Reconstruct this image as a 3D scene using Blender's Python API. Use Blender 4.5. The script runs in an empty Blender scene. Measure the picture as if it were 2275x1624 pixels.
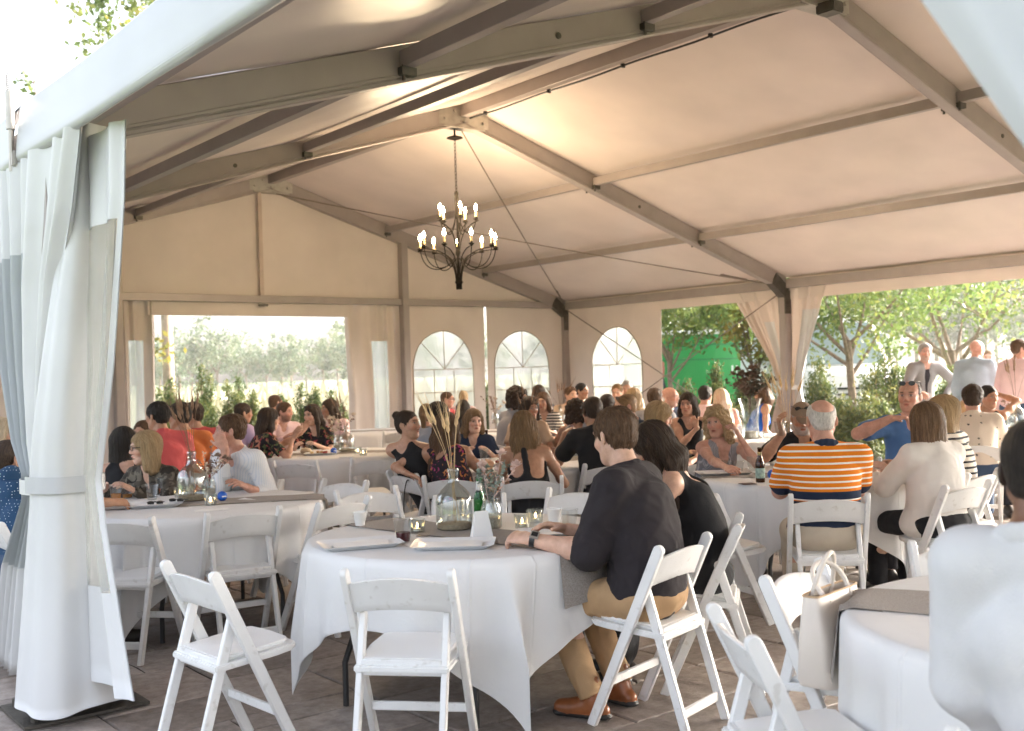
import bpy, bmesh, math, random
import numpy as np
from mathutils import Vector, Matrix
random.seed(7); RNG = np.random.default_rng(7)
scene = bpy.context.scene
COL = scene.collection

# ------------------------------------------------------------------ camera
CAM = np.array([-7.56, -5.337, 1.52])
YAW, PITCH, ROLL = 0.671, 0.007, -0.030
FOC = 2399.5                       # focal length in units of a 2274 x 1624 picture
_fw = np.array([math.sin(YAW)*math.cos(PITCH), math.cos(YAW)*math.cos(PITCH), math.sin(PITCH)])
_r0 = np.array([math.cos(YAW), -math.sin(YAW), 0.0]); _u0 = np.cross(_r0, _fw)
_R = math.cos(ROLL)*_r0 + math.sin(ROLL)*_u0
_U = -math.sin(ROLL)*_r0 + math.cos(ROLL)*_u0
cam_data = bpy.data.cameras.new('camera')
cam = bpy.data.objects.new('camera', cam_data); COL.objects.link(cam)
cam.matrix_world = Matrix([[_R[i], _U[i], -_fw[i], CAM[i]] for i in range(3)] + [[0, 0, 0, 1]])
cam_data.sensor_fit = 'HORIZONTAL'; cam_data.sensor_width = 36.0
cam_data.lens = 36.0*2701.13/2560
cam_data.clip_start = 0.05; cam_data.clip_end = 2000
cam_data.dof.use_dof = True; cam_data.dof.focus_distance = 5.6; cam_data.dof.aperture_fstop = 3.5
scene.camera = cam

# ------------------------------------------------------------------ sky, sun, exposure
SUN_EL, SUN_AZ = math.radians(20), math.radians(104)     # azimuth from +Y towards +X
world = bpy.data.worlds.new('World'); scene.world = world; world.use_nodes = True
nt = world.node_tree; nt.nodes.clear()
sky = nt.nodes.new('ShaderNodeTexSky'); sky.sky_type = 'NISHITA'; sky.sun_disc = False
sky.sun_elevation = SUN_EL; sky.sun_rotation = SUN_AZ
sky.air_density = 0.7; sky.dust_density = 7.0; sky.ozone_density = 0.5; sky.altitude = 200
bg = nt.nodes.new('ShaderNodeBackground'); bg.inputs['Strength'].default_value = 0.15
wo = nt.nodes.new('ShaderNodeOutputWorld')
hsv = nt.nodes.new('ShaderNodeHueSaturation'); hsv.inputs['Saturation'].default_value = 0.42      # thin white overcast
nt.links.new(sky.outputs[0], hsv.inputs['Color']); nt.links.new(hsv.outputs[0], bg.inputs['Color']); nt.links.new(bg.outputs[0], wo.inputs['Surface'])
sun_data = bpy.data.lights.new('sun', 'SUN'); sun_data.energy = 2.0; sun_data.angle = math.radians(10)
sun_data.color = (1.0, 0.86, 0.70)
sun = bpy.data.objects.new('sun', sun_data); COL.objects.link(sun)
_sd = Vector((math.sin(SUN_AZ)*math.cos(SUN_EL), math.cos(SUN_AZ)*math.cos(SUN_EL), math.sin(SUN_EL)))
sun.rotation_euler = _sd.to_track_quat('Z', 'Y').to_euler(); sun.location = (0, 0, 30)
vs = scene.view_settings
vs.view_transform = 'Standard'; vs.look = 'None'; vs.exposure = 2.95; vs.gamma = 1.0; vs.use_curve_mapping = False
scene.render.film_transparent = False
scene.cycles.use_denoising = True
scene.cycles.max_bounces = 10; scene.cycles.diffuse_bounces = 5; scene.cycles.glossy_bounces = 4
scene.cycles.transmission_bounces = 8; scene.cycles.transparent_max_bounces = 16
scene.cycles.sample_clamp_indirect = 6.0; scene.cycles.caustics_refractive = False; scene.cycles.caustics_reflective = False

# a photo pixel gives a direction; the plane, wall or depth it touches gives the distance
def ray(x, y): return _fw + _R*(x-1137.2)/FOC - _U*(y-812)/FOC
def at_z(x, y, z=0.0):
    d = ray(x, y); return CAM + d*((z-CAM[2])/d[2])
def at_x(x, y, X):
    d = ray(x, y); return CAM + d*((X-CAM[0])/d[0])
def at_y(x, y, Y):
    d = ray(x, y); return CAM + d*((Y-CAM[1])/d[1])
def at_depth(x, y, dep): return CAM + ray(x, y)*dep
_fh = np.array([math.sin(YAW), math.cos(YAW), 0.0])
def heading(deg):
    """horizontal unit vector: 0 points away from the camera, 90 to its right"""
    a = math.radians(deg); return _fh*math.cos(a) + _r0*math.sin(a)

# ------------------------------------------------------------------ helpers
def tag(o, label=None, cat=None, group=None, kind=None):
    if label: o['label'] = label
    if cat: o['category'] = cat
    if group: o['group'] = group
    if kind: o['kind'] = kind
    return o
def empty(name, loc=(0, 0, 0), rz=0.0, label=None, cat=None, group=None):
    o = bpy.data.objects.new(name, None); COL.objects.link(o)
    o.location = Vector([float(v) for v in loc]); o.rotation_euler = (0, 0, rz)
    o.empty_display_size = 0.1
    return tag(o, label, cat, group)
def link(name, me, parent=None, loc=None, rz=None):
    o = bpy.data.objects.new(name, me); COL.objects.link(o)
    if parent is not None: o.parent = parent
    if loc is not None: o.location = Vector([float(v) for v in loc])
    if rz is not None: o.rotation_euler = (0, 0, rz)
    return o
def mesh_np(name, V, Q, mat=None, smooth=True):
    V = np.ascontiguousarray(V, dtype=np.float32); Q = np.ascontiguousarray(Q, dtype=np.int32)
    me = bpy.data.meshes.new(name); n = Q.shape[1]
    me.vertices.add(len(V)); me.vertices.foreach_set('co', V.ravel())
    me.loops.add(Q.size); me.loops.foreach_set('vertex_index', Q.ravel())
    me.polygons.add(len(Q)); me.polygons.foreach_set('loop_start', np.arange(0, Q.size, n, dtype=np.int32))
    me.polygons.foreach_set('use_smooth', np.full(len(Q), smooth))
    me.update(); 
    for m in (mat if isinstance(mat, (list, tuple)) else [mat]):
        if m: me.materials.append(m)
    return me
class MB:
    """collects boxes, tubes, lathes and sheets and turns them into one mesh"""
    def __init__(s): s.v = []; s.f = []
    def add(s, vs, fs):
        b = len(s.v); s.v.extend([tuple(map(float, p)) for p in vs]); s.f.extend([tuple(i+b for i in f) for f in fs]); return s
    def box(s, lo, hi):
        x0, y0, z0 = lo; x1, y1, z1 = hi
        return s.add([(x0,y0,z0),(x1,y0,z0),(x1,y1,z0),(x0,y1,z0),(x0,y0,z1),(x1,y0,z1),(x1,y1,z1),(x0,y1,z1)],
                     [(0,3,2,1),(4,5,6,7),(0,1,5,4),(1,2,6,5),(2,3,7,6),(3,0,4,7)])
    def bar(s, a, b, w, h, up=(0, 0, 1)):
        """square bar from a to b, w wide, h along up"""
        a = np.array(a, float); b = np.array(b, float); d = b-a; d /= np.linalg.norm(d)
        u = np.array(up, float); u = u-d*(u@d); u /= np.linalg.norm(u); r = np.cross(d, u)
        P = [e+r*(sx*w/2)+u*(sz*h/2) for e in (a, b) for sx, sz in ((-1,-1),(1,-1),(1,1),(-1,1))]
        return s.add(P, [(0,1,2,3),(4,7,6,5),(0,4,5,1),(1,5,6,2),(2,6,7,3),(3,7,4,0)])
    def tube(s, pts, rad, n=8, cap=True):
        pts = [np.array(p, float) for p in pts]; m = len(pts)
        rad = [rad]*m if np.isscalar(rad) else list(rad)
        d0 = pts[1]-pts[0]; d0 /= np.linalg.norm(d0)
        ref = np.array([0, 0, 1.0]) if abs(d0[2]) < .9 else np.array([1.0, 0, 0])
        u = ref-d0*(ref@d0); u /= np.linalg.norm(u); V = []
        for i in range(m):
            d = pts[min(i+1, m-1)]-pts[max(i-1, 0)]; d /= max(np.linalg.norm(d), 1e-9)
            u = u-d*(u@d); u /= max(np.linalg.norm(u), 1e-9); w = np.cross(d, u)
            for k in range(n):
                a = 2*math.pi*k/n; V.append(pts[i]+(u*math.cos(a)+w*math.sin(a))*rad[i])
        F = [(i*n+k, i*n+(k+1) % n, (i+1)*n+(k+1) % n, (i+1)*n+k) for i in range(m-1) for k in range(n)]
        if cap: F += [tuple(range(n))[::-1], tuple((m-1)*n+k for k in range(n))]
        return s.add(V, F)
    def lathe(s, prof, c=(0, 0, 0), n=24, close=False):
        V = [(c[0]+r*math.cos(2*math.pi*k/n), c[1]+r*math.sin(2*math.pi*k/n), c[2]+z) for r, z in prof for k in range(n)]
        m = len(prof)
        F = [(i*n+k, i*n+(k+1) % n, (i+1)*n+(k+1) % n, (i+1)*n+k) for i in range(m-1) for k in range(n)]
        if close: F += [((m-1)*n+k, (m-1)*n+(k+1) % n, (k+1) % n, k) for k in range(n)]
        return s.add(V, F)
    def sheet(s, P):
        """grid of points P[i][j]"""
        ni, nj = len(P), len(P[0])
        return s.add([p for r in P for p in r], [(i*nj+j, (i+1)*nj+j, (i+1)*nj+j+1, i*nj+j+1) for i in range(ni-1) for j in range(nj-1)])
    def mesh(s, name, mat=None, smooth=False, bevel=0.0, seg=2, angle=40):
        me = bpy.data.meshes.new(name); me.from_pydata(s.v, [], s.f); me.update()
        if bevel:
            bm = bmesh.new(); bm.from_mesh(me); bmesh.ops.remove_doubles(bm, verts=bm.verts, dist=1e-5)
            ed = [e for e in bm.edges if len(e.link_faces) == 2 and e.calc_face_angle(0) > math.radians(30)]
            bmesh.ops.bevel(bm, geom=ed, offset=bevel, segments=seg, affect='EDGES', clamp_overlap=True)
            bm.to_mesh(me); bm.free()
        if mat: me.materials.append(mat)
        if smooth or bevel:
            me.polygons.foreach_set('use_smooth', [True]*len(me.polygons))
            try: me.set_sharp_from_angle(angle=math.radians(angle))
            except Exception: pass
        return me
    def obj(s, name, mat=None, parent=None, loc=None, rz=None, smooth=False, bevel=0.0, seg=2, angle=40):
        return link(name, s.mesh(name, mat, smooth, bevel, seg, angle), parent, loc, rz)

# ------------------------------------------------------------------ materials
MATS = {}
def material(name):
    m = bpy.data.materials.new(name); m.use_nodes = True
    return m, m.node_tree.nodes, m.node_tree.links, m.node_tree.nodes['Principled BSDF']
def ramp(N, stops):
    r = N.new('ShaderNodeValToRGB'); e = r.color_ramp.elements
    while len(e) < len(stops): e.new(0.5)
    for el, (p, c) in zip(e, stops):
        el.position = p; el.color = (*c, 1) if len(c) == 3 else c
    return r
def simple(name, col, rough=0.6, var=0.12, scale=6.0, bump=0.0, bscale=60.0, metal=0.0, spec=0.5, coord='Object', sheen=0.0, trans=0.0):
    """one colour with slight uneven wear and fine relief"""
    if name in MATS: return MATS[name]
    m, N, L, P = material(name)
    tc = N.new('ShaderNodeTexCoord'); nz = N.new('ShaderNodeTexNoise')
    nz.inputs['Scale'].default_value = scale; nz.inputs['Detail'].default_value = 5; L.new(tc.outputs[coord], nz.inputs['Vector'])
    c = np.array(col)
    rp = ramp(N, [(0.3, tuple(np.clip(c*(1-var), 0, 1))), (0.7, tuple(np.clip(c*(1+var), 0, 1)))])
    L.new(nz.outputs['Fac'], rp.inputs[0]); L.new(rp.outputs[0], P.inputs['Base Color'])
    P.inputs['Roughness'].default_value = rough; P.inputs['Metallic'].default_value = metal
    P.inputs['Specular IOR Level'].default_value = spec
    if sheen: P.inputs['Sheen Weight'].default_value = sheen
    if bump:
        n2 = N.new('ShaderNodeTexNoise'); n2.inputs['Scale'].default_value = bscale; n2.inputs['Detail'].default_value = 4
        L.new(tc.outputs[coord], n2.inputs['Vector']); b = N.new('ShaderNodeBump'); b.inputs['Strength'].default_value = bump
        b.inputs['Distance'].default_value = 0.01; L.new(n2.outputs['Fac'], b.inputs['Height']); L.new(b.outputs[0], P.inputs['Normal'])
    if trans:
        ad = N.new('ShaderNodeMixShader'); tl = N.new('ShaderNodeBsdfTranslucent'); L.new(rp.outputs[0], tl.inputs['Color'])
        ad.inputs[0].default_value = trans; out = N['Material Output']
        L.new(P.outputs[0], ad.inputs[1]); L.new(tl.outputs[0], ad.inputs[2]); L.new(ad.outputs[0], out.inputs['Surface'])
    MATS[name] = m; return m
def glass(name, col=(1, 1, 1), rough=0.0, ior=1.45):
    if name in MATS: return MATS[name]
    m, N, L, P = material(name)
    P.inputs['Base Color'].default_value = (*col, 1); P.inputs['Roughness'].default_value = rough
    P.inputs['Transmission Weight'].default_value = 1.0; P.inputs['IOR'].default_value = ior
    MATS[name] = m; return m
def emit(name, col, strength):
    m, N, L, P = material(name)
    P.inputs['Base Color'].default_value = (*col, 1); P.inputs['Emission Color'].default_value = (*col, 1)
    P.inputs['Emission Strength'].default_value = strength
    MATS[name] = m; return m

# ------------------------------------------------------------------ people: bodies grown as smooth implicit surfaces
BIG = 0.08
def _n(v): v = np.asarray(v, float); return v/max(np.linalg.norm(v), 1e-9)
def cone(a, b, ra, rb, k=0.02, flat=None):            # flat = (direction, factor)
    return ('c', np.asarray(a, float), np.asarray(b, float), ra, rb, k, flat)
def ell(c, rad, M=None, k=0.02):                        # M rows = axes
    return ('e', np.asarray(c, float), np.asarray(rad, float), np.eye(3) if M is None else np.asarray(M), k)
def cut_plane(n, p): return ('p', _n(n), np.asarray(p, float))   # keeps the side the normal points away from
def sub(pr): return ('s', pr)
def _dist(pr, X, Y, Z):
    if pr[0] == 'c':
        _, a, b, ra, rb, k, flat = pr
        x, y, z = X-a[0], Y-a[1], Z-a[2]; ba = b-a; sc = 1.0
        if flat is not None:
            n, s = _n(flat[0]), flat[1]; q = (x*n[0]+y*n[1]+z*n[2])*(1/s-1)
            x = x+q*n[0]; y = y+q*n[1]; z = z+q*n[2]; sc = min(1.0, s)
        t = np.clip((x*ba[0]+y*ba[1]+z*ba[2])/max(ba@ba, 1e-9), 0, 1)
        dx, dy, dz = x-ba[0]*t, y-ba[1]*t, z-ba[2]*t
        return (np.sqrt(dx*dx+dy*dy+dz*dz)-(ra+(rb-ra)*t))*sc
    _, c, r, M, k = pr
    x, y, z = X-c[0], Y-c[1], Z-c[2]
    u = [(M[i][0]*x+M[i][1]*y+M[i][2]*z)/r[i] for i in range(3)]
    k0 = np.sqrt(u[0]**2+u[1]**2+u[2]**2); k1 = np.sqrt(sum((u[i]/r[i])**2 for i in range(3)))
    return k0*(k0-1)/np.maximum(k1, 1e-6)
def _bounds(pr, mg):
    if pr[0] == 'c':
        _, a, b, ra, rb = pr[:5]; m = max(ra, rb)+mg; return np.minimum(a, b)-m, np.maximum(a, b)+m
    m = max(pr[2])+mg; return pr[1]-m, pr[1]+m
def field(prims, ax):
    F = np.full((len(ax[0]), len(ax[1]), len(ax[2])), BIG, np.float32)
    for pr in prims:
        if pr[0] == 'p':
            n, p = pr[1], pr[2]
            d = ((ax[0]-p[0])*n[0])[:, None, None]+((ax[1]-p[1])*n[1])[None, :, None]+((ax[2]-p[2])*n[2])[None, None, :]
            np.maximum(F, d.astype(np.float32), out=F); continue
        neg = pr[0] == 's'
        if neg: pr = pr[1]
        k = pr[-1] if pr[0] == 'e' else pr[5]
        lo, hi = _bounds(pr, max(k, 0.02)+0.01)
        sl = tuple(slice(np.searchsorted(ax[i], lo[i]), np.searchsorted(ax[i], hi[i])) for i in range(3))
        if any(s.stop <= s.start for s in sl): continue
        X = ax[0][sl[0]][:, None, None]; Y = ax[1][sl[1]][None, :, None]; Z = ax[2][sl[2]][None, None, :]
        d = _dist(pr, X, Y, Z).astype(np.float32); f = F[sl]
        if neg:
            d = -d; h = np.maximum(k-np.abs(f-d), 0)/max(k, 1e-6); F[sl] = np.maximum(f, d)+h*h*k*0.25
        else:
            h = np.maximum(k-np.abs(f-d), 0)/max(k, 1e-6); F[sl] = np.minimum(f, d)-h*h*k*0.25
    return F
_CO = [(0,0,0),(1,0,0),(0,1,0),(1,1,0),(0,0,1),(1,0,1),(0,1,1),(1,1,1)]
_ED = [(0,1),(2,3),(4,5),(6,7),(0,2),(1,3),(4,6),(5,7),(0,4),(1,5),(2,6),(3,7)]
def surface_nets(F, ax, h, extra=None, keep=None):
    """mesh of F=0; extra: list of fields, returned averaged per vertex; keep(P) masks cells"""
    S = F < 0; nx, ny, nz = F.shape
    cnt = sum(S[a:nx-1+a, b:ny-1+b, c:nz-1+c].astype(np.int8) for a, b, c in _CO)
    act = (cnt > 0) & (cnt < 8)
    I, J, K = np.nonzero(act)
    if keep is not None:
        m = keep(ax[0][I]+h/2, ax[1][J]+h/2, ax[2][K]+h/2); act[I[~m], J[~m], K[~m]] = False; I, J, K = I[m], J[m], K[m]
    if len(I) == 0: return np.zeros((0, 3)), np.zeros((0, 4), int), None
    idx = np.full(act.shape, -1, np.int32); idx[act] = np.arange(len(I))
    vals = [F[I+a, J+b, K+c] for a, b, c in _CO]
    acc = np.zeros((len(I), 3)); w = np.zeros(len(I))
    for a, b in _ED:
        fa, fb = vals[a], vals[b]; m = (fa < 0) != (fb < 0)
        t = fa[m]/(fa[m]-fb[m]); ca, cb = np.array(_CO[a], float), np.array(_CO[b], float)
        acc[m] += ca+t[:, None]*(cb-ca); w[m] += 1
    V = np.stack([ax[0][I], ax[1][J], ax[2][K]], 1)+h*acc/w[:, None]
    Q = []
    for axis in range(3):
        a = [slice(None)]*3; b = [slice(None)]*3; a[axis] = slice(0, -1); b[axis] = slice(1, None)
        A = S[tuple(a)]; B = S[tuple(b)]; E = np.nonzero(A != B); flip = B[E]
        o1, o2 = (axis+1) % 3, (axis+2) % 3
        e = [np.asarray(q) for q in E]
        ok = (e[o1] >= 1) & (e[o2] >= 1) & (e[o1] < F.shape[o1]-1) & (e[o2] < F.shape[o2]-1)
        e = [q[ok] for q in e]; flip = flip[ok]; ids = []
        for d1, d2 in ((1, 1), (0, 1), (0, 0), (1, 0)):
            q = list(e); q[o1] = e[o1]-d1; q[o2] = e[o2]-d2; ids.append(idx[q[0], q[1], q[2]])
        q = np.stack(ids, 1); q[flip] = q[flip][:, ::-1]
        Q.append(q[(q >= 0).all(1)])
    Q = np.concatenate(Q)
    ex = None
    if extra is not None:
        ex = np.stack([sum(G[I+a, J+b, K+c] for a, b, c in _CO)/8 for G in extra], 1)
    return V, Q, ex
def axes(lo, hi, h): return [np.arange(lo[i]-2*h, hi[i]+3*h, h) for i in range(3)]
def wob(P, f, seed, n=6):
    """smooth pseudo-noise -1..1"""
    r = np.random.default_rng(seed); out = np.zeros(len(P))
    for i in range(n):
        d = r.normal(size=3); d /= np.linalg.norm(d); ff = f*(0.6+0.9*r.random())
        out += np.sin(P@d*ff+r.random()*6.28+1.5*np.sin(P@np.roll(d, 1)*ff*.6))
    return out/n*1.6
def vnormals(V, Q):
    n = np.cross(V[Q[:, 2]]-V[Q[:, 0]], V[Q[:, 3]]-V[Q[:, 1]]); N = np.zeros_like(V)
    for i in range(4): np.add.at(N, Q[:, i], n)
    return N/np.maximum(np.linalg.norm(N, axis=1, keepdims=True), 1e-12)
def relax_edges(V, Q, lab, it=4):
    E = np.concatenate([np.stack([Q[:, i], Q[:, (i+1) % 4]], 1) for i in range(4)]); fl = np.tile(np.arange(len(Q)), 4)
    E.sort(axis=1); key = E[:, 0].astype(np.int64)*len(V)+E[:, 1]; o = np.argsort(key, kind='stable'); key = key[o]; f = fl[o]
    same = key[1:] == key[:-1]; i = np.nonzero(same)[0]; b = lab[f[i]] != lab[f[i+1]]; k = key[i[b]]
    A, B = (k//len(V)).astype(int), (k % len(V)).astype(int)
    if len(A) == 0: return V
    for _ in range(it):
        s = np.zeros_like(V); c = np.zeros(len(V))
        np.add.at(s, A, V[B]); np.add.at(s, B, V[A]); np.add.at(c, A, 1); np.add.at(c, B, 1)
        m = c >= 2; V = V.copy(); V[m] = V[m]*.4+.6*s[m]/c[m][:, None]
    return V

def make_skin_material():
    m, N, L, P = material('skin')
    at = N.new('ShaderNodeAttribute'); at.attribute_name = 'Col'
    tc = N.new('ShaderNodeTexCoord'); nz = N.new('ShaderNodeTexNoise'); nz.inputs['Scale'].default_value = 35; nz.inputs['Detail'].default_value = 4
    L.new(tc.outputs['Object'], nz.inputs['Vector'])
    mx = N.new('ShaderNodeMix'); mx.data_type = 'RGBA'; mx.blend_type = 'MULTIPLY'; mx.inputs[0].default_value = 1
    rp = ramp(N, [(.3, (.86, .80, .78)), (.7, (1.08, 1.05, 1.04))]); L.new(nz.outputs['Fac'], rp.inputs[0])
    L.new(at.outputs['Color'], mx.inputs[6]); L.new(rp.outputs[0], mx.inputs[7]); L.new(mx.outputs[2], P.inputs['Base Color'])
    P.inputs['Roughness'].default_value = .48; P.inputs['Specular IOR Level'].default_value = .4
    P.inputs['Subsurface Weight'].default_value = .12; P.inputs['Subsurface Radius'].default_value = (.9, .35, .2); P.inputs['Subsurface Scale'].default_value = .012
    b = N.new('ShaderNodeBump'); b.inputs['Strength'].default_value = .12; b.inputs['Distance'].default_value = .004
    n2 = N.new('ShaderNodeTexNoise'); n2.inputs['Scale'].default_value = 160; L.new(tc.outputs['Object'], n2.inputs['Vector'])
    L.new(n2.outputs['Fac'], b.inputs['Height']); L.new(b.outputs[0], P.inputs['Normal'])
    return m
SKIN = make_skin_material()
def hair_material(name, c0, c1):
    key = 'hair_'+name
    if key in MATS: return MATS[key]
    m, N, L, P = material(key)
    at = N.new('ShaderNodeAttribute'); at.attribute_name = 'strand'
    nz = N.new('ShaderNodeTexNoise'); nz.inputs['Scale'].default_value = 1.0; nz.inputs['Detail'].default_value = 6; nz.inputs['Roughness'].default_value = .65
    L.new(at.outputs['Vector'], nz.inputs['Vector'])
    rp = ramp(N, [(.28, tuple(np.array(c0)*.7)), (.5, tuple(np.array(c0)*.6+np.array(c1)*.4)), (.75, c1)]); L.new(nz.outputs['Fac'], rp.inputs[0])
    L.new(rp.outputs[0], P.inputs['Base Color']); P.inputs['Roughness'].default_value = .5; P.inputs['Specular IOR Level'].default_value = .22
    b = N.new('ShaderNodeBump'); b.inputs['Strength'].default_value = 1.0; b.inputs['Distance'].default_value = .012
    L.new(nz.outputs['Fac'], b.inputs['Height']); L.new(b.outputs[0], P.inputs['Normal'])
    MATS[key] = m; return m
HAIR = {'black': ((.012,.010,.009),(.05,.038,.03)), 'dark': ((.022,.014,.010),(.085,.052,.034)), 'brown': ((.06,.033,.019),(.17,.095,.052)),
        'light': ((.13,.075,.038),(.36,.22,.11)), 'blonde': ((.30,.19,.09),(.62,.45,.26)), 'pale': ((.45,.34,.22),(.78,.66,.48)),
        'grey': ((.22,.20,.18),(.50,.47,.44)), 'white': ((.48,.45,.42),(.78,.74,.70)), 'red': ((.12,.045,.02),(.28,.11,.05)),
        'two': ((.05,.028,.018),(.34,.21,.12))}
SKINC = {'fair': (.62,.40,.30), 'mid': (.52,.31,.215), 'tan': (.42,.235,.15), 'rosy': (.58,.33,.25), 'brown': (.20,.105,.066), 'deep': (.11,.06,.04)}

def rotz(v, deg):
    a = math.radians(deg); return np.array([v[0]*math.cos(a)-v[1]*math.sin(a), v[0]*math.sin(a)+v[1]*math.cos(a), v[2]])
def two_bone(S, T, l1, l2, pole):
    d = T-S; D = np.linalg.norm(d); D2 = min(D, (l1+l2)*.995); d = d/D; T = S+d*D2
    a = (l1*l1-l2*l2+D2*D2)/(2*D2); hgt = math.sqrt(max(l1*l1-a*a, 1e-6))
    p = np.asarray(pole, float); p = p-d*(p@d); p = _n(p)
    return S+d*a+p*hgt, T
def hand_prims(W, D, N, side, curl=.5, sc=1.0, thumb=1.0, point=False):
    D = _n(D); N = np.asarray(N, float); N = _n(N-D*(N@D)); X = side*np.cross(D, N); out = []
    out.append(cone(W-D*.02, W+D*.035*sc, .025*sc, .030*sc, .015, (N, .66)))
    out.append(cone(W+D*.03*sc-X*.012*sc, W+D*.078*sc-X*.014*sc, .025*sc, .026*sc, .012, (N, .52)))
    out.append(cone(W+D*.03*sc+X*.012*sc, W+D*.08*sc+X*.016*sc, .026*sc, .026*sc, .012, (N, .52)))
    for i, (off, ln) in enumerate(((.031, .074), (.0105, .083), (-.0105, .077), (-.030, .060))):
        c = curl*(1+.12*i) if not (point and i == 0) else .1
        p = W+D*(.084-.004*abs(i-1.2))*sc+X*off*sc; d = _n(D+X*off*1.6); seg = [ln*.45, ln*.30, ln*.25]; r = [.0098, .0090, .0084, .0072]
        for j in range(3):
            a = c*(.55, .95, .7)[j]; d2 = _n(d*math.cos(a)+N*math.sin(a)); Nn = _n(N-d2*(N@d2)) if j else N
            q = p+d2*seg[j]*sc; out.append(cone(p, q, r[j]*sc, r[j+1]*sc, .005)); p, d = q, d2
    p = W+D*.022*sc+X*.022*sc; d = _n(D*.75+X*.75*thumb+N*.35); q = p+d*.044*sc; out.append(cone(p, q, .0145*sc, .0115*sc, .010))
    d = _n(d+D*.45+N*.25); out.append(cone(q, q+d*.034*sc, .0112*sc, .0088*sc, .005))
    return out

def head_prims(HC, M, s, sex, ears=True):
    r, f, u = M
    def P(x, y, z): return HC+(r*x+f*y+u*z)*s
    w = 1.0 if sex == 'm' else .94
    o = [ell(P(0, -.014, .036), np.array([.076*w, .096, .080])*s, M, .01),
         ell(P(0, .028, -.018), np.array([.060*w, .064, .084])*s, M, .03),
         ell(P(0, .040, -.074), np.array([.045*w, .042, .034])*s, M, .03),
         ell(P(0, .066, -.096), np.array([.022, .020, .016])*s, M, .022)]
    for sx in (-1, 1):
        o += [cone(P(sx*.054*w, -.004, -.040), P(sx*.026*w, .055, -.088), .016*s, .014*s, .03),
              ell(P(sx*.038*w, .062, -.020), np.array([.024, .022, .022])*s, M, .02),
              cone(P(sx*.012, .090, .034), P(sx*.048*w, .070, .034), .009*s, .008*s, .016)]
    o += [cone(P(0, .092, .018), P(0, .107, -.014), .0075*s, .0105*s, .012), ell(P(0, .104, -.021), np.array([.0115, .011, .009])*s, M, .008)]
    for sx in (-1, 1): o.append(ell(P(sx*.012, .098, -.026), np.array([.009, .010, .008])*s, M, .008))
    for sx in (-1, 1): o.append(sub(ell(P(sx*.031*w, .100, .012), np.array([.019, .016, .013])*s, M, .010)))
    for sx in (-1, 1): o.append(ell(P(sx*.031*w, .0745, .011), np.array([.0135, .0135, .0135])*s, M, .003))
    o += [cone(P(-.018, .088, -.0495), P(0, .0955, -.0485), .0065*s, .0075*s, .006), cone(P(.018, .088, -.0495), P(0, .0955, -.0485), .0065*s, .0075*s, .006),
          cone(P(-.015, .088, -.061), P(.015, .088, -.061), .0070*s, .0070*s, .006)]
    if ears:
        for sx in (-1, 1):
            o += [ell(P(sx*.078*w, -.014, -.002), np.array([.008, .018, .031])*s, np.array([_n(r+f*.35*sx), _n(f-r*.35*sx), u]), .008),
                  sub(ell(P(sx*.087*w, -.008, .002), np.array([.006, .009, .016])*s, M, .006))]
    return o

def skin_colors(V, HC, M, s, base, cfg, hairc):
    r, f, u = M; d = V-HC; x, y, z = d@r/s, d@f/s, d@u/s
    c = np.tile(np.array(base, float), (len(V), 1)); head = (np.abs(x) < .12) & (np.abs(y) < .14) & (z > -.125) & (z < .14)
    sx = np.abs(x); w = 1.0 if cfg.get('sex', 'm') == 'm' else .94
    def blend(mask, col, a): 
        m = (mask*a)[:, None]; c[:] = c*(1-m)+np.array(col)*m
    g = lambda cx, cy, rx, ry: np.clip(1.6-1.6*(((sx-cx)/rx)**2+((z-cy)/ry)**2), 0, 1)*(head & (y > .035))
    blend(g(.040, -.026, .026, .022), np.array(base)*np.array([1.08, .78, .72]), .55)
    blend(g(0, -.022, .016, .014), np.array(base)*np.array([1.05, .80, .76]), .5)
    if cfg.get('stubble', 0):
        m = head & (y > -.01) & (z < -.028) & ~((sx < .02) & (np.abs(z+.055) < .010)); m = m*np.clip((-.028-z)/.02, 0, 1)
        blend(m.astype(float), hairc, cfg['stubble'])
    lipc = cfg.get('lip', (.42, .13, .11) if cfg.get('sex') == 'f' else tuple(np.array(base)*np.array([.82, .55, .52])))
    blend(g(0, -.055, .023, .012)*(y > .07), lipc, .85)
    blend(g(0, -.0552, .019, .0026)*(y > .07), (.08, .02, .02), .8)
    if cfg.get('mouth_open'): blend(g(0, -.058, .016, .011)*(y > .06), (.05, .012, .012), .95); blend(g(0, -.052, .012, .0035)*(y > .06), (.75, .72, .68), .9)
    blend(g(.031*w, .010, .024, .016), np.array(base)*np.array([.70, .58, .55]), .45)
    blend(g(.031*w, .011, .0155, .0075), (.50, .46, .43), .9)
    blend(g(.031*w, .011, .0068, .0072), cfg.get('iris', (.035, .024, .018)), 1)
    blend(g(.031*w, .0185, .017, .0036), (.03, .02, .018), .85 if cfg.get('sex') == 'f' else .55)
    blend(g(.033*w, .0335, .021, .0058), np.array(hairc)*.8, .8)
    if cfg.get('scalp'):                     # cropped hair drawn on the scalp
        back = np.clip((.030-y+np.clip(z-.03, 0, 1)*.55)/.02, 0, 1)*(z > -.045-.5*np.clip(-y-.03, 0, .1))*head*np.clip((z+.055)/.02, 0, 1)
        top = np.clip(1-(((x)/.052)**2+((y-.01)/.075)**2), 0, 1)*(z > .07) if cfg['scalp'] == 'bald' else 0
        blend(np.clip(back-np.clip(top*3, 0, 1), 0, 1), hairc, .85)
    return c

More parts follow.
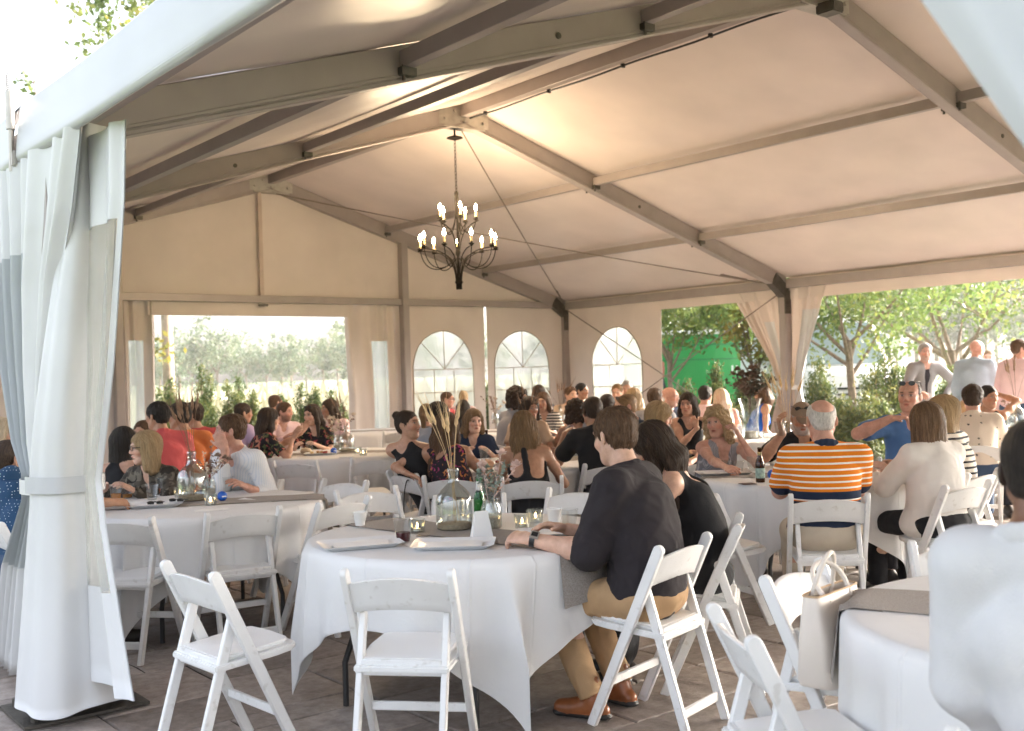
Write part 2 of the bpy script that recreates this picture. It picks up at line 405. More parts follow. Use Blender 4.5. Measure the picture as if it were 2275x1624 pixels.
def hair_mesh(cfg, HC, M, s, mesh_h, seed, body):
    style = cfg.get('hair', 'short'); r, f, u = M; sex = cfg.get('sex', 'm'); w = 1.0 if sex == 'm' else .94
    def P(x, y, z): return HC+(r*x+f*y+u*z)*s
    th = {'short': .009, 'crop': .004, 'full': .017, 'bob': .018, 'long': .014, 'curly': .024, 'bun': .006, 'pony': .007, 'wavy': .018, 'bald': .004}[style]*s
    sk = ell(P(0, -.016, .038), np.array([.076*w, .096, .080])*s+th, M, .01)
    pr = [sk]
    if style in ('short', 'crop', 'full', 'bald'): pr.append(ell(P(0, -.044, -.016), np.array([.058*w, .056, .056])*s+th*.5, M, .02))
    else: pr.append(ell(P(0, -.030, -.004), np.array([.070*w, .075, .070])*s+th, M, .02))
    b = np.array([0, 0, 1.0]); bf = cfg['_back']                          # unit vector towards the sitter's back
    if style in ('long', 'wavy'):
        L = cfg.get('hair_len', .34)*s
        for i, (a, ww) in enumerate(((-.062, .034), (-.032, .044), (0, .046), (.032, .044), (.062, .034))):
            p0 = P(a, -.055+.25*abs(a)*s, .02); p1 = P(a*1.15, -.085, -.10); p2 = p1-b*(L-.12*s)*(1-.15*random.random())+bf*.02+r*a*.35+r*random.uniform(-.012, .012)
            pr += [cone(p0, p1, ww*s, ww*s*.95, .03), cone(p1, p2, ww*s*.95, ww*s*.55, .03)]
        for sx in (-1, 1):
            p0 = P(sx*.070*w, .012, .03); p1 = P(sx*.082, .004, -.09); p2 = p1-b*(L-.14*s)*.8+r*sx*.008-bf*(.035 if cfg.get('front', 0) else -.03)
            pr += [cone(p0, p1, .026*s, .030*s, .02), cone(p1, p2, .030*s, .014*s, .02)]
    if style in ('bob', 'curly'):
        L = cfg.get('hair_len', .13)*s
        for a in (-.06, -.03, 0, .03, .06): pr.append(cone(P(a, -.05+.2*abs(a), .02), P(a*1.2, -.062+.3*abs(a), -.01)-u*L, .045*s, .034*s, .03))
        for sx in (-1, 1):
            pr += [cone(P(sx*.070*w, .02, .04), P(sx*.084, .018, -.01)-u*L*.9, .026*s, .026*s, .025), cone(P(sx*.075*w, -.02, .03), P(sx*.088, -.02, -.01)-u*L, .03*s, .030*s, .025)]
        if style == 'curly':
            rr = random.Random(seed)
            for i in range(26):
                a = rr.uniform(0, 6.28); zz = rr.uniform(-.12, .08); R_ = .088
                if math.sin(a) > .55 and zz < .06: continue
                pr.append(ell(P(math.cos(a)*R_, math.sin(a)*R_-.014, zz), np.array([.026, .026, .030])*s, None, .015))
    if style == 'bun': pr.append(ell(P(0, -.100, .085), np.array([.040, .036, .036])*s, M, .012))
    if style == 'pony':
        p0 = P(0, -.108, .03); p1 = P(0, -.145, -.03); p2 = p1-b*.17*s
        pr += [cone(p0, p1, .024*s, .032*s, .012), cone(p1, p2, .032*s, .014*s, .02)]
    # clear the face
    part = cfg.get('part', 0.0)
    fy = {'short': .126, 'crop': .124, 'full': .130, 'bald': .118}.get(style, .124)
    if style in ('short', 'crop', 'full', 'bald'):
        pr += [sub(ell(P(0, fy, -.008), np.array([.080, .090, .100])*s, M, .012)), sub(ell(P(0, .040, -.105), np.array([.12, .062, .085])*s, M, .015))]
        for sx in (-1, 1): pr.append(sub(ell(P(sx*.092, -.008, -.012), np.array([.020, .026, .036])*s, M, .01)))
        pr.append(sub(ell(P(0, -.02, -.150), np.array([.13, .13, .085])*s, M, .02)))
        if style == 'bald': pr += [sub(ell(P(0, -.010, .115), np.array([.060, .095, .060])*s, M, .02)), sub(ell(P(0, .075, .07), np.array([.085, .085, .07])*s, M, .02))]
    else:
        pr += [sub(ell(P(part, .122, -.012), np.array([.066, .080, .088 if style != 'bun' else .092])*s, M, .010)), sub(cone(P(0, .09, -.05), P(0, .12, -.26), .058*s, .07*s, .01))]
        if style in ('bun', 'pony'):
            for sx in (-1, 1): pr.append(sub(ell(P(sx*.090, .000, -.022), np.array([.026, .034, .046])*s, M, .012)))
            pr.append(sub(ell(P(0, .0, -.150), np.array([.13, .115, .085])*s, M, .02)))
    if cfg.get('crown'): pr.append(sub(ell(P(0, -.082, .088), np.array([.058, .052, .056])*s*cfg['crown'], M, .012)))
    lo = np.min([_bounds(p, .01)[0] for p in pr if p[0] in 'ce'], 0); hi = np.max([_bounds(p, .01)[1] for p in pr if p[0] in 'ce'], 0)
    ax = axes(lo, hi, mesh_h); F = field(pr, ax)
    V, Q, _ = surface_nets(F, ax, mesh_h)
    if len(V) == 0: return None
    d = V-HC; x, y, z = d@r, d@f, d@u
    th_ = np.arctan2(x, -y-.01); rad = np.hypot(x, y)
    N = vnormals(V, Q)
    # direction of growth: away from the crown on the skull, downwards below it
    polar = np.arctan2(np.hypot(x, y+.02), np.maximum(z, -.02)+.03)
    along = np.where(z > 0, polar*.09, .12-z)
    amp = {'short': .0042, 'crop': .0012, 'full': .005, 'bob': .005, 'long': .006, 'wavy': .009, 'curly': .012, 'bun': .0022, 'pony': .003, 'bald': .001}[style]*s
    wav = np.sin(along*(38 if style == 'wavy' else 22)+2*np.sin(th_*3+seed)) * (1.6 if style == 'wavy' else .6)
    lock = .6*np.sin(th_*13+wav*.6+seed)+.6*np.sin(th_*31-wav*1.3)+.5*np.sin(th_*53+along*20)
    if style == 'curly': lock = 1.3*wob(V, 110, seed)+.7*wob(V, 190, seed+1)
    V = V+N*(lock*amp*.5*np.clip(rad/.05, .15, 1))[:, None]
    if style in ('wavy', 'long'): V = V+r*((np.sin(along*30+th_*2)*(.010 if style == 'wavy' else .003)*np.clip(along-.12, 0, .2)/.2)[:, None])
    if style in ('short', 'full', 'curly'): V = V+N*(wob(V, 140, seed+3)*amp*.7)[:, None]
    uvw = np.stack([th_*(.04+rad)*190+wav*.25, along*(7 if style != 'curly' else 60), np.zeros(len(V))+seed*3.1], 1)
    if style in ('short', 'crop', 'full', 'bald'): uvw = np.stack([th_*rad*160, along*45, np.full(len(V), seed*2.7)], 1)
    dist = float((HC-CAM)@_fw)
    if dist < 11.2 and style not in ('bald', 'crop'):
        rg = np.random.default_rng(seed); N2 = vnormals(V, Q); ns = {'short': 420, 'full': 520, 'curly': 420, 'bun': 260, 'pony': 320}.get(style, 620); ns = int(ns*(1.4 if dist < 6 else 1.0 if dist < 9.5 else .6))
        idx = rg.integers(0, len(V), ns); nst = 5; step = {'short': .007, 'full': .009, 'curly': .010, 'bun': .012, 'pony': .014}.get(style, .028)*s; wd = .0011+.00016*dist
        p = V[idx].copy(); nn = N2[idx]; path = [p+nn*.001]; uv0 = uvw_base = None; lift = rg.uniform(.0, .0035, ns)*(2.0 if style in ('curly', 'wavy') else 1.0)
        Vc = V.astype(np.float32)
        for k in range(nst):
            dd = p-HC; zz = dd@u; rd = dd-np.outer(zz, u)+f*.02; rl = np.linalg.norm(rd, axis=1, keepdims=True); rd = rd/np.maximum(rl, 1e-4)
            kk = np.clip(zz/.09/s, 0, 1)[:, None]; g = rd*kk-np.array([0, 0, 1.0])*(1.05-kk*.7)+rg.normal(size=(ns, 3))*(.35 if style == 'curly' else .12)
            g = g-nn*(np.sum(g*nn, 1, keepdims=True)); g /= np.maximum(np.linalg.norm(g, axis=1, keepdims=True), 1e-4)
            p = p+g*step
            if k < nst-1:
                pf_ = p.astype(np.float32); j = np.concatenate([np.argmin(((pf_[i:i+120, None, :]-Vc[None])**2).sum(2), 1) for i in range(0, ns, 120)])
                nn = N2[j]; h_ = np.sum((p-V[j])*nn, 1, keepdims=True); p = p-nn*(h_-.0012)
            path.append(p+nn*(lift*(k+1)/nst)[:, None])
        SV, SQ, SU = [], [], []; b0 = len(V); sid = rg.random(ns)*40
        side_ = np.cross(path[1]-path[0], N2[idx]); side_ /= np.maximum(np.linalg.norm(side_, axis=1, keepdims=True), 1e-6)
        for k in range(nst+1):
            w_ = wd*(1-.75*k/nst); SV += [path[k]-side_*w_, path[k]+side_*w_]; SU += [np.stack([sid, np.full(ns, k*.12), np.full(ns, seed*1.7)], 1)]*2
        SV = np.concatenate(SV); SU = np.concatenate(SU); a_ = np.arange(ns)
        for k in range(nst): SQ.append(np.stack([b0+2*k*ns+a_, b0+(2*k+1)*ns+a_, b0+(2*k+3)*ns+a_, b0+(2*k+2)*ns+a_], 1))
        V = np.concatenate([V, SV]); Q = np.concatenate([Q]+SQ); uvw = np.concatenate([uvw, SU])
    o = body.location
    me = mesh_np('hair', V-np.array(o), Q, hair_material(cfg.get('hair_col', 'brown'), *HAIR[cfg.get('hair_col', 'brown')]))
    a = me.attributes.new('strand', 'FLOAT_VECTOR', 'POINT'); a.data.foreach_set('vector', uvw.astype(np.float32).ravel())
    return link('hair', me, body)

PEOPLE = []
def person(label, head, hip=None, face=0.0, look=None, sex='m', stand=False, **c):
    """head: centre of the head (world); face: heading of the body; look: heading of the head (degrees, see heading())"""
    c['sex'] = sex; HC = np.asarray(head, float); f = heading(face); seed = len(PEOPLE)+1; rr = random.Random(seed*13)
    look = face if look is None else look
    s = c.get('hs', 1.0 if sex == 'm' else .95); bs = c.get('size', 1.0 if sex == 'm' else .92)
    up = np.array([0, 0, 1.0]); r = np.array([f[1], -f[0], 0])
    pf = heading(look); tilt = math.radians(c.get('nod', -6)); hf = _n(pf*math.cos(tilt)+up*math.sin(tilt)); hr = _n(np.cross(hf, up)); hu = np.cross(hr, hf)
    rl = math.radians(c.get('roll', 0)); hr, hu = hr*math.cos(rl)+hu*math.sin(rl), hu*math.cos(rl)-hr*math.sin(rl)
    M = np.array([hr, hf, hu])
    dist = float((HC-CAM)@_fw)
    hb = c.get('res', .0085 if dist < 9.5 else .0125 if dist < 13 else .016)
    hh = min(hb, .0042 if dist < 6 else .0055 if dist < 9.5 else .0075 if dist < 13 else .010); hd = min(hb, .0045 if dist < 9 else .0062)
    if hip is None:
        lean = c.get('lean', .13); hip = HC-f*lean-r*c.get('side', 0.0)
    seat = c.get('seat', .455)
    base_z = c.get('floor', 0.0)
    pel = np.array([hip[0], hip[1], base_z+(seat+.095*bs if not stand else .95*bs)])
    nb = HC-hu*.144*s-hf*.036*s-up*.012
    if stand: pel = np.array([hip[0], hip[1], base_z+.53*(nb[2]-base_z)*1.17])
    rs = rotz(r, c.get('twist', 0.0)); fs = np.cross(up, rs)
    rs = _n(rs+up*c.get('shrug', 0.0))
    sp = lambda t: pel*(1-t)+nb*t-f*(math.sin(math.pi*t)*c.get('slouch', .035))
    axis = _n(nb-pel); sw = c.get('shoulder', .180 if sex == 'm' else .152)*(bs if sex == 'm' else bs/.93)
    fat = c.get('fat', 1.0)
    T = lambda rt, ft: np.array([rt, ft, _n(np.cross(rt, ft))])
    sh = {1: nb-axis*.054*bs+rs*sw+fs*.004, -1: nb-axis*.054*bs-rs*sw+fs*.004}
    up_l, fo_l = (.295*bs, .262*bs)
    A = {}
    for sd, nm in ((1, 'rh'), (-1, 'lh')):
        t = c.get(nm)
        if t is None:
            t = pel+f*(.30 if not stand else .06)+r*sd*(.13 if not stand else .27)
            t[2] = (.60 if not stand else .48*pel[2]/.95*1.62)
            if not stand and c.get('table', False): t = pel+f*.42+r*sd*.12; t[2] = .80
        t = np.asarray(t, float)
        pole = c.get('pole_'+nm, -up+r*sd*.7-f*.5)
        e, wv = two_bone(sh[sd], t, up_l, fo_l, pole); A[sd] = (sh[sd], e, wv)
    # legs
    Lg = {}
    for sd in (1, -1):
        hj = pel+r*sd*.088*bs-up*.01
        if stand:
            ft = np.array([pel[0], pel[1], base_z+.085])+r*sd*.10+f*(.03 if sd > 0 else -.02); kn, ft2 = two_bone(hj, ft, .47*bs*pel[2]/.95, .44*bs*pel[2]/.95, f)
            ft[2] = base_z+.085; Lg[sd] = (hj, kn, ft)
        else:
            kn = pel+f*(.43*bs)+r*sd*c.get('knees', .12); kn[2] = c.get('knee_z', .505)*1.0
            an = kn+f*c.get('foot', .02); an[2] = .09; d = an-kn; 
            Lg[sd] = (hj, kn, an)
    def torso(off):
        W = 1+0*off
        if sex == 'm':
            spec = [(.00, .165, .125, .115), (.22, .150, .118, .12), (.48, .152, .115, .13), (.72, .166, .112, .108)]
        else:
            spec = [(.00, .172, .130, .115), (.25, .136, .106, .12), (.48, .134, .105, .12), (.72, .142, .100, .11)]
        o = []
        for t, wx, wy, wz in spec:
            fx = fat if t < .6 else 1+(fat-1)*.4; tw = rotz(r, c.get('twist', 0.0)*t); ft = np.cross(axis, tw); 
            o.append(ell(sp(t)+ft*(.02*(fat-1)*6 if t < .5 else 0), (wx*bs*fx+off, wy*bs*fx+off, wz*bs+off), np.array([tw, _n(-ft if (ft@f) < 0 else ft), axis]), .07))
        o.append(cone(sh[1]-rs*.012, nb-axis*.04+rs*.03, .056*bs+off*.6, .066*bs+off*.6, .05)); o.append(cone(sh[-1]+rs*.012, nb-axis*.04-rs*.03, .056*bs+off*.6, .066*bs+off*.6, .05))
        if sex == 'f':
            for sd in (1, -1): o.append(ell(sp(.62)+fs*.088*bs+rs*sd*.066*bs, (.060*bs+off, .050*bs+off, .060*bs+off), None, .04))
        return o
    skin = torso(-.006)
    skin += [cone(nb-axis*.05, HC-hu*.05*s-hf*.014*s, .060*s if sex == 'm' else .051*s, .053*s if sex == 'm' else .046*s, .035),
             cone(nb-axis*.01+rs*.02, nb-axis*.045+rs*sw*.62, .045*bs, .045*bs, .05), cone(nb-axis*.01-rs*.02, nb-axis*.045-rs*sw*.62, .045*bs, .045*bs, .05)]
    ar = (.98 if sex == 'm' else .78)*bs*(.5+.5*fat)*c.get('arm', 1.0)
    for sd in (1, -1):
        S_, E_, W_ = A[sd]
        m1 = S_*.55+E_*.45; d2 = W_-E_
        skin += [cone(S_, m1, .053*ar, .050*ar, .04), cone(m1, E_, .050*ar, .041*ar, .03), cone(E_, E_+d2*.3, .041*ar, .044*ar, .025), cone(E_+d2*.3, W_, .044*ar, .027*ar, .025)]
    for sd in (1, -1):
        h0, kn, an = Lg[sd]
        skin += [cone(h0, kn, .083*bs, .054*bs, .05), cone(kn, kn*.6+an*.4+f*-.012, .053*bs, .052*bs, .03), cone(kn*.6+an*.4-f*.012, an, .052*bs, .034*bs, .03)]
    hands = []
    for sd, nm in ((1, 'rh'), (-1, 'lh')):
        S_, E_, W_ = A[sd]; D = c.get(nm+'_dir', None); D = _n(W_-E_) if D is None else _n(D)
        Np = c.get(nm+'_palm', None); Np = (-up-r*sd*.5) if Np is None else np.asarray(Np, float)
        hands += hand_prims(W_+D*.015, D, Np, sd, c.get(nm+'_curl', .45), (1.0 if sex == 'm' else .88)*c.get('hand', 1.0), c.get('thumb', .8))
    headp = head_prims(HC, M, s, sex, c.get('ears', True))
    skin_all = skin+hands+headp
    # clothes
    top = []; st = c.get('top', 'tee'); off = c.get('loose', .012)
    if st != 'none':
        top = torso(off)
        if st in ('tee', 'long', 'rolled', 'polo', 'blazer'):
            slv = {'tee': .62, 'polo': .66, 'rolled': 1.12, 'long': 1.94, 'blazer': 1.96}[st]; slv = c.get('sleeve', slv)
            top += [cone(nb-axis*.02+rs*.02, nb-axis*.05+rs*sw*.62, .046*bs+off*.5, .050*bs+off*.6, .05), cone(nb-axis*.02-rs*.02, nb-axis*.05-rs*sw*.62, .046*bs+off*.5, .050*bs+off*.6, .05)]
            for sd in (1, -1):
                S_, E_, W_ = A[sd]; e1 = S_+(E_-S_)*min(slv, 1.0); fl = .010 if slv < 1 else .006
                top.append(cone(S_, e1, .058*ar+off*.7, .050*ar+off+fl, .045))
                if slv > 1:
                    e2 = E_+(W_-E_)*(slv-1); top.append(cone(E_, e2, .046*ar+off*.8, (.032 if slv > 1.5 else .044)*ar+off*.8, .03))
            # neck opening
            vd = c.get('neck', .055 if st in ('tee', 'long') else .045)
            top += [sub(cone(nb-axis*.012+fs*.020, nb+axis*.12+fs*.03, .058*bs, .080*bs, .01)), sub(ell(nb-axis*vd+fs*(.085+vd*.3), (.040, .05, .05+vd*.5), T(rs, fs), .02))]
            for sd in (1, -1):
                S_, E_, W_ = A[sd]
                # square cuff ends
                if slv <= 1:
                    e1 = S_+(E_-S_)*slv; d = _n(E_-S_); top.append(sub(cone(e1+d*.062, e1+d*.10, .06, .06, .001)))
        elif st in ('tank', 'dress', 'halter'):
            wdt = c.get('strap', .070)
            top.append(cut_plane(axis, sp(.80)) if st == 'halter' and not c.get('strap_x') else cut_plane(axis, sp(1.02)))
            for sd in (1, -1): top.append(sub(cone(sh[sd]+axis*.10+rs*sd*.015, sh[sd]-axis*.085+rs*sd*.025, .098*bs-wdt*.35, .080*bs-wdt*.3, .015)))
            vd = c.get('neck', .11); top.append(sub(ell(nb+axis*.01+fs*.07, (.052, .09, .03+vd), T(rs, fs), .02)))
            bd = c.get('backdip', .05); top.append(sub(ell(nb+axis*.01-fs*.08, (.050, .09, .03+bd), T(rs, fs), .02)))
            if st == 'halter':
                top += [sub(cone(sh[sd]+axis*.02-fs*.12-rs*sd*.06, sp(.74)-fs*.14+rs*sd*.10, .09, .10, .01)) for sd in (1, -1)]
                top += [cone(sp(.44)-fs*.100*bs, nb-axis*.01-fs*.058*bs, .026, .022, .004, (fs, .5))]
    trim = []
    if c.get('collar'):
        for k in range(14):
            a0, a1 = 2*math.pi*k/14, 2*math.pi*(k+1)/14
            ring = lambda a: nb+axis*(.012-.030*math.cos(a))+rs*math.sin(a)*.066*bs+fs*(math.cos(a)*.066*bs+.012)
            if abs(math.cos((a0+a1)/2)-1) < .04: continue
            trim.append(cone(ring(a0), ring(a1), .0145, .0145, .006, None))
            trim.append(cone(ring(a0)-axis*.02+_n(ring(a0)-nb)*.006, ring(a1)-axis*.02+_n(ring(a1)-nb)*.006, .012, .012, .012, None))
    if c.get('inner'):
        trim += torso(off-.009)+[cut_plane(axis, nb+axis*.0), sub(cone(nb-axis*.012+fs*.020, nb+axis*.12+fs*.03, .056*bs, .080*bs, .01)), sub(ell(nb-axis*.03+fs*.10, (.032, .05, .06), T(rs, fs), .02))]
        top.append(sub(cone(nb-axis*.02+fs*.14, sp(.30)+fs*.16, .075, .045, .01)))
    bot = []
    lo_ = c.get('legs', 1.9)                               # trouser length along thigh (1) and shin (2)
    bot += [ell(pel, (.168*bs*fat+.010, .130*bs*fat+.010, .118*bs), np.array([r, f, up]), .06)]
    for sd in (1, -1):
        h0, kn, an = Lg[sd]; bot.append(cone(h0, kn if lo_ >= 1 else h0+(kn-h0)*lo_, .088*bs+.008, .062*bs+.010, .06))
        if lo_ > 1: e = kn+(an-kn)*min(lo_-1, 1.0); bot.append(cone(kn, e, .062*bs+.010, .050*bs+.010, .03))
        if lo_ > 1: bot.append(sub(cone(e+_n(an-kn)*.06, e+_n(an-kn)*.12, .06, .06, .001)))
    if c.get('skirt'):
        bot.append(cone(Lg[1][0]*.5+Lg[-1][0]*.5, (Lg[1][1]+Lg[-1][1])/2+f*.02, .15, .13, .05, (up, .62)))
        if c['skirt'] > 1: bot.append(cone((Lg[1][1]+Lg[-1][1])/2+f*.02, (Lg[1][2]+Lg[-1][2])/2+up*.12, .13, .15, .05, (f, .7)))
    if st not in ('none',) and not c.get('tuck'): hem = sp(-.02) if not stand else pel-up*.10
    shoe = []
    for sd in (1, -1):
        h0, kn, an = Lg[sd]; g = _n(f+r*sd*.18); z0 = an[2]-.09
        toe = np.array([an[0], an[1], z0+.034])+g*.165*bs; heel = np.array([an[0], an[1], z0+.036])-g*.045
        shoe += [cone(heel, toe-g*.02, .036, .040, .02, (up, .9)), cone(np.array([an[0], an[1], z0+.075]), toe-g*.06, .042, .034, .03), cut_plane(-up, (0, 0, z0+.002))] if sd == 1 else \
                [cone(heel, toe-g*.02, .036, .040, .02, (up, .9)), cone(np.array([an[0], an[1], z0+.075]), toe-g*.06, .042, .034, .03)]
    sole = []
    if c.get('sole'):
        for sd in (1, -1):
            h0, kn, an = Lg[sd]; g = _n(f+r*sd*.18); z0 = an[2]-.09; toe = np.array([an[0], an[1], z0+.012])+g*.168*bs; heel = np.array([an[0], an[1], z0+.014])-g*.050
            sole += [cone(heel, toe-g*.02, .040, .044, .02, (up, .40))]
        sole.append(cut_plane(-up, (0, 0, z0+.001)))
        shoe += [cone(an, an+up*.07, .036, .034, .02) for h0, kn, an in Lg.values()]
    fields = [skin_all, top, bot, shoe, trim, sole]
    allp = [p for q in fields for p in q if p[0] in 'ce']
    lo = np.min([_bounds(p, .005)[0] for p in allp], 0); hi = np.max([_bounds(p, .005)[1] for p in allp], 0)
    lo[2] = max(lo[2], base_z-.01)
    regs = [(HC-.20*s, HC+.165*s, hh)]
    hb_ = []
    for sd in (1, -1):
        W_ = A[sd][2]; 
        hp = hands[:len(hands)//2] if sd == 1 else hands[len(hands)//2:]
        l2 = np.min([_bounds(p, .006)[0] for p in hp], 0); h2 = np.max([_bounds(p, .006)[1] for p in hp], 0); regs.append((l2, h2, hd))
    Vs, Qs, Ls = [], [], []; base = 0
    def inside(x, y, z, reg, m): return (x > reg[0][0]+m) & (x < reg[1][0]-m) & (y > reg[0][1]+m) & (y < reg[1][1]-m) & (z > reg[0][2]+m) & (z < reg[1][2]-m)
    jobs = [(lo, hi, hb, lambda x, y, z: ~(inside(x, y, z, regs[0], hb*1.2) | inside(x, y, z, regs[1], hb*1.2) | inside(x, y, z, regs[2], hb*1.2)))]
    jobs.append((regs[0][0], regs[0][1], regs[0][2], lambda x, y, z: inside(x, y, z, regs[0], 0)))
    jobs.append((regs[1][0], regs[1][1], regs[1][2], lambda x, y, z: inside(x, y, z, regs[1], 0) & ~inside(x, y, z, regs[0], 0)))
    jobs.append((regs[2][0], regs[2][1], regs[2][2], lambda x, y, z: inside(x, y, z, regs[2], 0) & ~inside(x, y, z, regs[1], 0) & ~inside(x, y, z, regs[0], 0)))
    for l_, h_, res, keep in jobs:
        ax = axes(l_, h_, res); Fs = []
        for q in fields:
            sel = [p for p in q if p[0] == 'p' or p[0] == 's' or (np.all(_bounds(p, .03)[1] > l_) and np.all(_bounds(p, .03)[0] < h_))]
            Fs.append(field(sel, ax) if any(p[0] in 'ce' for p in sel) else None)
        if st != 'none' and Fs[1] is not None and not stand:         # shirt ends at the lap
            pass
        have = [i for i, F_ in enumerate(Fs) if F_ is not None]
        if not have: continue
        F = Fs[have[0]].copy()
        for i in have[1:]: np.minimum(F, Fs[i], out=F)
        V, Q, ex = surface_nets(F, ax, res, [Fs[i] for i in have], keep)
        if len(Q) == 0: continue
        lab = np.array(have)[np.argmin(ex[Q].sum(1), 1)]
        V = relax_edges(V, Q, lab)
        Vs.append(V); Qs.append(Q+base); Ls.append(lab); base += len(V)
    V = np.concatenate(Vs); Q = np.concatenate(Qs); lab = np.concatenate(Ls)
    # folds in the cloth
    vl = np.zeros(len(V), int); 
    for i in range(4): vl[Q[:, i]] = lab
    N = vnormals(V, Q); cl = ((vl == 1) | (vl == 2))*1.0
    fold = wob(V*np.array([1, 1, .55]), 34, seed)*.5-np.abs(wob(V, 24, seed+50))*.9+.4
    if dist < 9.5: fold = fold-np.abs(wob(V*np.array([1, 1, .7]), 58, seed+80))*.55+.25+wob(V, 120, seed+90)*.05
    V = V+N*(fold*cl*c.get('folds', .0055))[:, None]
    org = np.array([pel[0], pel[1], base_z])
    tm = c.get('top_mat') or cloth('cloth_plain', (.5, .5, .5)); bm_ = c.get('bot_mat') or cloth('trousers_dark', (.03, .03, .035)); sm = c.get('shoe_mat') or simple('shoe_dark', (.03, .025, .022), .4)
    me = mesh_np('person', V-org, Q, [SKIN, tm, bm_, sm, c.get('trim_mat') or tm, simple('sole_dark', (.018, .016, .015), .5)])
    me.polygons.foreach_set('material_index', lab.astype(np.int32))
    hc = np.mean(HAIR[c.get('hair_col', 'brown')], 0)
    colr = skin_colors(V, HC, M, s, SKINC[c.get('skin', 'mid')], c, hc)
    a = me.attributes.new('Col', 'FLOAT_COLOR', 'POINT'); a.data.foreach_set('color', np.concatenate([colr, np.ones((len(V), 1))], 1).astype(np.float32).ravel())
    ob = link('person', me, None, org); tag(ob, label, 'person', c.get('group'))
    c['_back'] = -fs
    if c.get('hair', 'short') != 'none': hair_mesh(c, HC, M, s, hh, seed, ob)
    info = dict(o=ob, HC=HC, M=M, s=s, pel=pel, f=f, r=r, arms=A, legs=Lg, nb=nb, label=label, sp=sp, fs=fs, rs=rs, stand=stand, face=face)
    PEOPLE.append(info); return info

def cloth(name, col, rough=.88, var=.05, bump=.25, bscale=240, sheen=.02):
    return simple(name, col, rough, var, 9, bump, bscale, spec=.25, sheen=sheen)

# ------------------------------------------------------------------ materials of the setting
def stone_material(name, rnd):
    m, N, L, P = material(name); tc = N.new('ShaderNodeTexCoord'); geo = N.new('ShaderNodeNewGeometry')
    n1 = N.new('ShaderNodeTexNoise'); n1.inputs['Scale'].default_value = 1.1; n1.inputs['Detail'].default_value = 8; n1.inputs['Roughness'].default_value = .62
    n2 = N.new('ShaderNodeTexNoise'); n2.inputs['Scale'].default_value = 16; n2.inputs['Detail'].default_value = 10; n2.inputs['Roughness'].default_value = .7
    L.new(geo.outputs['Position'], n1.inputs['Vector']); L.new(geo.outputs['Position'], n2.inputs['Vector'])
    r1 = ramp(N, [(.30, (.235, .198, .178)), (.50, (.33, .287, .26)), (.70, (.43, .39, .362))]); L.new(n1.outputs['Fac'], r1.inputs[0])
    r2 = ramp(N, [(.30, (.62, .60, .58)), (.55, (1, 1, 1)), (.78, (1.35, 1.34, 1.32))]); L.new(n2.outputs['Fac'], r2.inputs[0])
    mx = N.new('ShaderNodeMix'); mx.data_type = 'RGBA'; mx.blend_type = 'MULTIPLY'; mx.inputs[0].default_value = 1
    L.new(r1.outputs[0], mx.inputs[6]); L.new(r2.outputs[0], mx.inputs[7]); last = mx.outputs[2]
    if rnd:
        oi = N.new('ShaderNodeObjectInfo'); r3 = ramp(N, [(0, (.78, .76, .74)), (1, (1.18, 1.16, 1.14))]); L.new(oi.outputs['Random'], r3.inputs[0])
        m2 = N.new('ShaderNodeMix'); m2.data_type = 'RGBA'; m2.blend_type = 'MULTIPLY'; m2.inputs[0].default_value = 1
        L.new(last, m2.inputs[6]); L.new(r3.outputs[0], m2.inputs[7]); last = m2.outputs[2]
    L.new(last, P.inputs['Base Color']); P.inputs['Roughness'].default_value = .62
    b = N.new('ShaderNodeBump'); b.inputs['Strength'].default_value = .55; b.inputs['Distance'].default_value = .018
    w = N.new('ShaderNodeTexWave'); w.inputs['Scale'].default_value = 2.2; w.inputs['Distortion'].default_value = 9; w.inputs['Detail'].default_value = 4
    L.new(geo.outputs['Position'], w.inputs['Vector'])
    ad = N.new('ShaderNodeMath'); ad.operation = 'MULTIPLY_ADD'; ad.inputs[1].default_value = .35
    L.new(w.outputs['Fac'], ad.inputs[0]); L.new(n2.outputs['Fac'], ad.inputs[2]); L.new(ad.outputs[0], b.inputs['Height']); L.new(b.outputs[0], P.inputs['Normal'])
    return m
STONE = stone_material('patio_stone', True); STONE_FAR = stone_material('patio_stone_far', False)
JOINT = simple('patio_joint', (.055, .044, .036), .9, .3, 20, .4, 80)
def grass_material(name, a, b_, c_):
    m, N, L, P = material(name); geo = N.new('ShaderNodeNewGeometry')
    n1 = N.new('ShaderNodeTexNoise'); n1.inputs['Scale'].default_value = .05; n1.inputs['Detail'].default_value = 6
    n2 = N.new('ShaderNodeTexNoise'); n2.inputs['Scale'].default_value = 9; n2.inputs['Detail'].default_value = 8
    L.new(geo.outputs['Position'], n1.inputs['Vector']); L.new(geo.outputs['Position'], n2.inputs['Vector'])
    r = ramp(N, [(.3, a), (.52, b_), (.72, c_)]); L.new(n1.outputs['Fac'], r.inputs[0])
    r2 = ramp(N, [(.3, (.7, .7, .7)), (.7, (1.2, 1.2, 1.2))]); L.new(n2.outputs['Fac'], r2.inputs[0])
    mx = N.new('ShaderNodeMix'); mx.data_type = 'RGBA'; mx.blend_type = 'MULTIPLY'; mx.inputs[0].default_value = 1
    L.new(r.outputs[0], mx.inputs[6]); L.new(r2.outputs[0], mx.inputs[7]); L.new(mx.outputs[2], P.inputs['Base Color'])
    P.inputs['Roughness'].default_value = .85
    b = N.new('ShaderNodeBump'); b.inputs['Strength'].default_value = .6; b.inputs['Distance'].default_value = .03; L.new(n2.outputs['Fac'], b.inputs['Height']); L.new(b.outputs[0], P.inputs['Normal'])
    return m
LAWN = grass_material('lawn_grass', (.075, .125, .035), (.12, .175, .055), (.20, .235, .095))
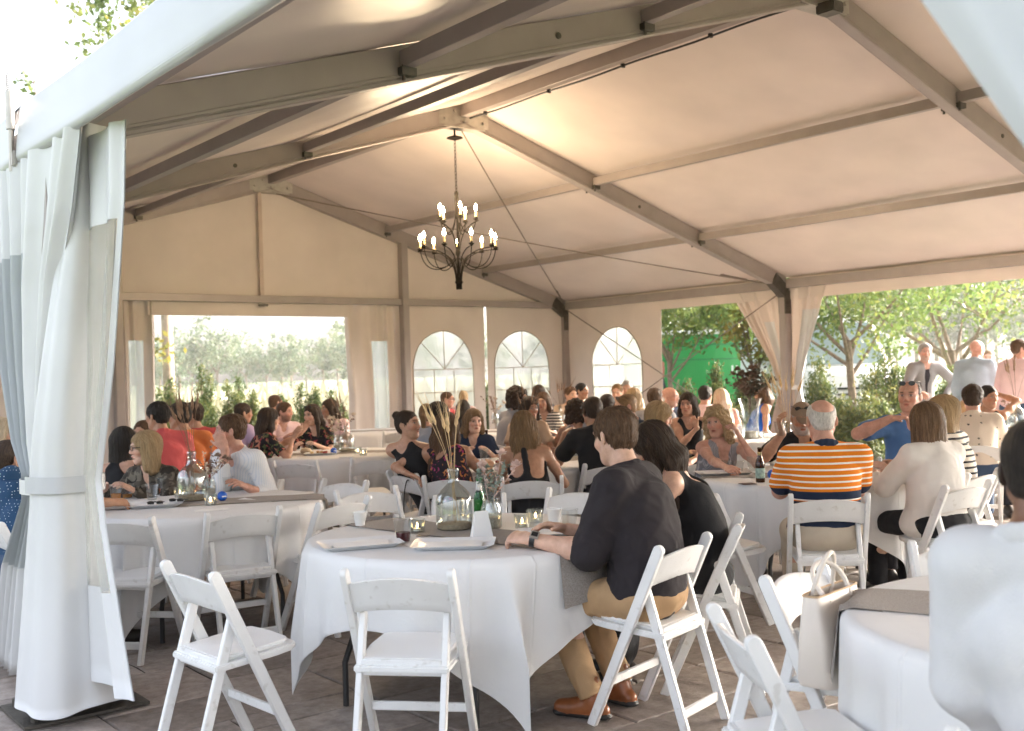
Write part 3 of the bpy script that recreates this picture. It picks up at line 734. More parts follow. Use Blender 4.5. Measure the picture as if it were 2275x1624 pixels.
def fabric_material(name, col, rough=.55, trans=.06, wr=.25, ws=3.0):
    m, N, L, P = material(name); geo = N.new('ShaderNodeNewGeometry')
    n1 = N.new('ShaderNodeTexNoise'); n1.inputs['Scale'].default_value = 1.4; n1.inputs['Detail'].default_value = 6; L.new(geo.outputs['Position'], n1.inputs['Vector'])
    c = np.array(col); r = ramp(N, [(.3, tuple(c*.92)), (.7, tuple(np.clip(c*1.05, 0, .95)))]); L.new(n1.outputs['Fac'], r.inputs[0]); L.new(r.outputs[0], P.inputs['Base Color'])
    P.inputs['Roughness'].default_value = rough; P.inputs['Specular IOR Level'].default_value = .35
    n2 = N.new('ShaderNodeTexNoise'); n2.inputs['Scale'].default_value = ws; n2.inputs['Detail'].default_value = 5; n2.inputs['Distortion'].default_value = .6
    L.new(geo.outputs['Position'], n2.inputs['Vector'])
    b = N.new('ShaderNodeBump'); b.inputs['Strength'].default_value = wr; b.inputs['Distance'].default_value = .04; L.new(n2.outputs['Fac'], b.inputs['Height']); L.new(b.outputs[0], P.inputs['Normal'])
    tl = N.new('ShaderNodeBsdfTranslucent'); L.new(r.outputs[0], tl.inputs['Color']); ms = N.new('ShaderNodeMixShader'); ms.inputs[0].default_value = trans
    L.new(P.outputs[0], ms.inputs[1]); L.new(tl.outputs[0], ms.inputs[2]); L.new(ms.outputs[0], N['Material Output'].inputs['Surface'])
    MATS[name] = m; return m
ROOFM = fabric_material('roof_vinyl', (.68, .60, .545), .38, .10, .12, 2.0)
WALLM = fabric_material('wall_vinyl', (.71, .63, .575), .5, .12, .22, 2.6)
CURTM = fabric_material('curtain_vinyl', (.66, .66, .655), .42, .05, .16, 3.2)
FASCM = fabric_material('fascia_vinyl', (.50, .505, .51), .35, .02, .06, 2.0)
ALU = simple('tent_aluminium', (.34, .295, .275), .42, .06, 5, .05, 40, metal=.15)
STEEL = simple('dark_steel', (.11, .10, .085), .5, .25, 12, .2, 60, metal=.7)
GALV = simple('galvanised', (.45, .42, .38), .45, .15, 10, .1, 50, metal=.7)
CABLE = simple('steel_cable', (.22, .18, .15), .45, .1, 20, metal=.5)
def pane_material(name='clear_vinyl', tl_=.40, gl_=.20):
    m, N, L, P = material(name); P.inputs['Base Color'].default_value = (.82, .84, .84, 1); P.inputs['Roughness'].default_value = .12
    geo = N.new('ShaderNodeNewGeometry'); n2 = N.new('ShaderNodeTexNoise'); n2.inputs['Scale'].default_value = 5; L.new(geo.outputs['Position'], n2.inputs['Vector'])
    b = N.new('ShaderNodeBump'); b.inputs['Strength'].default_value = .3; b.inputs['Distance'].default_value = .03; L.new(n2.outputs['Fac'], b.inputs['Height']); L.new(b.outputs[0], P.inputs['Normal'])
    tr = N.new('ShaderNodeBsdfTransparent'); tr.inputs[0].default_value = (.90, .91, .90, 1); tl = N.new('ShaderNodeBsdfTranslucent'); tl.inputs[0].default_value = (.72, .74, .74, 1)
    m1 = N.new('ShaderNodeMixShader'); m1.inputs[0].default_value = tl_; L.new(tr.outputs[0], m1.inputs[1]); L.new(tl.outputs[0], m1.inputs[2])
    m2 = N.new('ShaderNodeMixShader'); m2.inputs[0].default_value = gl_; L.new(m1.outputs[0], m2.inputs[1]); L.new(P.outputs[0], m2.inputs[2]); L.new(m2.outputs[0], N['Material Output'].inputs['Surface'])
    return m
PANE = pane_material(); CLEAR2 = pane_material('clear_vinyl_loose', .16, .12)
CLEARV = fabric_material('clear_vinyl_folded', (.52, .55, .56), .18, .35, .2, 4)

# ------------------------------------------------------------------ ground
lawn = MB()
_g = 26
for i in range(_g):
    pass
lawn.add([(-900, -900, -.035), (900, -900, -.035), (900, 900, -.035), (-900, 900, -.035)], [(0, 1, 2, 3)])
tag(lawn.obj('lawn', LAWN), kind='structure')
# patio: stamped stone slabs in random courses
PX0, PX1, PY0, PY1 = -10.5, 8.5, -10.8, 12.6
patio = MB().box((PX0, PY0, -.10), (PX1, PY1, -.012)).obj('patio', JOINT); tag(patio, kind='structure')
MOD = .215
nx, ny = int((PX1-PX0)/MOD), int((PY1-PY0)/MOD)
occ = np.zeros((nx, ny), bool); slabs = []; rs_ = random.Random(3)
SHAPES = [(3, 2), (2, 3), (2, 2), (3, 3), (4, 2), (2, 1), (1, 2), (3, 1), (2, 4), (1, 1)]
for i in range(nx):
    for j in range(ny):
        if occ[i, j]: continue
        cand = SHAPES[:]; rs_.shuffle(cand); cand.sort(key=lambda s: -(s[0]*s[1] >= 4)*rs_.random())
        for a, b in cand+[(1, 1)]:
            if i+a <= nx and j+b <= ny and not occ[i:i+a, j:j+b].any():
                occ[i:i+a, j:j+b] = True; slabs.append((PX0+i*MOD, PY0+j*MOD, a*MOD, b*MOD)); break
def slab_geo(w, d, seed):
    """a slab with hand-cut edges, its top a little uneven"""
    r = random.Random(seed); g = .006; P = []
    def edge(p, q, n):
        for k in range(n):
            t = k/n; jx = r.uniform(-.006, .006) if k else r.uniform(-.004, .004)
            nx_, ny_ = (q[1]-p[1]), -(q[0]-p[0]); l = math.hypot(nx_, ny_)
            P.append((p[0]+(q[0]-p[0])*t+nx_/l*jx, p[1]+(q[1]-p[1])*t+ny_/l*jx))
    c = [(g, g), (w-g, g), (w-g, d-g), (g, d-g)]
    for k in range(4): edge(c[k], c[(k+1) % 4], 3)
    n = len(P); cx, cy = w/2, d/2
    top = [(cx+(x-cx)*(1-.008/max(w, d)*2), cy+(y-cy)*(1-.016/max(w, d)), 0) for x, y in P]
    V = [(x, y, -.03) for x, y in P]+[(x, y, -.006) for x, y in P]+[(x, y, z-r.uniform(0, .0015)) for x, y, z in top]
    F = [(k, (k+1) % n, n+(k+1) % n, n+k) for k in range(n)]+[(n+k, n+(k+1) % n, 2*n+(k+1) % n, 2*n+k) for k in range(n)]+[tuple(2*n+k for k in range(n))]
    return V, F
slab_mesh = {}; near = []; far = MB()
def slab_seen(s):
    c = np.array([s[0]+s[2]/2, s[1]+s[3]/2, 0]); d = c-CAM; z = d@_fw
    if z < 2.4: return None
    x, y = 1137+FOC*(d@_R)/z, 812-FOC*(d@_U)/z
    if -60 < x < 2340 and y < 1700: return z
    return None
vis = sorted([(slab_seen(s), k) for k, s in enumerate(slabs) if slab_seen(s)])
nearset = {k for _, k in vis[:296]}
for k, s in enumerate(slabs):
    dz = rs_.uniform(-.0035, .0015)
    if k in nearset:
        key = (round(s[2], 3), round(s[3], 3), k % 5)
        if key not in slab_mesh:
            V, F = slab_geo(s[2], s[3], k); slab_mesh[key] = MB().add(V, F).mesh('paving_slab', STONE)
        link('paving_slab', slab_mesh[key], patio, (s[0], s[1], dz))
    else:
        V, F = slab_geo(s[2], s[3], k); far.add([(x+s[0], y+s[1], z+dz) for x, y, z in V], F)
tag(far.obj('paving_slabs_far', STONE_FAR, patio), kind='stuff')

# ------------------------------------------------------------------ the tent
W_, L1, L2, HE, HR = 6.03, 5.015, 10.12, 2.88, 4.72
ARY = [-10.0, -5.0, 0.0, L1, L2]                     # arches along the ridge
F1, F2 = .346, .679
tent = empty('frame_tent', (0, 0, 0), 0, 'white frame tent with beige roof and aluminium rafters over the whole party', 'tent')
def roofp(s, t, y): return np.array([s*W_*t, y, HR+(HE-HR)*t])
sl = _n(roofp(1, 1, 0)-roofp(1, 0, 0))
for b in range(4):
    y0, y1 = ARY[b], ARY[b+1]+(.12 if b == 3 else 0)
    for s in (-1, 1):
        nu, nv = 36, 26; P = []
        for i in range(nu+1):
            t = i/nu*(1.012 if s > 0 else .995); row = []
            for j in range(nv+1):
                q = j/nv; y = y0+(y1-y0)*q; p = roofp(s, t, y)
                seg = 0 if t < F1 else 1 if t < F2 else 2; a = (0, F1, F2)[seg]; e = (F1, F2, 1.012)[seg]; u = (t-a)/(e-a)
                sag = -.045*math.sin(math.pi*u)*math.sin(math.pi*q)**.6
                wr = .006*math.sin(t*60+q*5+3*math.sin(q*6))*math.sin(math.pi*q)+.004*math.sin(q*40+t*13)*math.sin(math.pi*u)
                row.append((p[0], p[1], p[2]+sag+wr))
            P.append(row)
        up_ = [[(x, y, z+.006) for x, y, z in r_] for r_ in P]
        MB().sheet(P).sheet(up_).obj('roof_panel', ROOFM, tent, smooth=True, angle=80)
def beam(name, a, b, w, h, mat=ALU, up=(0, 0, 1), groove=True, parent=None):
    m = MB(); a = np.array(a, float); b = np.array(b, float); d = _n(b-a); u = np.array(up, float); u = _n(u-d*(u@d)); r_ = np.cross(d, u)
    m.bar(a, b, w, h, up)
    if groove:
        for sg in (-1, 1):
            m.bar(a-u*(h*.30)+r_*sg*(w/2+.002), b-u*(h*.30)+r_*sg*(w/2+.002), .008, h*.10, up)
            m.bar(a-u*(h*.44)+r_*sg*(w/2+.004), b-u*(h*.44)+r_*sg*(w/2+.004), .014, h*.11, up)
    return m.obj(name, mat, parent or tent, bevel=.004, seg=1)
RD, RW = .215, .10
for y in ARY:
    for s in (-1, 1):
        a, e = roofp(s, .0, y), roofp(s, 1, y); nrm = _n(np.cross(e-a, (0, 1, 0))); nrm = nrm if nrm[2] > 0 else -nrm
        raf = beam('rafter', a-nrm*(RD/2+.012), e-nrm*(RD/2+.012), RW, RD, up=nrm)
        if y > -1:
            for t in (F1+.14,):
                c = roofp(s, t, y)-nrm*(RD*.55)
                for sg in (-1,):
                    MB().tube([c+np.array([0, sg*(RW/2-.01), 0]), c+np.array([0, sg*(RW/2+.009), 0])], .022, 8).obj('bolt_hole', STEEL, raf)
        # eave knee plate (the near post's is wrapped in its curtain)
        k0 = roofp(s, .955, y)-nrm*(RD*.6); k1 = np.array([s*W_, y, 2.30])
        if not (s < 0 and y == 0.0): MB().bar(k0-np.array([0, .0, 0]), np.array([s*(W_-.004), y, 2.62]), RW+.03, .20, (0, 0, 1)).bar(np.array([s*W_, y, 2.66]), k1, RW+.034, .15, (1, 0, 0)).obj('knee_plate', STEEL, tent, bevel=.006, seg=1)
        MB().bar((s*W_, y, .02), (s*W_, y, 2.80), .16, .125, (0, 1, 0)).obj('post', ALU, tent, bevel=.012)
        bp = MB().box((s*W_-.28, y-.22, .004), (s*W_+.28, y+.22, .018))
        for dx, dy in ((-.22, -.16), (.22, -.16), (-.22, .16), (.22, .16)): bp.tube([(s*W_+dx, y+dy, .01), (s*W_+dx, y+dy, .055)], .018, 6)
        bp.obj('base_plate', STEEL, tent)
    # apex plate
    pm = MB()
    for sg in (-1, 1):
        yy = y+sg*(RW/2+.008)
        pm.add([(-.36, yy, HR-.27), (.36, yy, HR-.27), (.36, yy, HR-.07), (0, yy, HR-.0), (-.36, yy, HR-.07)], [(0, 1, 2, 3, 4)])
        for bx, bz in ((-.28, -.20), (-.14, -.10), (.14, -.10), (.28, -.20), (0, -.2)): pm.tube([(bx, yy-.004, HR+bz), (bx, yy+sg*.03, HR+bz)], .020, 6)
    pm.bar((-.30, y, HR-.285), (.30, y, HR-.285), RW+.05, .016)
    pm.obj('apex_plate', GALV, tent)
for b in range(4):
    y0, y1 = ARY[b]+RW/2, ARY[b+1]-RW/2
    for s in (-1, 1):
        for t, w, h in ((F1, .075, .10), (F2, .075, .10), (1.0, .085, .14)):
            p = roofp(s, t, 0); z = p[2]-h/2-.03-(.02 if t == 1.0 else .025)
            beam('purlin' if t < 1 else 'eave_beam', (p[0]-s*.0, y0, z), (p[0], y1, z), w, h, groove=False)
            if t < 1:
                for ye, sg in ((y0, 1), (y1, -1)):
                    br = MB(); br.box((p[0]-.05, min(ye, ye+sg*.05), z-.10), (p[0]+.05, max(ye, ye+sg*.05), z-.052)); br.tube([(p[0]-.03, ye+sg*.03, z-.13), (p[0]-.03, ye+sg*.03, z-.04)], .012, 6)
                    br.obj('purlin_bracket', STEEL, tent)
    beam('ridge_beam', (0, y0, HR-.085), (0, y1, HR-.085), .10, .14, groove=False)
# wiring clipped under the ridge
wp = [(.055, y, HR-.17-.012*math.sin((y-L1)*2.2)**2) for y in np.linspace(-4.9, L1-.1, 40)]
wm = MB().tube(wp, .011, 6)
for y in np.linspace(-4.5, L1-.4, 9): wm.box((.035, y-.012, HR-.19), (.078, y+.012, HR-.15))
wm.obj('ridge_cable', simple('black_rubber', (.02, .02, .02), .5), tent)
MB().box((-.10, -.22, HR-.36), (.05, -.05, HR-.27)).obj('junction_box', STEEL, tent, bevel=.01)
# gable wall above the beam at the far end
Yg = L2+.06
gp_ = []
for i in range(61):
    x = -W_+2*W_*i/60; zt = HR+(HE-HR)*abs(x)/W_+.003
    gp_.append([(x, Yg+.010*math.sin(x*7)*(1-k/8)+.012*math.sin(x*3.1+k*.6), 2.78+(zt-2.78)*k/8) for k in range(9)])
MB().sheet(gp_).sheet([[(x, y+.006, z) for x, y, z in r_] for r_ in gp_]).obj('gable_panel', WALLM, tent, smooth=True, angle=80)
beam('gable_beam', (-W_+.06, L2, 2.775), (2.34, L2, 2.775), .09, .11, groove=False); beam('gable_beam', (2.48, L2, 2.775), (W_-.06, L2, 2.775), .09, .11, groove=False)
for x in (-2.41, 2.41): MB().bar((x, L2-.01, .0), (x, L2-.01, HR+(HE-HR)*abs(x)/W_-.22), .125, .14, (0, 1, 0)).obj('gable_post', ALU, tent, bevel=.01)
MB().bar((-.19, L2-.02, 2.84), (-.19, L2-.02, HR-.28), .06, .03, (0, 1, 0)).obj('gable_seam', simple('seam_tape', (.50, .40, .34), .5), tent)
vb = MB().box((-.27, L2-.06, 2.665), (-.11, L2-.045, 2.70)); vb.obj('gable_clip', STEEL, tent)
# short flaps of cloth hanging under the eaves and the gable beam
def valance(p0, p1, zt, zb, n=24, wob_=.008):
    p0 = np.array(p0, float); p1 = np.array(p1, float); d = _n(p1-p0); nn = np.array([-d[1], d[0], 0]); P = []
    for i in range(n+1):
        q = p0+(p1-p0)*i/n; ln = np.linalg.norm(p1-p0)*i/n
        P.append([tuple(q+nn*(wob_*math.sin(ln*4.4)*(1-k/3)**.5*(k/3)+wob_*.7*math.sin(ln*1.7+k))+np.array([0, 0, zt+(zb-zt)*k/3])) for k in range(4)])
    MB().sheet(P).sheet([[tuple(np.array(v)+nn*.005) for v in r_] for r_ in P]).obj('valance', WALLM, tent, smooth=True, angle=80)
valance((-1.95, L2+.03, 0), (1.42, L2+.03, 0), 2.74, 2.515)
valance((W_+.05, 7.72, 0), (W_+.05, L1+.06, 0), 2.90, 2.54); valance((W_+.05, 10.16, 0), (W_+.05, 7.70, 0), 2.90, 2.74); valance((W_+.05, L1-.06, 0), (W_+.05, .06, 0), 2.90, 2.525); valance((W_+.05, -.06, 0), (W_+.05, -4.9, 0), 2.90, 2.525)
# outer fascia of the near eave, jointed at the arches
def fascia(y0, y1):
    prof = [(-5.99, 2.955), (-6.07, 2.948), (-6.105, 2.91), (-6.118, 2.80), (-6.130, 2.70), (-6.134, 2.665), (-6.128, 2.640), (-6.115, 2.632), (-6.10, 2.640), (-6.095, 2.66)]
    n = 28; P = [[(x-.006*math.sin((y0+(y1-y0)*j/n)*2.3+k*.4), y0+(y1-y0)*j/n, z+.004*math.sin((y0+(y1-y0)*j/n)*3.1)) for j in range(n+1)] for k, (x, z) in enumerate(prof)]
    o = MB().sheet(P).sheet([[(x+.008, y, z-.002) for x, y, z in r_] for r_ in P]).obj('eave_fascia', FASCM, tent, smooth=True, angle=60)
    MB().tube([(-6.114, y0+.02, 2.655), (-6.114, y1-.02, 2.655)], .014, 8).obj('hem_tube', FASCM, tent, smooth=True)
    return o
fascia(-9.95, -5.05); fascia(-4.95, .36); fascia(.46, 4.95); fascia(5.07, 10.1)
rt = MB().tube([(-6.145, .41, 2.60), (-6.145, .41, 2.82)], .012, 8).tube([(-6.145, .41, 2.81), (-6.145, .41, 3.00)], .022, 10)
rt.obj('tension_rod', GALV, tent, smooth=True)
sp_ = [(-6.145+.014*math.cos(a), .41+.014*math.sin(a), 3.00+.010*a/6.28) for a in np.linspace(0, 6.28*9, 90)]
MB().tube(sp_, .003, 5).obj('tension_spring', GALV, tent); MB().box((-6.15, .37, 2.62), (-6.09, .45, 2.70)).obj('strap_buckle', GALV, tent, bevel=.008)
# bracing cables
def cable(a, b, r_=.009, sag=.0):
    a, b = np.array(a, float), np.array(b, float); m = MB().tube([a+(b-a)*i/10-np.array([0, 0, sag*math.sin(math.pi*i/10)]) for i in range(11)], r_, 6)
    d = _n(b-a); L_ = np.linalg.norm(b-a); q = b-d*.9
    m.tube([q, q+d*.04, q+d*.10, q+d*.38, q+d*.42], [.010, .022, .016, .016, .010], 8)
    m.obj('brace_cable', CABLE, tent, smooth=True)
cable((.05, L1+.06, HR-.30), (W_-.05, L2-.05, 2.80), sag=.03); cable((.08, L2-.06, HR-.30), (W_-.08, L1+.05, 2.74), sag=.05)
cable((W_-.02, L2-.05, 2.70), (W_-.02, L1+.08, .12), .010); cable((W_-.02, L1+.08, 2.62), (W_-.02, L2-.05, .12), .010)

# ------------------------------------------------------------------ side walls with arched windows
def arched_wall(label, p0, p1, wx0, wx1, zb=.42, zs=1.62, zt=2.29, top=2.80, flip=1):
    """cloth wall from p0 to p1 (ground points) with an arched clear window between wx0 and wx1 metres along it"""
    p0 = np.array([*p0, 0.0]); p1 = np.array([*p1, 0.0]); d = _n(p1-p0); ln = np.linalg.norm(p1-p0); nn = np.array([-d[1], d[0], 0])*flip
    root = empty('sidewall_panel', p0, 0, label, 'tent wall', 'arched window walls of the tent')
    T = lambda s, z, o=0.0: tuple(d*s+nn*(o+.018*math.sin(s*5.5+.8)*(z/2.7)+.010*math.sin(s*11+z*2))+np.array([0, 0, z]))
    cx = (wx0+wx1)/2; hw = (wx1-wx0)/2
    ring = [(wx0, zb), (wx0, .9), (wx0, 1.3)]+[(cx-hw*math.cos(a), zs+(zt-zs)*math.sin(a)) for a in np.linspace(0, math.pi, 25)]+[(wx1, 1.3), (wx1, .9), (wx1, zb)]
    n = len(ring)
    m = MB()
    def proj_out(x, z):
        dx, dz = x-cx, z-1.25
        t = min([(0-cx)/dx if dx < -1e-6 else 9e9, (ln-cx)/dx if dx > 1e-6 else 9e9, (top-1.25)/dz if dz > 1e-6 else 9e9, (.03-1.25)/dz if dz < -1e-6 else 9e9])
        return cx+dx*t, 1.25+dz*t
    loop = ring+[(cx, zb)]; rows = []
    def side(q): return (abs(q[0]) < 1e-4, abs(q[0]-ln) < 1e-4, abs(q[1]-top) < 1e-4, abs(q[1]-.03) < 1e-4)
    for k in range(len(loop)):
        p_, q_ = loop[k], loop[(k+1) % len(loop)]; op, oq = proj_out(*p_), proj_out(*q_); rows.append((p_, op))
        if not any(u and v for u, v in zip(side(op), side(oq))):
            rows.append((((p_[0]+q_[0])/2, (p_[1]+q_[1])/2), (0 if min(op[0], oq[0]) < 1e-4 else ln, top if max(op[1], oq[1]) > top-1e-4 else .03)))
    for o in (0.0, .006):
        P = [[T(x+(ox-x)*k/4, z+(oz-z)*k/4, o) for k in range(5)] for (x, z), (ox, oz) in rows]; P.append(P[0]); m.sheet(P)
    m.obj('wall_cloth', WALLM, root, smooth=True, angle=80)
    # pane
    cen = T(cx, 1.2, .003); V = [cen]+[T(x, z, .003) for x, z in ring]; MB().add(V, [(0, k+1, k+2) for k in range(n-1)]+[(0, n, 1)]).obj('window_pane', PANE, root)
    mt = simple('window_welt', (.42, .36, .30), .6)
    hem = MB().tube([T(x, z, -.004) for x, z in ring]+[T(wx0, zb, -.004)], .010, 6); hem.obj('window_frame', mt, root)
    mm = lambda a, b: MB().tube([T(a[0]+(b[0]-a[0])*k/6, a[1]+(b[1]-a[1])*k/6, -.006) for k in range(7)], .0085, 5).obj('muntin', mt, root)
    mm((wx0, zs), (wx1, zs)); mm((cx, zs), (cx, zt))
    for a in (math.pi/4, 3*math.pi/4): mm((cx, zs), (cx-hw*math.cos(a), zs+(zt-zs)*math.sin(a)))
    for q in (1/3, 2/3): mm((wx0+2*hw*q, zs), (wx0+2*hw*q, zb))
    for z in (1.22, .82): mm((wx0, z), (wx1, z))
    return root
arched_wall('cloth wall with arched window beside the gable post and the sunlit slit', (2.47, L2+.04), (4.12, L2+.04), .12, 1.39)
arched_wall('cloth wall with arched window between the sunlit slit and the corner post', (4.19, L2+.04), (5.97, L2+.04), .15, 1.44)
arched_wall('cloth wall with arched window between the corner post and the opening to the green trailer', (6.06, 10.06), (6.06, 7.66), .66, 1.94)
def drape(label, p0, d, keys, nn, npl=7, amp=.05, mat=WALLM, ties=(), win=None, name='gathered_curtain', ns=90, seed=1, group='gathered tent curtains', nz=40):
    """curtain gathered along direction d from p0; keys: (z, start, end, fold depth)"""
    p0 = np.array([*p0, 0.0]); d = _n(np.array([*d, 0.0])); nn = _n(np.array([*nn, 0.0])); r = random.Random(seed)
    root = empty(name, p0, 0, label, 'curtain', group); ph = [r.uniform(0, 6.28) for _ in range(4)]
    Z = np.concatenate([np.linspace(keys[i][0], keys[i+1][0], max(3, nz//(len(keys)-1)), endpoint=False) for i in range(len(keys)-1)]+[[keys[-1][0]]])
    kz = [k[0] for k in keys][::-1]
    I = lambda c, z: float(np.interp(z, kz, [k[c] for k in keys][::-1]))
    def pt(s, z, o=0.0):
        a, b, f_ = I(1, z), I(2, z), I(3, z); u = s+.06*math.sin(6.28*s*1.3+ph[3])
        q = math.sin(6.2832*npl*u+ph[0])+.55*math.sin(6.2832*npl*.53*u+ph[1]+z*.8)+.25*math.sin(6.28*npl*1.9*u+ph[2]+z*2.0)
        return tuple(d*(a+(b-a)*s)+nn*(f_*q*.6+o)+np.array([0, 0, z]))
    for wi, (m_, s0, s1, z0, z1) in enumerate([(mat, 0, 1, 9, -9)] if win is None else win):
        n2 = max(6, int(ns*(s1-s0))); zz = [z for z in Z if z1 <= z <= z0]
        zz = ([min(z0, Z[0])]+[z for z in zz if z1 < z < min(z0, Z[0])-1e-6]+[max(z1, Z[-1])])
        P = [[pt(s0+(s1-s0)*i/n2, z) for i in range(n2+1)] for z in zz]
        Pb = [[pt(s0+(s1-s0)*i/n2, z, .005) for i in range(n2+1)] for z in zz]
        MB().sheet(P).sheet(Pb).obj('curtain_cloth' if m_ is mat else 'clear_window', m_, root, smooth=True, angle=100)
    for zt in ties:
        a, b, f_ = I(1, zt), I(2, zt), I(3, zt); c = (a+b)/2; rx = (b-a)/2+.012; ry = f_*.95+.02
        P = [[tuple(d*(c+rx*math.cos(t))+nn*(ry*math.sin(t))+np.array([0, 0, zt+dz])) for t in np.linspace(0, 6.2832, 37)] for dz in (-.035, .035)]
        P2 = [[tuple(d*(c+(rx+.004)*math.cos(t))+nn*((ry+.004)*math.sin(t))+np.array([0, 0, zt+dz])) for t in np.linspace(0, 6.2832, 37)] for dz in (-.035, .035)]
        MB().sheet(P).sheet(P2).obj('tie_band', CURTM, root, smooth=True)
    return root
# curtains of the far gable
drape('beige curtain drawn aside at the right of the field opening, by the gable post', (1.30, L2+.07), (1, 0), [(2.78, .02, 1.12, .05), (2.45, 0, 1.12, .055), (1.2, .06, 1.12, .05), (.03, .02, 1.12, .06)], (0, 1), 4, mat=WALLM, seed=4,
      win=[(WALLM, 0, 1, 9, 2.12), (WALLM, 0, .42, 2.12, -9), (PANE, .42, .72, 2.12, .45), (WALLM, .42, .72, .45, -9), (WALLM, .72, 1, 2.12, -9)])
drape('beige curtain with clear window pulled to the left of the field opening', (-2.36, L2+.07), (1, 0), [(2.78, -.05, .52, .06), (1.2, -.02, .50, .05), (.03, -.03, .52, .06)], (0, 1), 3, mat=WALLM, seed=8,
      win=[(WALLM, 0, 1, 9, 2.15), (WALLM, 0, .30, 2.15, -9), (PANE, .30, .72, 2.15, .4), (WALLM, .30, .72, .4, -9), (WALLM, .72, 1, 2.15, -9)])
drape('plain beige curtain closing the gable behind the corner post wrap', (-5.95, L2+.07), (1, 0), [(2.78, 0, 3.5, .04), (.03, 0, 3.5, .05)], (0, 1), 9, mat=WALLM, seed=9)
drape('beige curtain tied back at the eave post, on the green trailer side', (6.10, L1), (0, 1), [(2.78, .02, 1.15, .05), (2.2, .02, .78, .05), (1.6, .02, .38, .05), (1.20, .02, .20, .05), (1.14, .02, .20, .05), (.7, .02, .34, .06), (.03, .02, .48, .07)], (1, 0), 6, mat=WALLM, ties=(1.17,), seed=5,
      win=[(WALLM, 0, 1, 9, 2.2), (WALLM, 0, .30, 2.2, -9), (CURTM, .30, .55, 2.2, 1.3), (WALLM, .30, .55, 1.3, -9), (WALLM, .55, 1, 2.2, -9)])
drape('pale curtain tied back at the eave post, on the lawn side', (6.10, L1), (0, -1), [(2.78, .02, .76, .05), (2.2, .02, .56, .05), (1.6, .02, .32, .05), (1.20, .02, .20, .05), (1.14, .02, .20, .05), (.7, .02, .30, .06), (.03, .02, .42, .07)], (1, 0), 5, mat=WALLM, ties=(1.17,), seed=6,
      win=[(WALLM, 0, .45, 9, -9), (CURTM, .45, 1, 2.35, -9), (WALLM, .45, 1, 9, 2.35)])
# the near post wrapped in gathered curtains: closed lofts around the post
def loft(label, keys, dep, npl, mat, seed, win=(), ties=(), group='curtains wrapped round the near post', zc=858.0, amp=.10):
    """keys: (photo row, left edge, right edge, depth half-size); edges are photo columns at the given depth"""
    r = random.Random(seed); ph = [r.uniform(0, 6.28) for _ in range(5)]; K = []
    for y, l, rr, b in keys:
        c = at_depth((l+rr)/2, y, dep); K.append((c[2], c[0], c[1], (rr-l)/2/FOC*dep, b))
    K.sort(key=lambda k: -k[0]); kz = [k[0] for k in K][::-1]
    I = lambda c, z: float(np.interp(z, kz, [k[c] for k in K][::-1]))
    base = np.array([I(1, .5), I(2, .5), 0.0]); root = empty('gathered_curtain', base, 0, label, 'curtain', group)
    def pt(th, z, o=0.0):
        a, b = I(3, z), I(4, z); q = math.sin(npl*th+ph[0]+.5*math.sin(z*1.7+ph[3]))+.6*math.sin(npl*.5*th+ph[1]-z*.6)+.3*math.sin(npl*2.1*th+ph[2])
        k = 1+amp*q*.6+o/max(a, .05)
        p = np.array([I(1, z), I(2, z), z])+_r0*(a*k*math.cos(th))+_fh*(b*k*math.sin(th)); p[2] += .012*math.sin(th*3+ph[4])*(1 if z < .3 else 0)
        return tuple(p-base)
    Z = np.linspace(K[0][0], K[-1][0], 56)
    faces = [(mat, 0, 6.2832, 9, -9)] if not win else win
    for m_, t0, t1, z0, z1 in faces:
        zz = [min(z0, Z[0])]+[z for z in Z if z1 < z < min(z0, Z[0])-1e-6]+[max(z1, Z[-1])]; n2 = max(6, int(120*(t1-t0)/6.2832))
        o_ = 0.0 if m_ is mat else -.012
        MB().sheet([[pt(t0+(t1-t0)*i/n2, z, o_) for i in range(n2+1)] for z in zz]).obj('curtain_cloth' if m_ is mat else 'clear_window', m_, root, smooth=True, angle=100)
    for zt, h in ties:
        P = [[pt(t, zt+dz, .016) for t in np.linspace(0, 6.2832, 90)] for dz in (-h/2, h/2)]; P2 = [[pt(t, zt+dz, .020) for t in np.linspace(0, 6.2832, 90)] for dz in (-h/2, h/2)]
        MB().sheet(P).sheet(P2).obj('tie_band', FASCM, root, smooth=True)
    return root
pi = math.pi
loft('broad white vinyl curtain wrapped and tied round the near tent post', [(296, 196, 266, .20), (470, 160, 258, .20), (640, 128, 250, .19), (800, 104, 240, .18), (960, 82, 226, .16), (1040, 74, 220, .14), (1072, 74, 219, .14), (1110, 76, 222, .15), (1250, 68, 238, .18), (1400, 60, 258, .22), (1552, 52, 276, .26)],
     5.02, 5, CURTM, 11, ties=((1.075, .075),), amp=.10)
drape('side curtain with folded clear windows beside the wrapped near post', (-6.125, 0), (0, 1), [(2.64, -.62, 1.20, .030), (2.3, -.45, 1.05, .040), (2.0, -.25, .92, .045), (1.6, -.08, .74, .045), (1.25, .06, .53, .040), (1.10, .12, .35, .035), (.97, .12, .36, .035), (.6, .12, .80, .05), (.06, .12, 1.10, .06)], (1, 0), 10, mat=CURTM, seed=12, group='curtains wrapped round the near post', ties=(1.04,), nz=64, ns=140,
      win=[(CURTM, 0, .46, 9, -9), (CURTM, .46, .95, 9, 2.18), (CLEARV, .46, .95, 2.18, .62), (CURTM, .46, .95, .62, -9), (CURTM, .95, 1, 9, -9)])
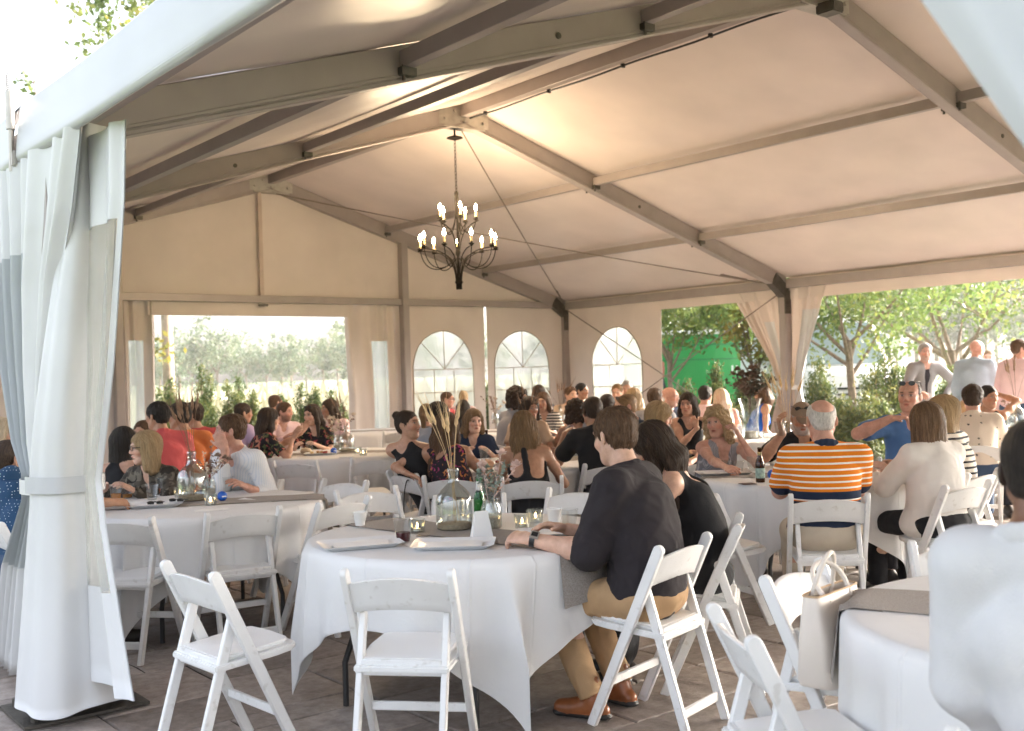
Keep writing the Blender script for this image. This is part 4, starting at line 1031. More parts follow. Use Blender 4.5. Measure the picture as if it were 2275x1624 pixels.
drape('inner white curtain with clear window hanging behind the wrapped near post', (-6.03, -.02), (0, -1), [(2.62, .30, .84, .02), (2.30, .32, .80, .02), (1.6, .30, .60, .025), (1.10, .22, .40, .03), (.9, .20, .46, .03), (.20, .20, .78, .04)], (1, 0), 2, mat=CURTM, seed=14, group='curtains wrapped round the near post',
      win=[(CURTM, 0, 1, 9, 2.22), (CLEAR2, 0, .93, 2.22, .62), (CURTM, .93, 1, 2.22, .62), (CURTM, 0, 1, .62, -9)])
drape('bright white curtain sweeping from the eave to the next near post', (-6.04, -4.98), (0, 1), [(2.64, 0, .86, .012), (2.06, 0, .525, .014), (1.80, 0, .37, .016), (1.45, 0, .26, .02), (1.15, 0, .18, .03), (.7, 0, .30, .03), (.05, 0, .42, .04)], (1, 0), 3, mat=FASCM, seed=15, ties=(1.12,))
wt = MB().box((-.16, -.11, .02), (.16, .11, .15)).obj('ballast_pad', CURTM, None, at_z(205, 1545, 0)+np.array([.02, .10, 0]), -.3, bevel=.02)
tag(wt, 'scuffed white ballast pad on the steel plate of the near post', 'weight')

# ------------------------------------------------------------------ trees and shrubs
def leaf_material(name, a, b, c_, trans=.35):
    m, N, L, P = material(name); at = N.new('ShaderNodeAttribute'); at.attribute_name = 'tone'
    r = ramp(N, [(0, a), (.5, b), (1, c_)]); L.new(at.outputs['Fac'], r.inputs[0]); L.new(r.outputs[0], P.inputs['Base Color']); P.inputs['Roughness'].default_value = .55
    tl = N.new('ShaderNodeBsdfTranslucent'); L.new(r.outputs[0], tl.inputs['Color']); ms = N.new('ShaderNodeMixShader'); ms.inputs[0].default_value = trans
    L.new(P.outputs[0], ms.inputs[1]); L.new(tl.outputs[0], ms.inputs[2]); L.new(ms.outputs[0], N['Material Output'].inputs['Surface']); MATS[name] = m; return m
LEAF = leaf_material('maple_leaf', (.075, .125, .035), (.15, .21, .06), (.30, .31, .085), .5)
LEAFY = leaf_material('yellow_leaf', (.10, .12, .03), (.26, .22, .05), (.42, .31, .07))
YEW = leaf_material('yew_needles', (.045, .08, .028), (.10, .135, .04), (.26, .25, .07), .3)
FARL = leaf_material('far_leaf', (.06, .11, .055), (.10, .155, .075), (.19, .20, .10), .3)
DRY = leaf_material('dry_grass', (.28, .27, .17), (.40, .37, .26), (.54, .49, .38), .4)
BARK = simple('bark', (.20, .145, .105), .9, .3, 14, .7, 40); BARKP = simple('bark_pale', (.36, .27, .20), .9, .25, 8, .5, 24)
def leaves(centres, radii, per, size, seed, aspect=.6, up=0.0, flat=1.0, tone_dir=None):
    """many single leaves around twig centres"""
    r = np.random.default_rng(seed); C_ = np.repeat(centres, per, 0); R_ = np.repeat(radii, per)
    n = len(C_); P = C_+r.normal(size=(n, 3))*np.array([1, 1, flat])*R_[:, None]*.55
    a = r.normal(size=(n, 3)); a[:, 2] = a[:, 2]*(1-up)+up*2.2; a /= np.linalg.norm(a, axis=1, keepdims=True)
    b = np.cross(a, r.normal(size=(n, 3))); b /= np.linalg.norm(b, axis=1, keepdims=True)
    s = size*(.6+.8*r.random(n))[:, None]
    V = np.stack([P-a*s*.5, P+b*s*aspect*.5, P+a*s*.5, P-b*s*aspect*.5], 1).reshape(-1, 3)
    Q = np.arange(4*n).reshape(-1, 4)
    tone = np.clip(np.repeat(r.random(len(centres)), per)*.6+r.random(n)*.5-.05, 0, 1)
    return V, Q, np.repeat(tone, 4)
def leaf_obj(name, V, Q, tone, mat, parent, org):
    me = mesh_np(name, V-np.array(org), Q, mat, smooth=False)
    a = me.attributes.new('tone', 'FLOAT', 'POINT'); a.data.foreach_set('value', tone.astype(np.float32)); return link(name, me, parent)
def tree(label, base, h_fork, h_top, crown_r, seed, leaf=LEAF, bark=BARK, trunk_r=.13, n_limb=7, ncl=170, per=60, lsize=.11, crown_z0=None, group=None, squash=1.0, name='tree', aim=None):
    r = random.Random(seed); base = np.array([base[0], base[1], 0.0]) if len(base) < 3 else np.array(base, float)
    root = empty(name, base, 0, label, 'tree', group); m = MB(); tips = []
    lean = np.array([r.uniform(-.12, .12), r.uniform(-.12, .12), 0]); fork = np.array([0, 0, h_fork])+lean*h_fork*.4
    m.tube([(0, 0, -.1), fork*.35+np.array([.02, 0, 0]), fork*.7, fork], [trunk_r*1.25, trunk_r, trunk_r*.92, trunk_r*.85], 10)
    z0 = crown_z0 if crown_z0 is not None else h_fork*.75
    for i in range(n_limb):
        a = i*2.4+r.uniform(-.4, .4); st = fork*(r.uniform(.62, 1.0)); out = crown_r*r.uniform(.45, .85); zz = h_fork+(h_top-h_fork)*r.uniform(.25, .85)
        e = np.array([math.cos(a)*out, math.sin(a)*out, zz]); mid = st*.55+e*.45+np.array([0, 0, -.08*out]); 
        m.tube([st, st*.75+e*.25+np.array([math.cos(a), math.sin(a), 0])*.06*out, mid, e], [trunk_r*.55, trunk_r*.42, trunk_r*.28, trunk_r*.08], 7)
        for k in range(4):
            q = mid+(e-mid)*r.uniform(.0, .9); b2 = q+np.array([r.uniform(-1, 1), r.uniform(-1, 1), r.uniform(-.1, .8)])*crown_r*.34
            m.tube([q, (q+b2)/2+np.array([0, 0, .05]), b2], [trunk_r*.17, trunk_r*.11, trunk_r*.04], 5); tips.append(b2)
    m.obj('trunk', bark, root, smooth=True)
    cs = list(tips); cz = (z0+h_top)/2
    while len(cs) < ncl:
        v = np.array([r.gauss(0, 1), r.gauss(0, 1), r.gauss(0, 1)]); v /= np.linalg.norm(v); k = r.uniform(.45, 1.0)**.6
        k *= 1+.22*math.sin(v[0]*5+seed)+.18*math.sin(v[1]*7-v[2]*4)
        p = np.array([v[0]*crown_r*k, v[1]*crown_r*k, cz+v[2]*(h_top-z0)/2*k*squash]); cs.append(p)
    cs = np.array(cs); rad = np.array([r.uniform(.10, .24)*crown_r for _ in cs])
    V, Q, tn = leaves(cs, rad, per, lsize, seed); leaf_obj('crown', V, Q, tn, leaf, root, (0, 0, 0)); return root
def shrub(label, base, h, w, seed, mat=YEW, spires=6, n=5200, group='evergreen shrubs round the patio', lsize=.085):
    r = random.Random(seed); root = empty('evergreen_shrub', base, 0, label, 'shrub', group); cs = []; rad = []; m = MB()
    for i in range(spires):
        a = r.uniform(0, 6.28); o = w*.5*r.uniform(.05, .75) if i else 0; hh = h*(1 if i == 0 else r.uniform(.55, .92)); bx, by = math.cos(a)*o, math.sin(a)*o
        m.tube([(bx*.3, by*.3, 0), (bx, by, hh*.5), (bx*1.05, by*1.05, hh*.95)], [.03, .02, .006], 5)
        for k in range(34):
            z = hh*(.06+.94*(k/33)); wd = w*.30*(1-(k/33)**1.6)+.03; aa = r.uniform(0, 6.28); q = r.random()**.5
            cs.append((bx+math.cos(aa)*wd*q, by+math.sin(aa)*wd*q, z)); rad.append(.10*w+.02)
    m.obj('stem', BARK, root); per = max(6, n//len(cs)); V, Q, tn = leaves(np.array(cs), np.array(rad), per, lsize, seed, .30, .50)
    leaf_obj('foliage', V, Q, tn, mat, root, (0, 0, 0)); return root
P2 = lambda x, dep: at_depth(x, 812, dep)*np.array([1, 1, 0])
# maples on the right of the tent
tree('maple tree standing behind the white van, slim grey trunk', P2(1893, 21.5), 1.95, 4.9, 2.5, 21, trunk_r=.082, ncl=150, per=62, lsize=.10, crown_z0=1.9, group='maples along the lawn')
tree('maple tree with thick forked trunk behind the standing men', P2(2116, 26), 1.75, 6.2, 3.6, 23, trunk_r=.115, ncl=175, per=66, lsize=.115, crown_z0=2.1, group='maples along the lawn')
tree('young maple with pale trunk in front of the green trailer', P2(1487, 24), 1.9, 4.6, 1.7, 27, trunk_r=.055, ncl=95, per=55, lsize=.12, crown_z0=1.75, group='maples along the lawn', leaf=LEAF)
tree('yellowing maple between the green trailer and the tied curtain', P2(1676, 25), 1.6, 4.6, 1.15, 29, trunk_r=.05, ncl=70, per=55, lsize=.12, crown_z0=1.5, leaf=LEAFY, group='maples along the lawn')
tree('tall leafy tree behind the green trailer', P2(1590, 44), 2.6, 8.2, 4.6, 31, trunk_r=.14, ncl=120, per=60, lsize=.2, crown_z0=2.9, group='maples along the lawn')
tree('tree with pale trunk and sunlit yellow leaves at the field edge', P2(372, 24), 4.4, 8.6, 2.0, 33, leaf=LEAFY, bark=BARKP, trunk_r=.13, ncl=80, per=42, lsize=.16, crown_z0=2.9)
tree('tall tree whose top shows above the tent eave beside the tension rod', P2(318, 30), 5.5, 14.0, 1.7, 35, trunk_r=.2, ncl=80, per=46, lsize=.19, crown_z0=9.0, leaf=LEAF)
tree('lower tree whose twigs show over the eave near the fascia joint', P2(138, 28), 4.2, 11.7, .95, 36, trunk_r=.14, ncl=26, per=34, lsize=.17, crown_z0=7.5, leaf=LEAF)
tree('small tree top peeping above the eave beside the taller one', P2(226, 29), 5.0, 12.5, 1.0, 38, trunk_r=.15, ncl=28, per=40, lsize=.18, crown_z0=8.6, leaf=LEAF)
# evergreen shrubs round the patio
SH = [(1523, 19.0, 1.25, .9, 41, 'yellow green shrub under the young maple beside the window wall'), (1590, 19.5, 1.55, .7, 42, 'pointed shrub standing alone in front of the green trailer'), (1648, 20, 1.2, .9, 43, 'bushy shrub left of the tied curtain'),
      (1700, 18, 1.35, .9, 44, 'dark shrub behind the tied curtain'), (1820, 18.2, 1.62, 1.15, 45, 'tall conical shrub in front of the white van'), (1868, 17.0, .95, .9, 46, 'low shrub at the foot of the slim maple'), (1965, 17.8, 1.70, 1.0, 47, 'pointed shrub between the slim maple and the man in the blazer'),
      (1925, 17.0, 1.0, .9, 48, 'low dense shrub beside the pointed one'), (2010, 18.5, 1.35, .8, 49, 'light green shrub at the blazer man'), (2105, 19.5, 1.35, 1.1, 50, 'shrub in front of the forked maple'), (2190, 20.5, 1.25, 1.2, 51, 'round shrub behind the men in pale shirts'), (2255, 20.5, 1.2, 1.1, 52, 'shrub behind the man in the pink shirt')]
for x, dep, h, w, sd, lb in SH: shrub(lb, P2(x, dep), h, w, sd)
k = 0
for x, dep, h, w in [(352, 20.5, 1.35, .5), (377, 20.8, 1.60, .45), (402, 21, 1.15, .6), (438, 20, 1.20, .6), (470, 21, 1.05, .6), (447, 22, 1.85, .45), (505, 20.5, 1.45, .6), (530, 21.5, 1.55, .5), (560, 21, 1.30, .6), (622, 22, 1.2, .6), (664, 21, 1.40, .6), (700, 21, 1.30, .6), (735, 22, 1.25, .6)]:
    shrub('narrow evergreen spire in the hedge along the field edge', P2(x, dep), h*1.0, w*1.1, 60+k, spires=4, n=2600, group='hedge spires along the field', mat=YEW); k += 1
shrub('low evergreen seen through the sunlit slit between the window walls', P2(1078, 23), 1.2, .8, 77)
# pale plumed grass beyond the hedge
r_ = np.random.default_rng(5); Vg = []; ng = 3600
gx = np.concatenate([r_.uniform(330, 1500, ng)]); gd = r_.uniform(24, 40, ng); cs = np.array([P2(x, d) for x, d in zip(gx, gd)]); hh = r_.uniform(.55, .95, ng)+.5*(r_.random(ng) < .12)
bend = r_.normal(size=(ng, 3))*.16; w = .03; side = np.array([_r0*w]*ng)
a0 = cs-side; a1 = cs+side; tip = cs+bend; tip[:, 2] = hh; mid = cs+bend*.35; mid[:, 2] = hh*.62
V = np.stack([a0, a1, mid+side*1.0, mid-side*1.0], 1).reshape(-1, 3); V2 = np.stack([mid-side*1.5, mid+side*1.5, tip+side*.8, tip-side*.8], 1).reshape(-1, 3)
VV = np.concatenate([V, V2]); tn = np.repeat(r_.random(2*ng), 4); o = leaf_obj('plumed_grass', VV, np.arange(len(VV)).reshape(-1, 4), tn, DRY, None, (0, 0, 0)); tag(o, 'pale plumed grass at the edge of the field', 'grass', kind='stuff')
# far field edge and woods
mead = MB(); mead.add([tuple(P2(-400, 34)+np.array([0, 0, -.02])), tuple(P2(1350, 34)+np.array([0, 0, -.02])), tuple(P2(1350, 200)+np.array([0, 0, -.02])), tuple(P2(-400, 200)+np.array([0, 0, -.02]))], [(0, 1, 2, 3)])
tag(mead.obj('meadow', grass_material('meadow_grass', (.26, .27, .13), (.34, .35, .20), (.44, .42, .27))), kind='structure')
def wood(label, x0, x1, dep, hmin, hmax, n, seed, name='far_tree', gap=0.0, group='trees of the far wood', trunks=False):
    r = random.Random(seed)
    for i in range(n):
        x = x0+(x1-x0)*(i+.5)/n+r.uniform(-.4, .4)*(x1-x0)/n; d = dep*r.uniform(.92, 1.12); h = r.uniform(hmin, hmax); cr = h*r.uniform(.34, .46)
        tree(label, P2(x, d), h*(.30 if not trunks else .42), h, cr, seed*100+i, leaf=FARL, bark=BARKP if trunks else BARK, trunk_r=h*.018, n_limb=5, ncl=60, per=34, lsize=h*.042, crown_z0=h*(.10 if not trunks else .22), group=group, name=name)
wood('rounded hazy tree in the wood across the field', 280, 820, 185, 7.5, 11.5, 17, 3)
wood('rounded hazy tree behind the window walls', 860, 1500, 185, 7, 11, 9, 4)
wood('slim trunked hazy tree at the far side of the golf lawn', 1880, 2350, 150, 11, 17, 17, 5, trunks=True, group='trees beyond the golf lawn')
wood('hazy tree in the wood behind the trailer', 1480, 1880, 120, 9, 13, 8, 6, group='trees beyond the trailer')
wood('pale tree of the wood left of the near post', -300, 280, 170, 8, 12, 7, 8, group='trees left of the tent')

# ------------------------------------------------------------------ green trailer, van and canopy on the lawn
GRN = simple('trailer_green', (.018, .27, .065), .35, .06, 2, .0); WHT = simple('vehicle_white', (.80, .80, .80), .25, .03, 2); DRK = simple('tyre_black', (.02, .02, .02), .7); CHR = simple('grille_dark', (.045, .05, .05), .3, .1, 4, metal=.5)
GLS = simple('vehicle_glass', (.30, .36, .38), .08, .08, 2)
def frame_at(x, dep, deg):
    p = P2(x, dep); d = heading(deg); return p, math.atan2(d[1], d[0])
p, rz = frame_at(1612, 29.5, 92)
tr = empty('green_trailer', p, rz, 'long bright green trailer printed with golfers on the lawn', 'trailer')   # local x runs along its side
MB().box((-2.7, -.02, .42), (3.9, 2.3, 2.42)).obj('body', GRN, tr, bevel=.05)
MB().box((-2.75, -.06, 2.42), (3.95, 2.34, 2.54)).obj('roof', WHT, tr, bevel=.03)
for z in (1.72, 2.12): MB().box((-2.6, -.035, z), (3.8, -.021, z+.035)).obj('side_rail', simple('trailer_rail', (.012, .16, .05), .4), tr)
MB().box((-2.71, -.03, .30), (3.91, -.021, .46)).obj('skirt', CHR, tr)
for x in (-.2, .75):
    wl = MB().tube([(x, -.02, .34), (x, .22, .34)], .34, 20).obj('wheel', DRK, tr, smooth=True); MB().tube([(x, -.035, .34), (x, -.02, .34)], .19, 14).obj('rim', WHT, wl)
pr_d = simple('print_dark', (.03, .035, .05), .5); pr_y = simple('print_straw', (.55, .48, .14), .5); pr_w = simple('print_white', (.55, .66, .60), .5); pr_r = simple('print_red', (.45, .16, .12), .5)
def golfer(cx, z0, s, shirt):                      # flat print of a golfer, on the trailer's side
    fig = MB(); Y = -.028
    fig.add([(cx-.10*s, Y, z0), (cx-.04*s, Y, z0), (cx+.05*s, Y, z0+.62*s), (cx-.06*s, Y, z0+.62*s)], [(0, 1, 2, 3)]).add([(cx+.12*s, Y, z0), (cx+.18*s, Y, z0), (cx+.06*s, Y, z0+.62*s), (cx-.03*s, Y, z0+.60*s)], [(0, 1, 2, 3)])
    fig.obj('printed_trousers', pr_d, tr)
    t = MB().add([(cx-.07*s, Y-.001, z0+.60*s), (cx+.07*s, Y-.001, z0+.60*s), (cx+.10*s, Y-.001, z0+.92*s), (cx-.20*s, Y-.001, z0+.98*s), (cx-.10*s, Y-.001, z0+.80*s)], [(0, 1, 2, 3, 4)])
    t.add([(cx+.03*s, Y-.002, z0+.9*s), (cx+.10*s, Y-.002, z0+.94*s), (cx-.12*s, Y-.002, z0+1.16*s), (cx-.17*s, Y-.002, z0+1.10*s)], [(0, 1, 2, 3)])
    t.obj('printed_shirt', shirt, tr); MB().lathe([(0, -.004), (.065*s, 0)], (0, 0, 0), 10)
    h = MB(); n = 10; h.add([(cx+.03*s+.065*s*math.cos(6.283*k/n), Y-.002, z0+1.03*s+.075*s*math.sin(6.283*k/n)) for k in range(n)], [tuple(range(n))]); h.obj('printed_head', pr_r, tr)
golfer(-1.75, .72, .9, pr_r); golfer(1.62, .72, .95, pr_y); golfer(3.15, .95, .95, pr_y)
for i in range(5): MB().box((.15+i*.12, -.030, 1.30), (.20+i*.12, -.024, 1.55+.06*(i == 4))).obj('printed_letter', pr_w, tr)
for i in range(9): MB().box((1.05+i*.14, -.029, .86), (1.10+i*.14, -.023, 1.18)).obj('printed_letter', pr_y, tr)
for i in range(6): MB().box((2.15+i*.12, -.029, 1.32), (2.21+i*.12, -.023, 1.46)).obj('printed_letter', pr_w, tr)
# van, nose towards the patio
p, rz = frame_at(1862, 23.5, 177)
van = empty('white_van', p, rz, 'white delivery van with dark barred grille behind the slim maple', 'van')   # local +x = nose
body = MB(); sec = [(-4.4, .45, 2.55), (-.9, .45, 2.6), (-.35, .45, 2.45), (.55, .45, 1.45), (1.25, .45, 1.28), (1.42, .48, 1.10), (1.46, .45, .60)]
for sgn in (0,):
    V = []; 
    for x, zl, zh in sec:
        wd = .98 if x < .6 else .93 if x < 1.3 else .86; V += [(x, -wd, zl), (x, -wd, zh-.12), (x, -wd+.14, zh), (x, wd-.14, zh), (x, wd, zh-.12), (x, wd, zl)]
    F = [(i*6+k, i*6+(k+1) % 6, (i+1)*6+(k+1) % 6, (i+1)*6+k) for i in range(len(sec)-1) for k in range(6)]+[tuple(range(6))[::-1], tuple((len(sec)-1)*6+k for k in range(6))]
    body.add(V, F)
body.obj('body', WHT, van, bevel=.05)
MB().add([(-.31, -.80, 2.40), (-.31, .80, 2.40), (.50, .84, 1.49), (.50, -.84, 1.49)], [(0, 1, 2, 3)]).add([(-.29, -.80, 2.41), (-.29, .80, 2.41), (.52, .84, 1.50), (.52, -.84, 1.50)], [(3, 2, 1, 0)]).obj('windscreen', GLS, van)
for z in (.62, .74, .86, .98): MB().box((1.44, -.56, z), (1.485, .56, z+.045)).obj('grille_bar', CHR, van, bevel=.008)
for s in (-1, 1):
    MB().box((1.40, s*.74-.13, .86), (1.475, s*.74+.13, 1.10)).obj('headlight', GLS, van, bevel=.03); MB().box((-.15, s*1.0-.02, 1.5), (.10, s*1.14, 1.85)).obj('mirror', CHR, van, bevel=.03)
    MB().box((-.85, s*.985-.004, 1.5), (.05, s*.985+.004, 2.15)).obj('side_window', GLS, van)
    for x in (.75, -3.2):
        wl = MB().tube([(x, s*.78, .36), (x, s*1.0, .36)], .36, 20).obj('wheel', DRK, van, smooth=True); MB().tube([(x, s*.995, .36), (x, s*1.012, .36)], .2, 14).obj('rim', WHT, wl)
MB().box((1.38, -.92, .40), (1.52, .92, .60)).obj('bumper', CHR, van, bevel=.04)
# small white canopy with pole
p, rz = frame_at(1868, 31, 90)
can = empty('pop_up_canopy', p, rz, 'small white pop-up canopy on thin poles beyond the van', 'canopy')
cm = MB(); hw = 1.25; cz = 2.55
cm.add([(-hw, -hw, 2.15), (hw, -hw, 2.15), (hw, hw, 2.15), (-hw, hw, 2.15), (0, 0, 2.85), (-hw, -hw, 1.88), (hw, -hw, 1.88), (hw, hw, 1.88), (-hw, hw, 1.88)], [(0, 1, 4), (1, 2, 4), (2, 3, 4), (3, 0, 4), (0, 5, 6, 1), (1, 6, 7, 2), (2, 7, 8, 3), (3, 8, 5, 0)]); cm.obj('canopy_cloth', CURTM, can)
for sx in (-1, 1):
    for sy in (-1, 1): MB().tube([(sx*(hw-.03), sy*(hw-.03), 0), (sx*(hw-.03), sy*(hw-.03), 2.14)], .025, 8).obj('pole', WHT, can)

# ------------------------------------------------------------------ chandelier hung from the ridge
IRON = simple('black_iron', (.010, .008, .006), .8, .2, 20, .1, 80, metal=.0, spec=.06); SLEEVE = simple('candle_sleeve', (.70, .52, .26), .5, .05)
BULB = emit('lit_bulb', (1.0, .80, .50), 26.0)
CH = np.array([-.07, 5.06, 0.0])
chand = empty('chandelier', CH, 0, 'black iron two-tier chandelier with lit candle bulbs hanging from the ridge', 'chandelier')
mb = MB().lathe([(.005, 4.47), (.012, 4.40), (.012, 4.36), (.09, 4.335), (.10, 4.325), (.02, 4.30), (.0, 4.30)], n=16); mb.obj('ceiling_cup', IRON, chand, smooth=True)
for i in range(15):
    z = 4.28-i*.041; t = [(0, 0, 0)]*0; pts = [(.013*math.cos(a) if i % 2 else 0, 0 if i % 2 else .013*math.cos(a), z+.026*math.sin(a)) for a in np.linspace(0, 6.283, 11)]
    MB().tube(pts, .0036, 5, cap=False).obj('chain_link', IRON, chand, smooth=True)
MB().lathe([(0, 3.70), (.022, 3.69), (.026, 3.66), (.018, 3.64), (.022, 3.60), (.022, 3.40), (.012, 3.36), (.010, 3.02), (.026, 3.00), (.03, 2.96), (.016, 2.92), (.012, 2.70), (.0, 2.70)], n=12).obj('stem', IRON, chand, smooth=True)
MB().lathe([(.040, 2.60), (.047, 2.605), (.047, 2.625), (.040, 2.63)], n=20, close=True).obj('collar', IRON, chand, smooth=True)
def bez(p, n=16):
    p = [np.array(q, float) for q in p]; out = []
    for t in np.linspace(0, 1, n): out.append((1-t)**3*p[0]+3*t*(1-t)**2*p[1]+3*t*t*(1-t)*p[2]+t**3*p[3])
    return out
def chand_arm(a, R_, zb, z0, lower):
    c, s = math.cos(a), math.sin(a); Q = lambda r, z: (r*c, r*s, z)
    if lower:
        pts = bez([Q(.030, 2.53), Q(.03, 2.72), Q(.05, 2.86), Q(.16, 2.93)], 12)+bez([Q(.16, 2.93), Q(.24, 2.98), Q(.33, 3.0), Q(R_+.03, 3.00)], 8)[1:]
        p2 = bez([Q(.05, 2.90), Q(.16, 2.72), Q(R_-.02, 2.72), Q(R_, 3.02)], 16)
    else:
        pts = bez([Q(.02, 3.00), Q(.05, 3.20), Q(.10, 3.28), Q(R_+.03, 3.34)], 14); p2 = bez([Q(.015, 3.50), Q(.03, 3.12), Q(R_-.03, 3.12), Q(R_, 3.36)], 16)
    arm = MB().tube(pts, .0068, 6).tube(p2, .0062, 6).obj('arm', IRON, chand, smooth=True)
    MB().lathe([(.004, zb-.12), (.02, zb-.115), (.034, zb-.10), (.034, zb-.095), (.018, zb-.088), (.018, zb-.075)], Q(R_, 0), 12).obj('bobeche', IRON, arm, smooth=True)
    MB().lathe([(.0135, zb-.088), (.0135, zb+.0)], Q(R_, 0), 10).obj('candle_sleeve', SLEEVE, arm, smooth=True)
    MB().lathe([(.006, zb-.004), (.014, zb+.012), (.018, zb+.030), (.014, zb+.052), (.006, zb+.072), (.0, zb+.082)], Q(R_, 0), 10).obj('bulb', BULB, arm, smooth=True)
    l = bpy.data.lights.new('bulb_light', 'POINT'); l.energy = 2.1; l.color = (1.0, .74, .48); l.shadow_soft_size = .03
    lo = bpy.data.objects.new('bulb_light', l); COL.objects.link(lo); lo.parent = chand; lo.location = Q(R_, zb+.11)
for i in range(9): chand_arm(i*2*pi/9+.25, .455, 3.12, 0, True)
for i in range(5): chand_arm(i*2*pi/5+.5, .225, 3.46, 0, False)

# ------------------------------------------------------------------ white folding chairs
RESIN = simple('white_resin', (.74, .74, .735), .40, .04, 7, .05, 30)
_rn = RESIN.node_tree.nodes; _rl = RESIN.node_tree.links; _ri = _rn.new('ShaderNodeObjectInfo'); _rt = _rn.new('ShaderNodeTexCoord'); _ra = _rn.new('ShaderNodeVectorMath'); _ra.operation = 'ADD'   # scuffs differ from chair to chair
_rz = _rn.new('ShaderNodeTexNoise'); _rz.inputs['Scale'].default_value = 26; _rz.inputs['Detail'].default_value = 7; _rl.new(_rt.outputs['Object'], _ra.inputs[0]); _rl.new(_ri.outputs['Location'], _ra.inputs[1]); _rl.new(_ra.outputs[0], _rz.inputs['Vector'])
_rr = ramp(_rn, [(.60, (1, 1, 1)), (.70, (.80, .78, .75))]); _rl.new(_rz.outputs['Fac'], _rr.inputs[0]); _rm = _rn.new('ShaderNodeMix'); _rm.data_type = 'RGBA'; _rm.blend_type = 'MULTIPLY'; _rm.inputs[0].default_value = .8
_rc = [n for n in _rn if n.type == 'VALTORGB' and n is not _rr][0]; _rl.new(_rc.outputs[0], _rm.inputs[6]); _rl.new(_rr.outputs[0], _rm.inputs[7]); _rl.new(_rm.outputs[2], _rn['Principled BSDF'].inputs['Base Color'])
PAD = simple('white_vinyl_pad', (.80, .80, .795), .4, .02, 5, .08, 60)
HOLE = simple('rivet', (.35, .35, .35), .4, metal=.7)
def chair_parts():
    P = {}
    top = np.array([0, -.170, .775]); foot = np.array([0, .185, 0])
    for sx in (-1, 1):
        x = sx*.208; d = _n(foot-top); n_ = np.array([0, -d[2], d[1]]); m = MB()
        w = .0235; th = .0135; V = []
        for q in np.linspace(0, 1, 2): pass
        pts = [(a, top+d*(.0)+n_*0) for a in (0,)]
        out = []; L_ = np.linalg.norm(foot-top)
        prof = [(w*math.cos(t), -w*math.sin(t)) for t in np.linspace(0, math.pi, 9)]      # rounded head
        loop = [(u, v) for u, v in prof]+[(-w, L_), (w, L_)]
        V = [(x+s2*th, *(top+d*v+n_*u)[1:]) for s2 in (-1, 1) for u, v in loop]; V = [(a, b, max(c, .0)) for a, b, c in V]
        k = len(loop); m.add(V, [tuple(range(k)), tuple(range(2*k-1, k-1, -1))]+[(i, k+i, k+(i+1) % k, (i+1) % k) for i in range(k)])
        P.setdefault('post', []).append(m.mesh('post', RESIN, bevel=.004, seg=1))
        # rear leg, inside the post
        a = np.array([0, .185-.355*.60/.775+.012, .60]); b = np.array([0, -.255, 0]); d2 = _n(b-a); n2 = np.array([0, -d2[2], d2[1]]); L2_ = np.linalg.norm(b-a); w2 = .020; th2 = .0125; x2 = sx*.166
        loop = [(w2*math.cos(t), -w2*math.sin(t)) for t in np.linspace(0, math.pi, 9)]+[(-w2, L2_), (w2, L2_)]
        V = [(x2+s2*th2, *(a+d2*v+n2*u)[1:]) for s2 in (-1, 1) for u, v in loop]; V = [(p_, q_, max(c, .0)) for p_, q_, c in V]; m = MB()
        m.add(V, [tuple(range(k)), tuple(range(2*k-1, k-1, -1))]+[(i, k+i, k+(i+1) % k, (i+1) % k) for i in range(k)])
        P.setdefault('rear_leg', []).append(m.mesh('rear_leg', RESIN, bevel=.004, seg=1))
    # back rail: bowed board with arched edges
    n = 14; F_, B_ = [], []; pb = lambda z: .185-.355*z/.775
    for i in range(n+1):
        q = i/n*2-1; x = q*.200; zt = .735+.030*(1-q*q); zb_ = .615+.022*(1-q*q); bow = -.030*(1-q*q)
        F_.append([(x, pb(z)+bow+.009, z) for z in np.linspace(zb_, zt, 5)]); B_.append([(x, pb(z)+bow-.009, z) for z in np.linspace(zb_, zt, 5)])
    m = MB().sheet(F_).sheet([r[::-1] for r in B_]); e = []
    for i in range(n): 
        m.add([F_[i][4], F_[i+1][4], B_[i+1][4], B_[i][4]], [(0, 1, 2, 3)]); m.add([F_[i][0], F_[i+1][0], B_[i+1][0], B_[i][0]], [(3, 2, 1, 0)])
    for i in (0, n): m.add([F_[i][0], F_[i][4], B_[i][4], B_[i][0]], [(0, 1, 2, 3) if i else (3, 2, 1, 0)])
    P['back_rail'] = [m.mesh('back_rail', RESIN, bevel=.003, seg=1)]
    # seat frame and pad
    out_ = [(-.185, -.165), (.185, -.165), (.198, .10), (.188, .175), (.160, .205), (0, .214), (-.160, .205), (-.188, .175), (-.198, .10)]
    def plate(pts, z0, z1, tilt=.030): 
        f = lambda p, z: (p[0], p[1], z+(p[1]-.02)*tilt/.38); k = len(pts)
        return MB().add([f(p, z0) for p in pts]+[f(p, z1) for p in pts], [tuple(range(k))[::-1], tuple(range(k, 2*k))]+[(i, (i+1) % k, k+(i+1) % k, k+i) for i in range(k)])
    P['seat_frame'] = [plate(out_, .415, .442).mesh('seat_frame', RESIN, bevel=.006)]
    P['seat_pad'] = [plate([(x*.88, y*.88+.003) for x, y in out_], .443, .463).mesh('seat_pad', PAD, bevel=.009, seg=3)]
    P['stretcher'] = [MB().bar((-.197, .185-.355*.20/.775, .20), (.197, .185-.355*.20/.775, .20), .018, .036).mesh('stretcher', RESIN, bevel=.004, seg=1),
                      MB().bar((-.158, -.222, .10), (.158, -.222, .10), .018, .040).mesh('stretcher', RESIN, bevel=.004, seg=1)]
    P['seat_rail'] = [MB().bar((-.155, -.140, .418), (.155, -.140, .418), .018, .062).mesh('seat_rail', RESIN, bevel=.004, seg=1)]
    rv = MB()
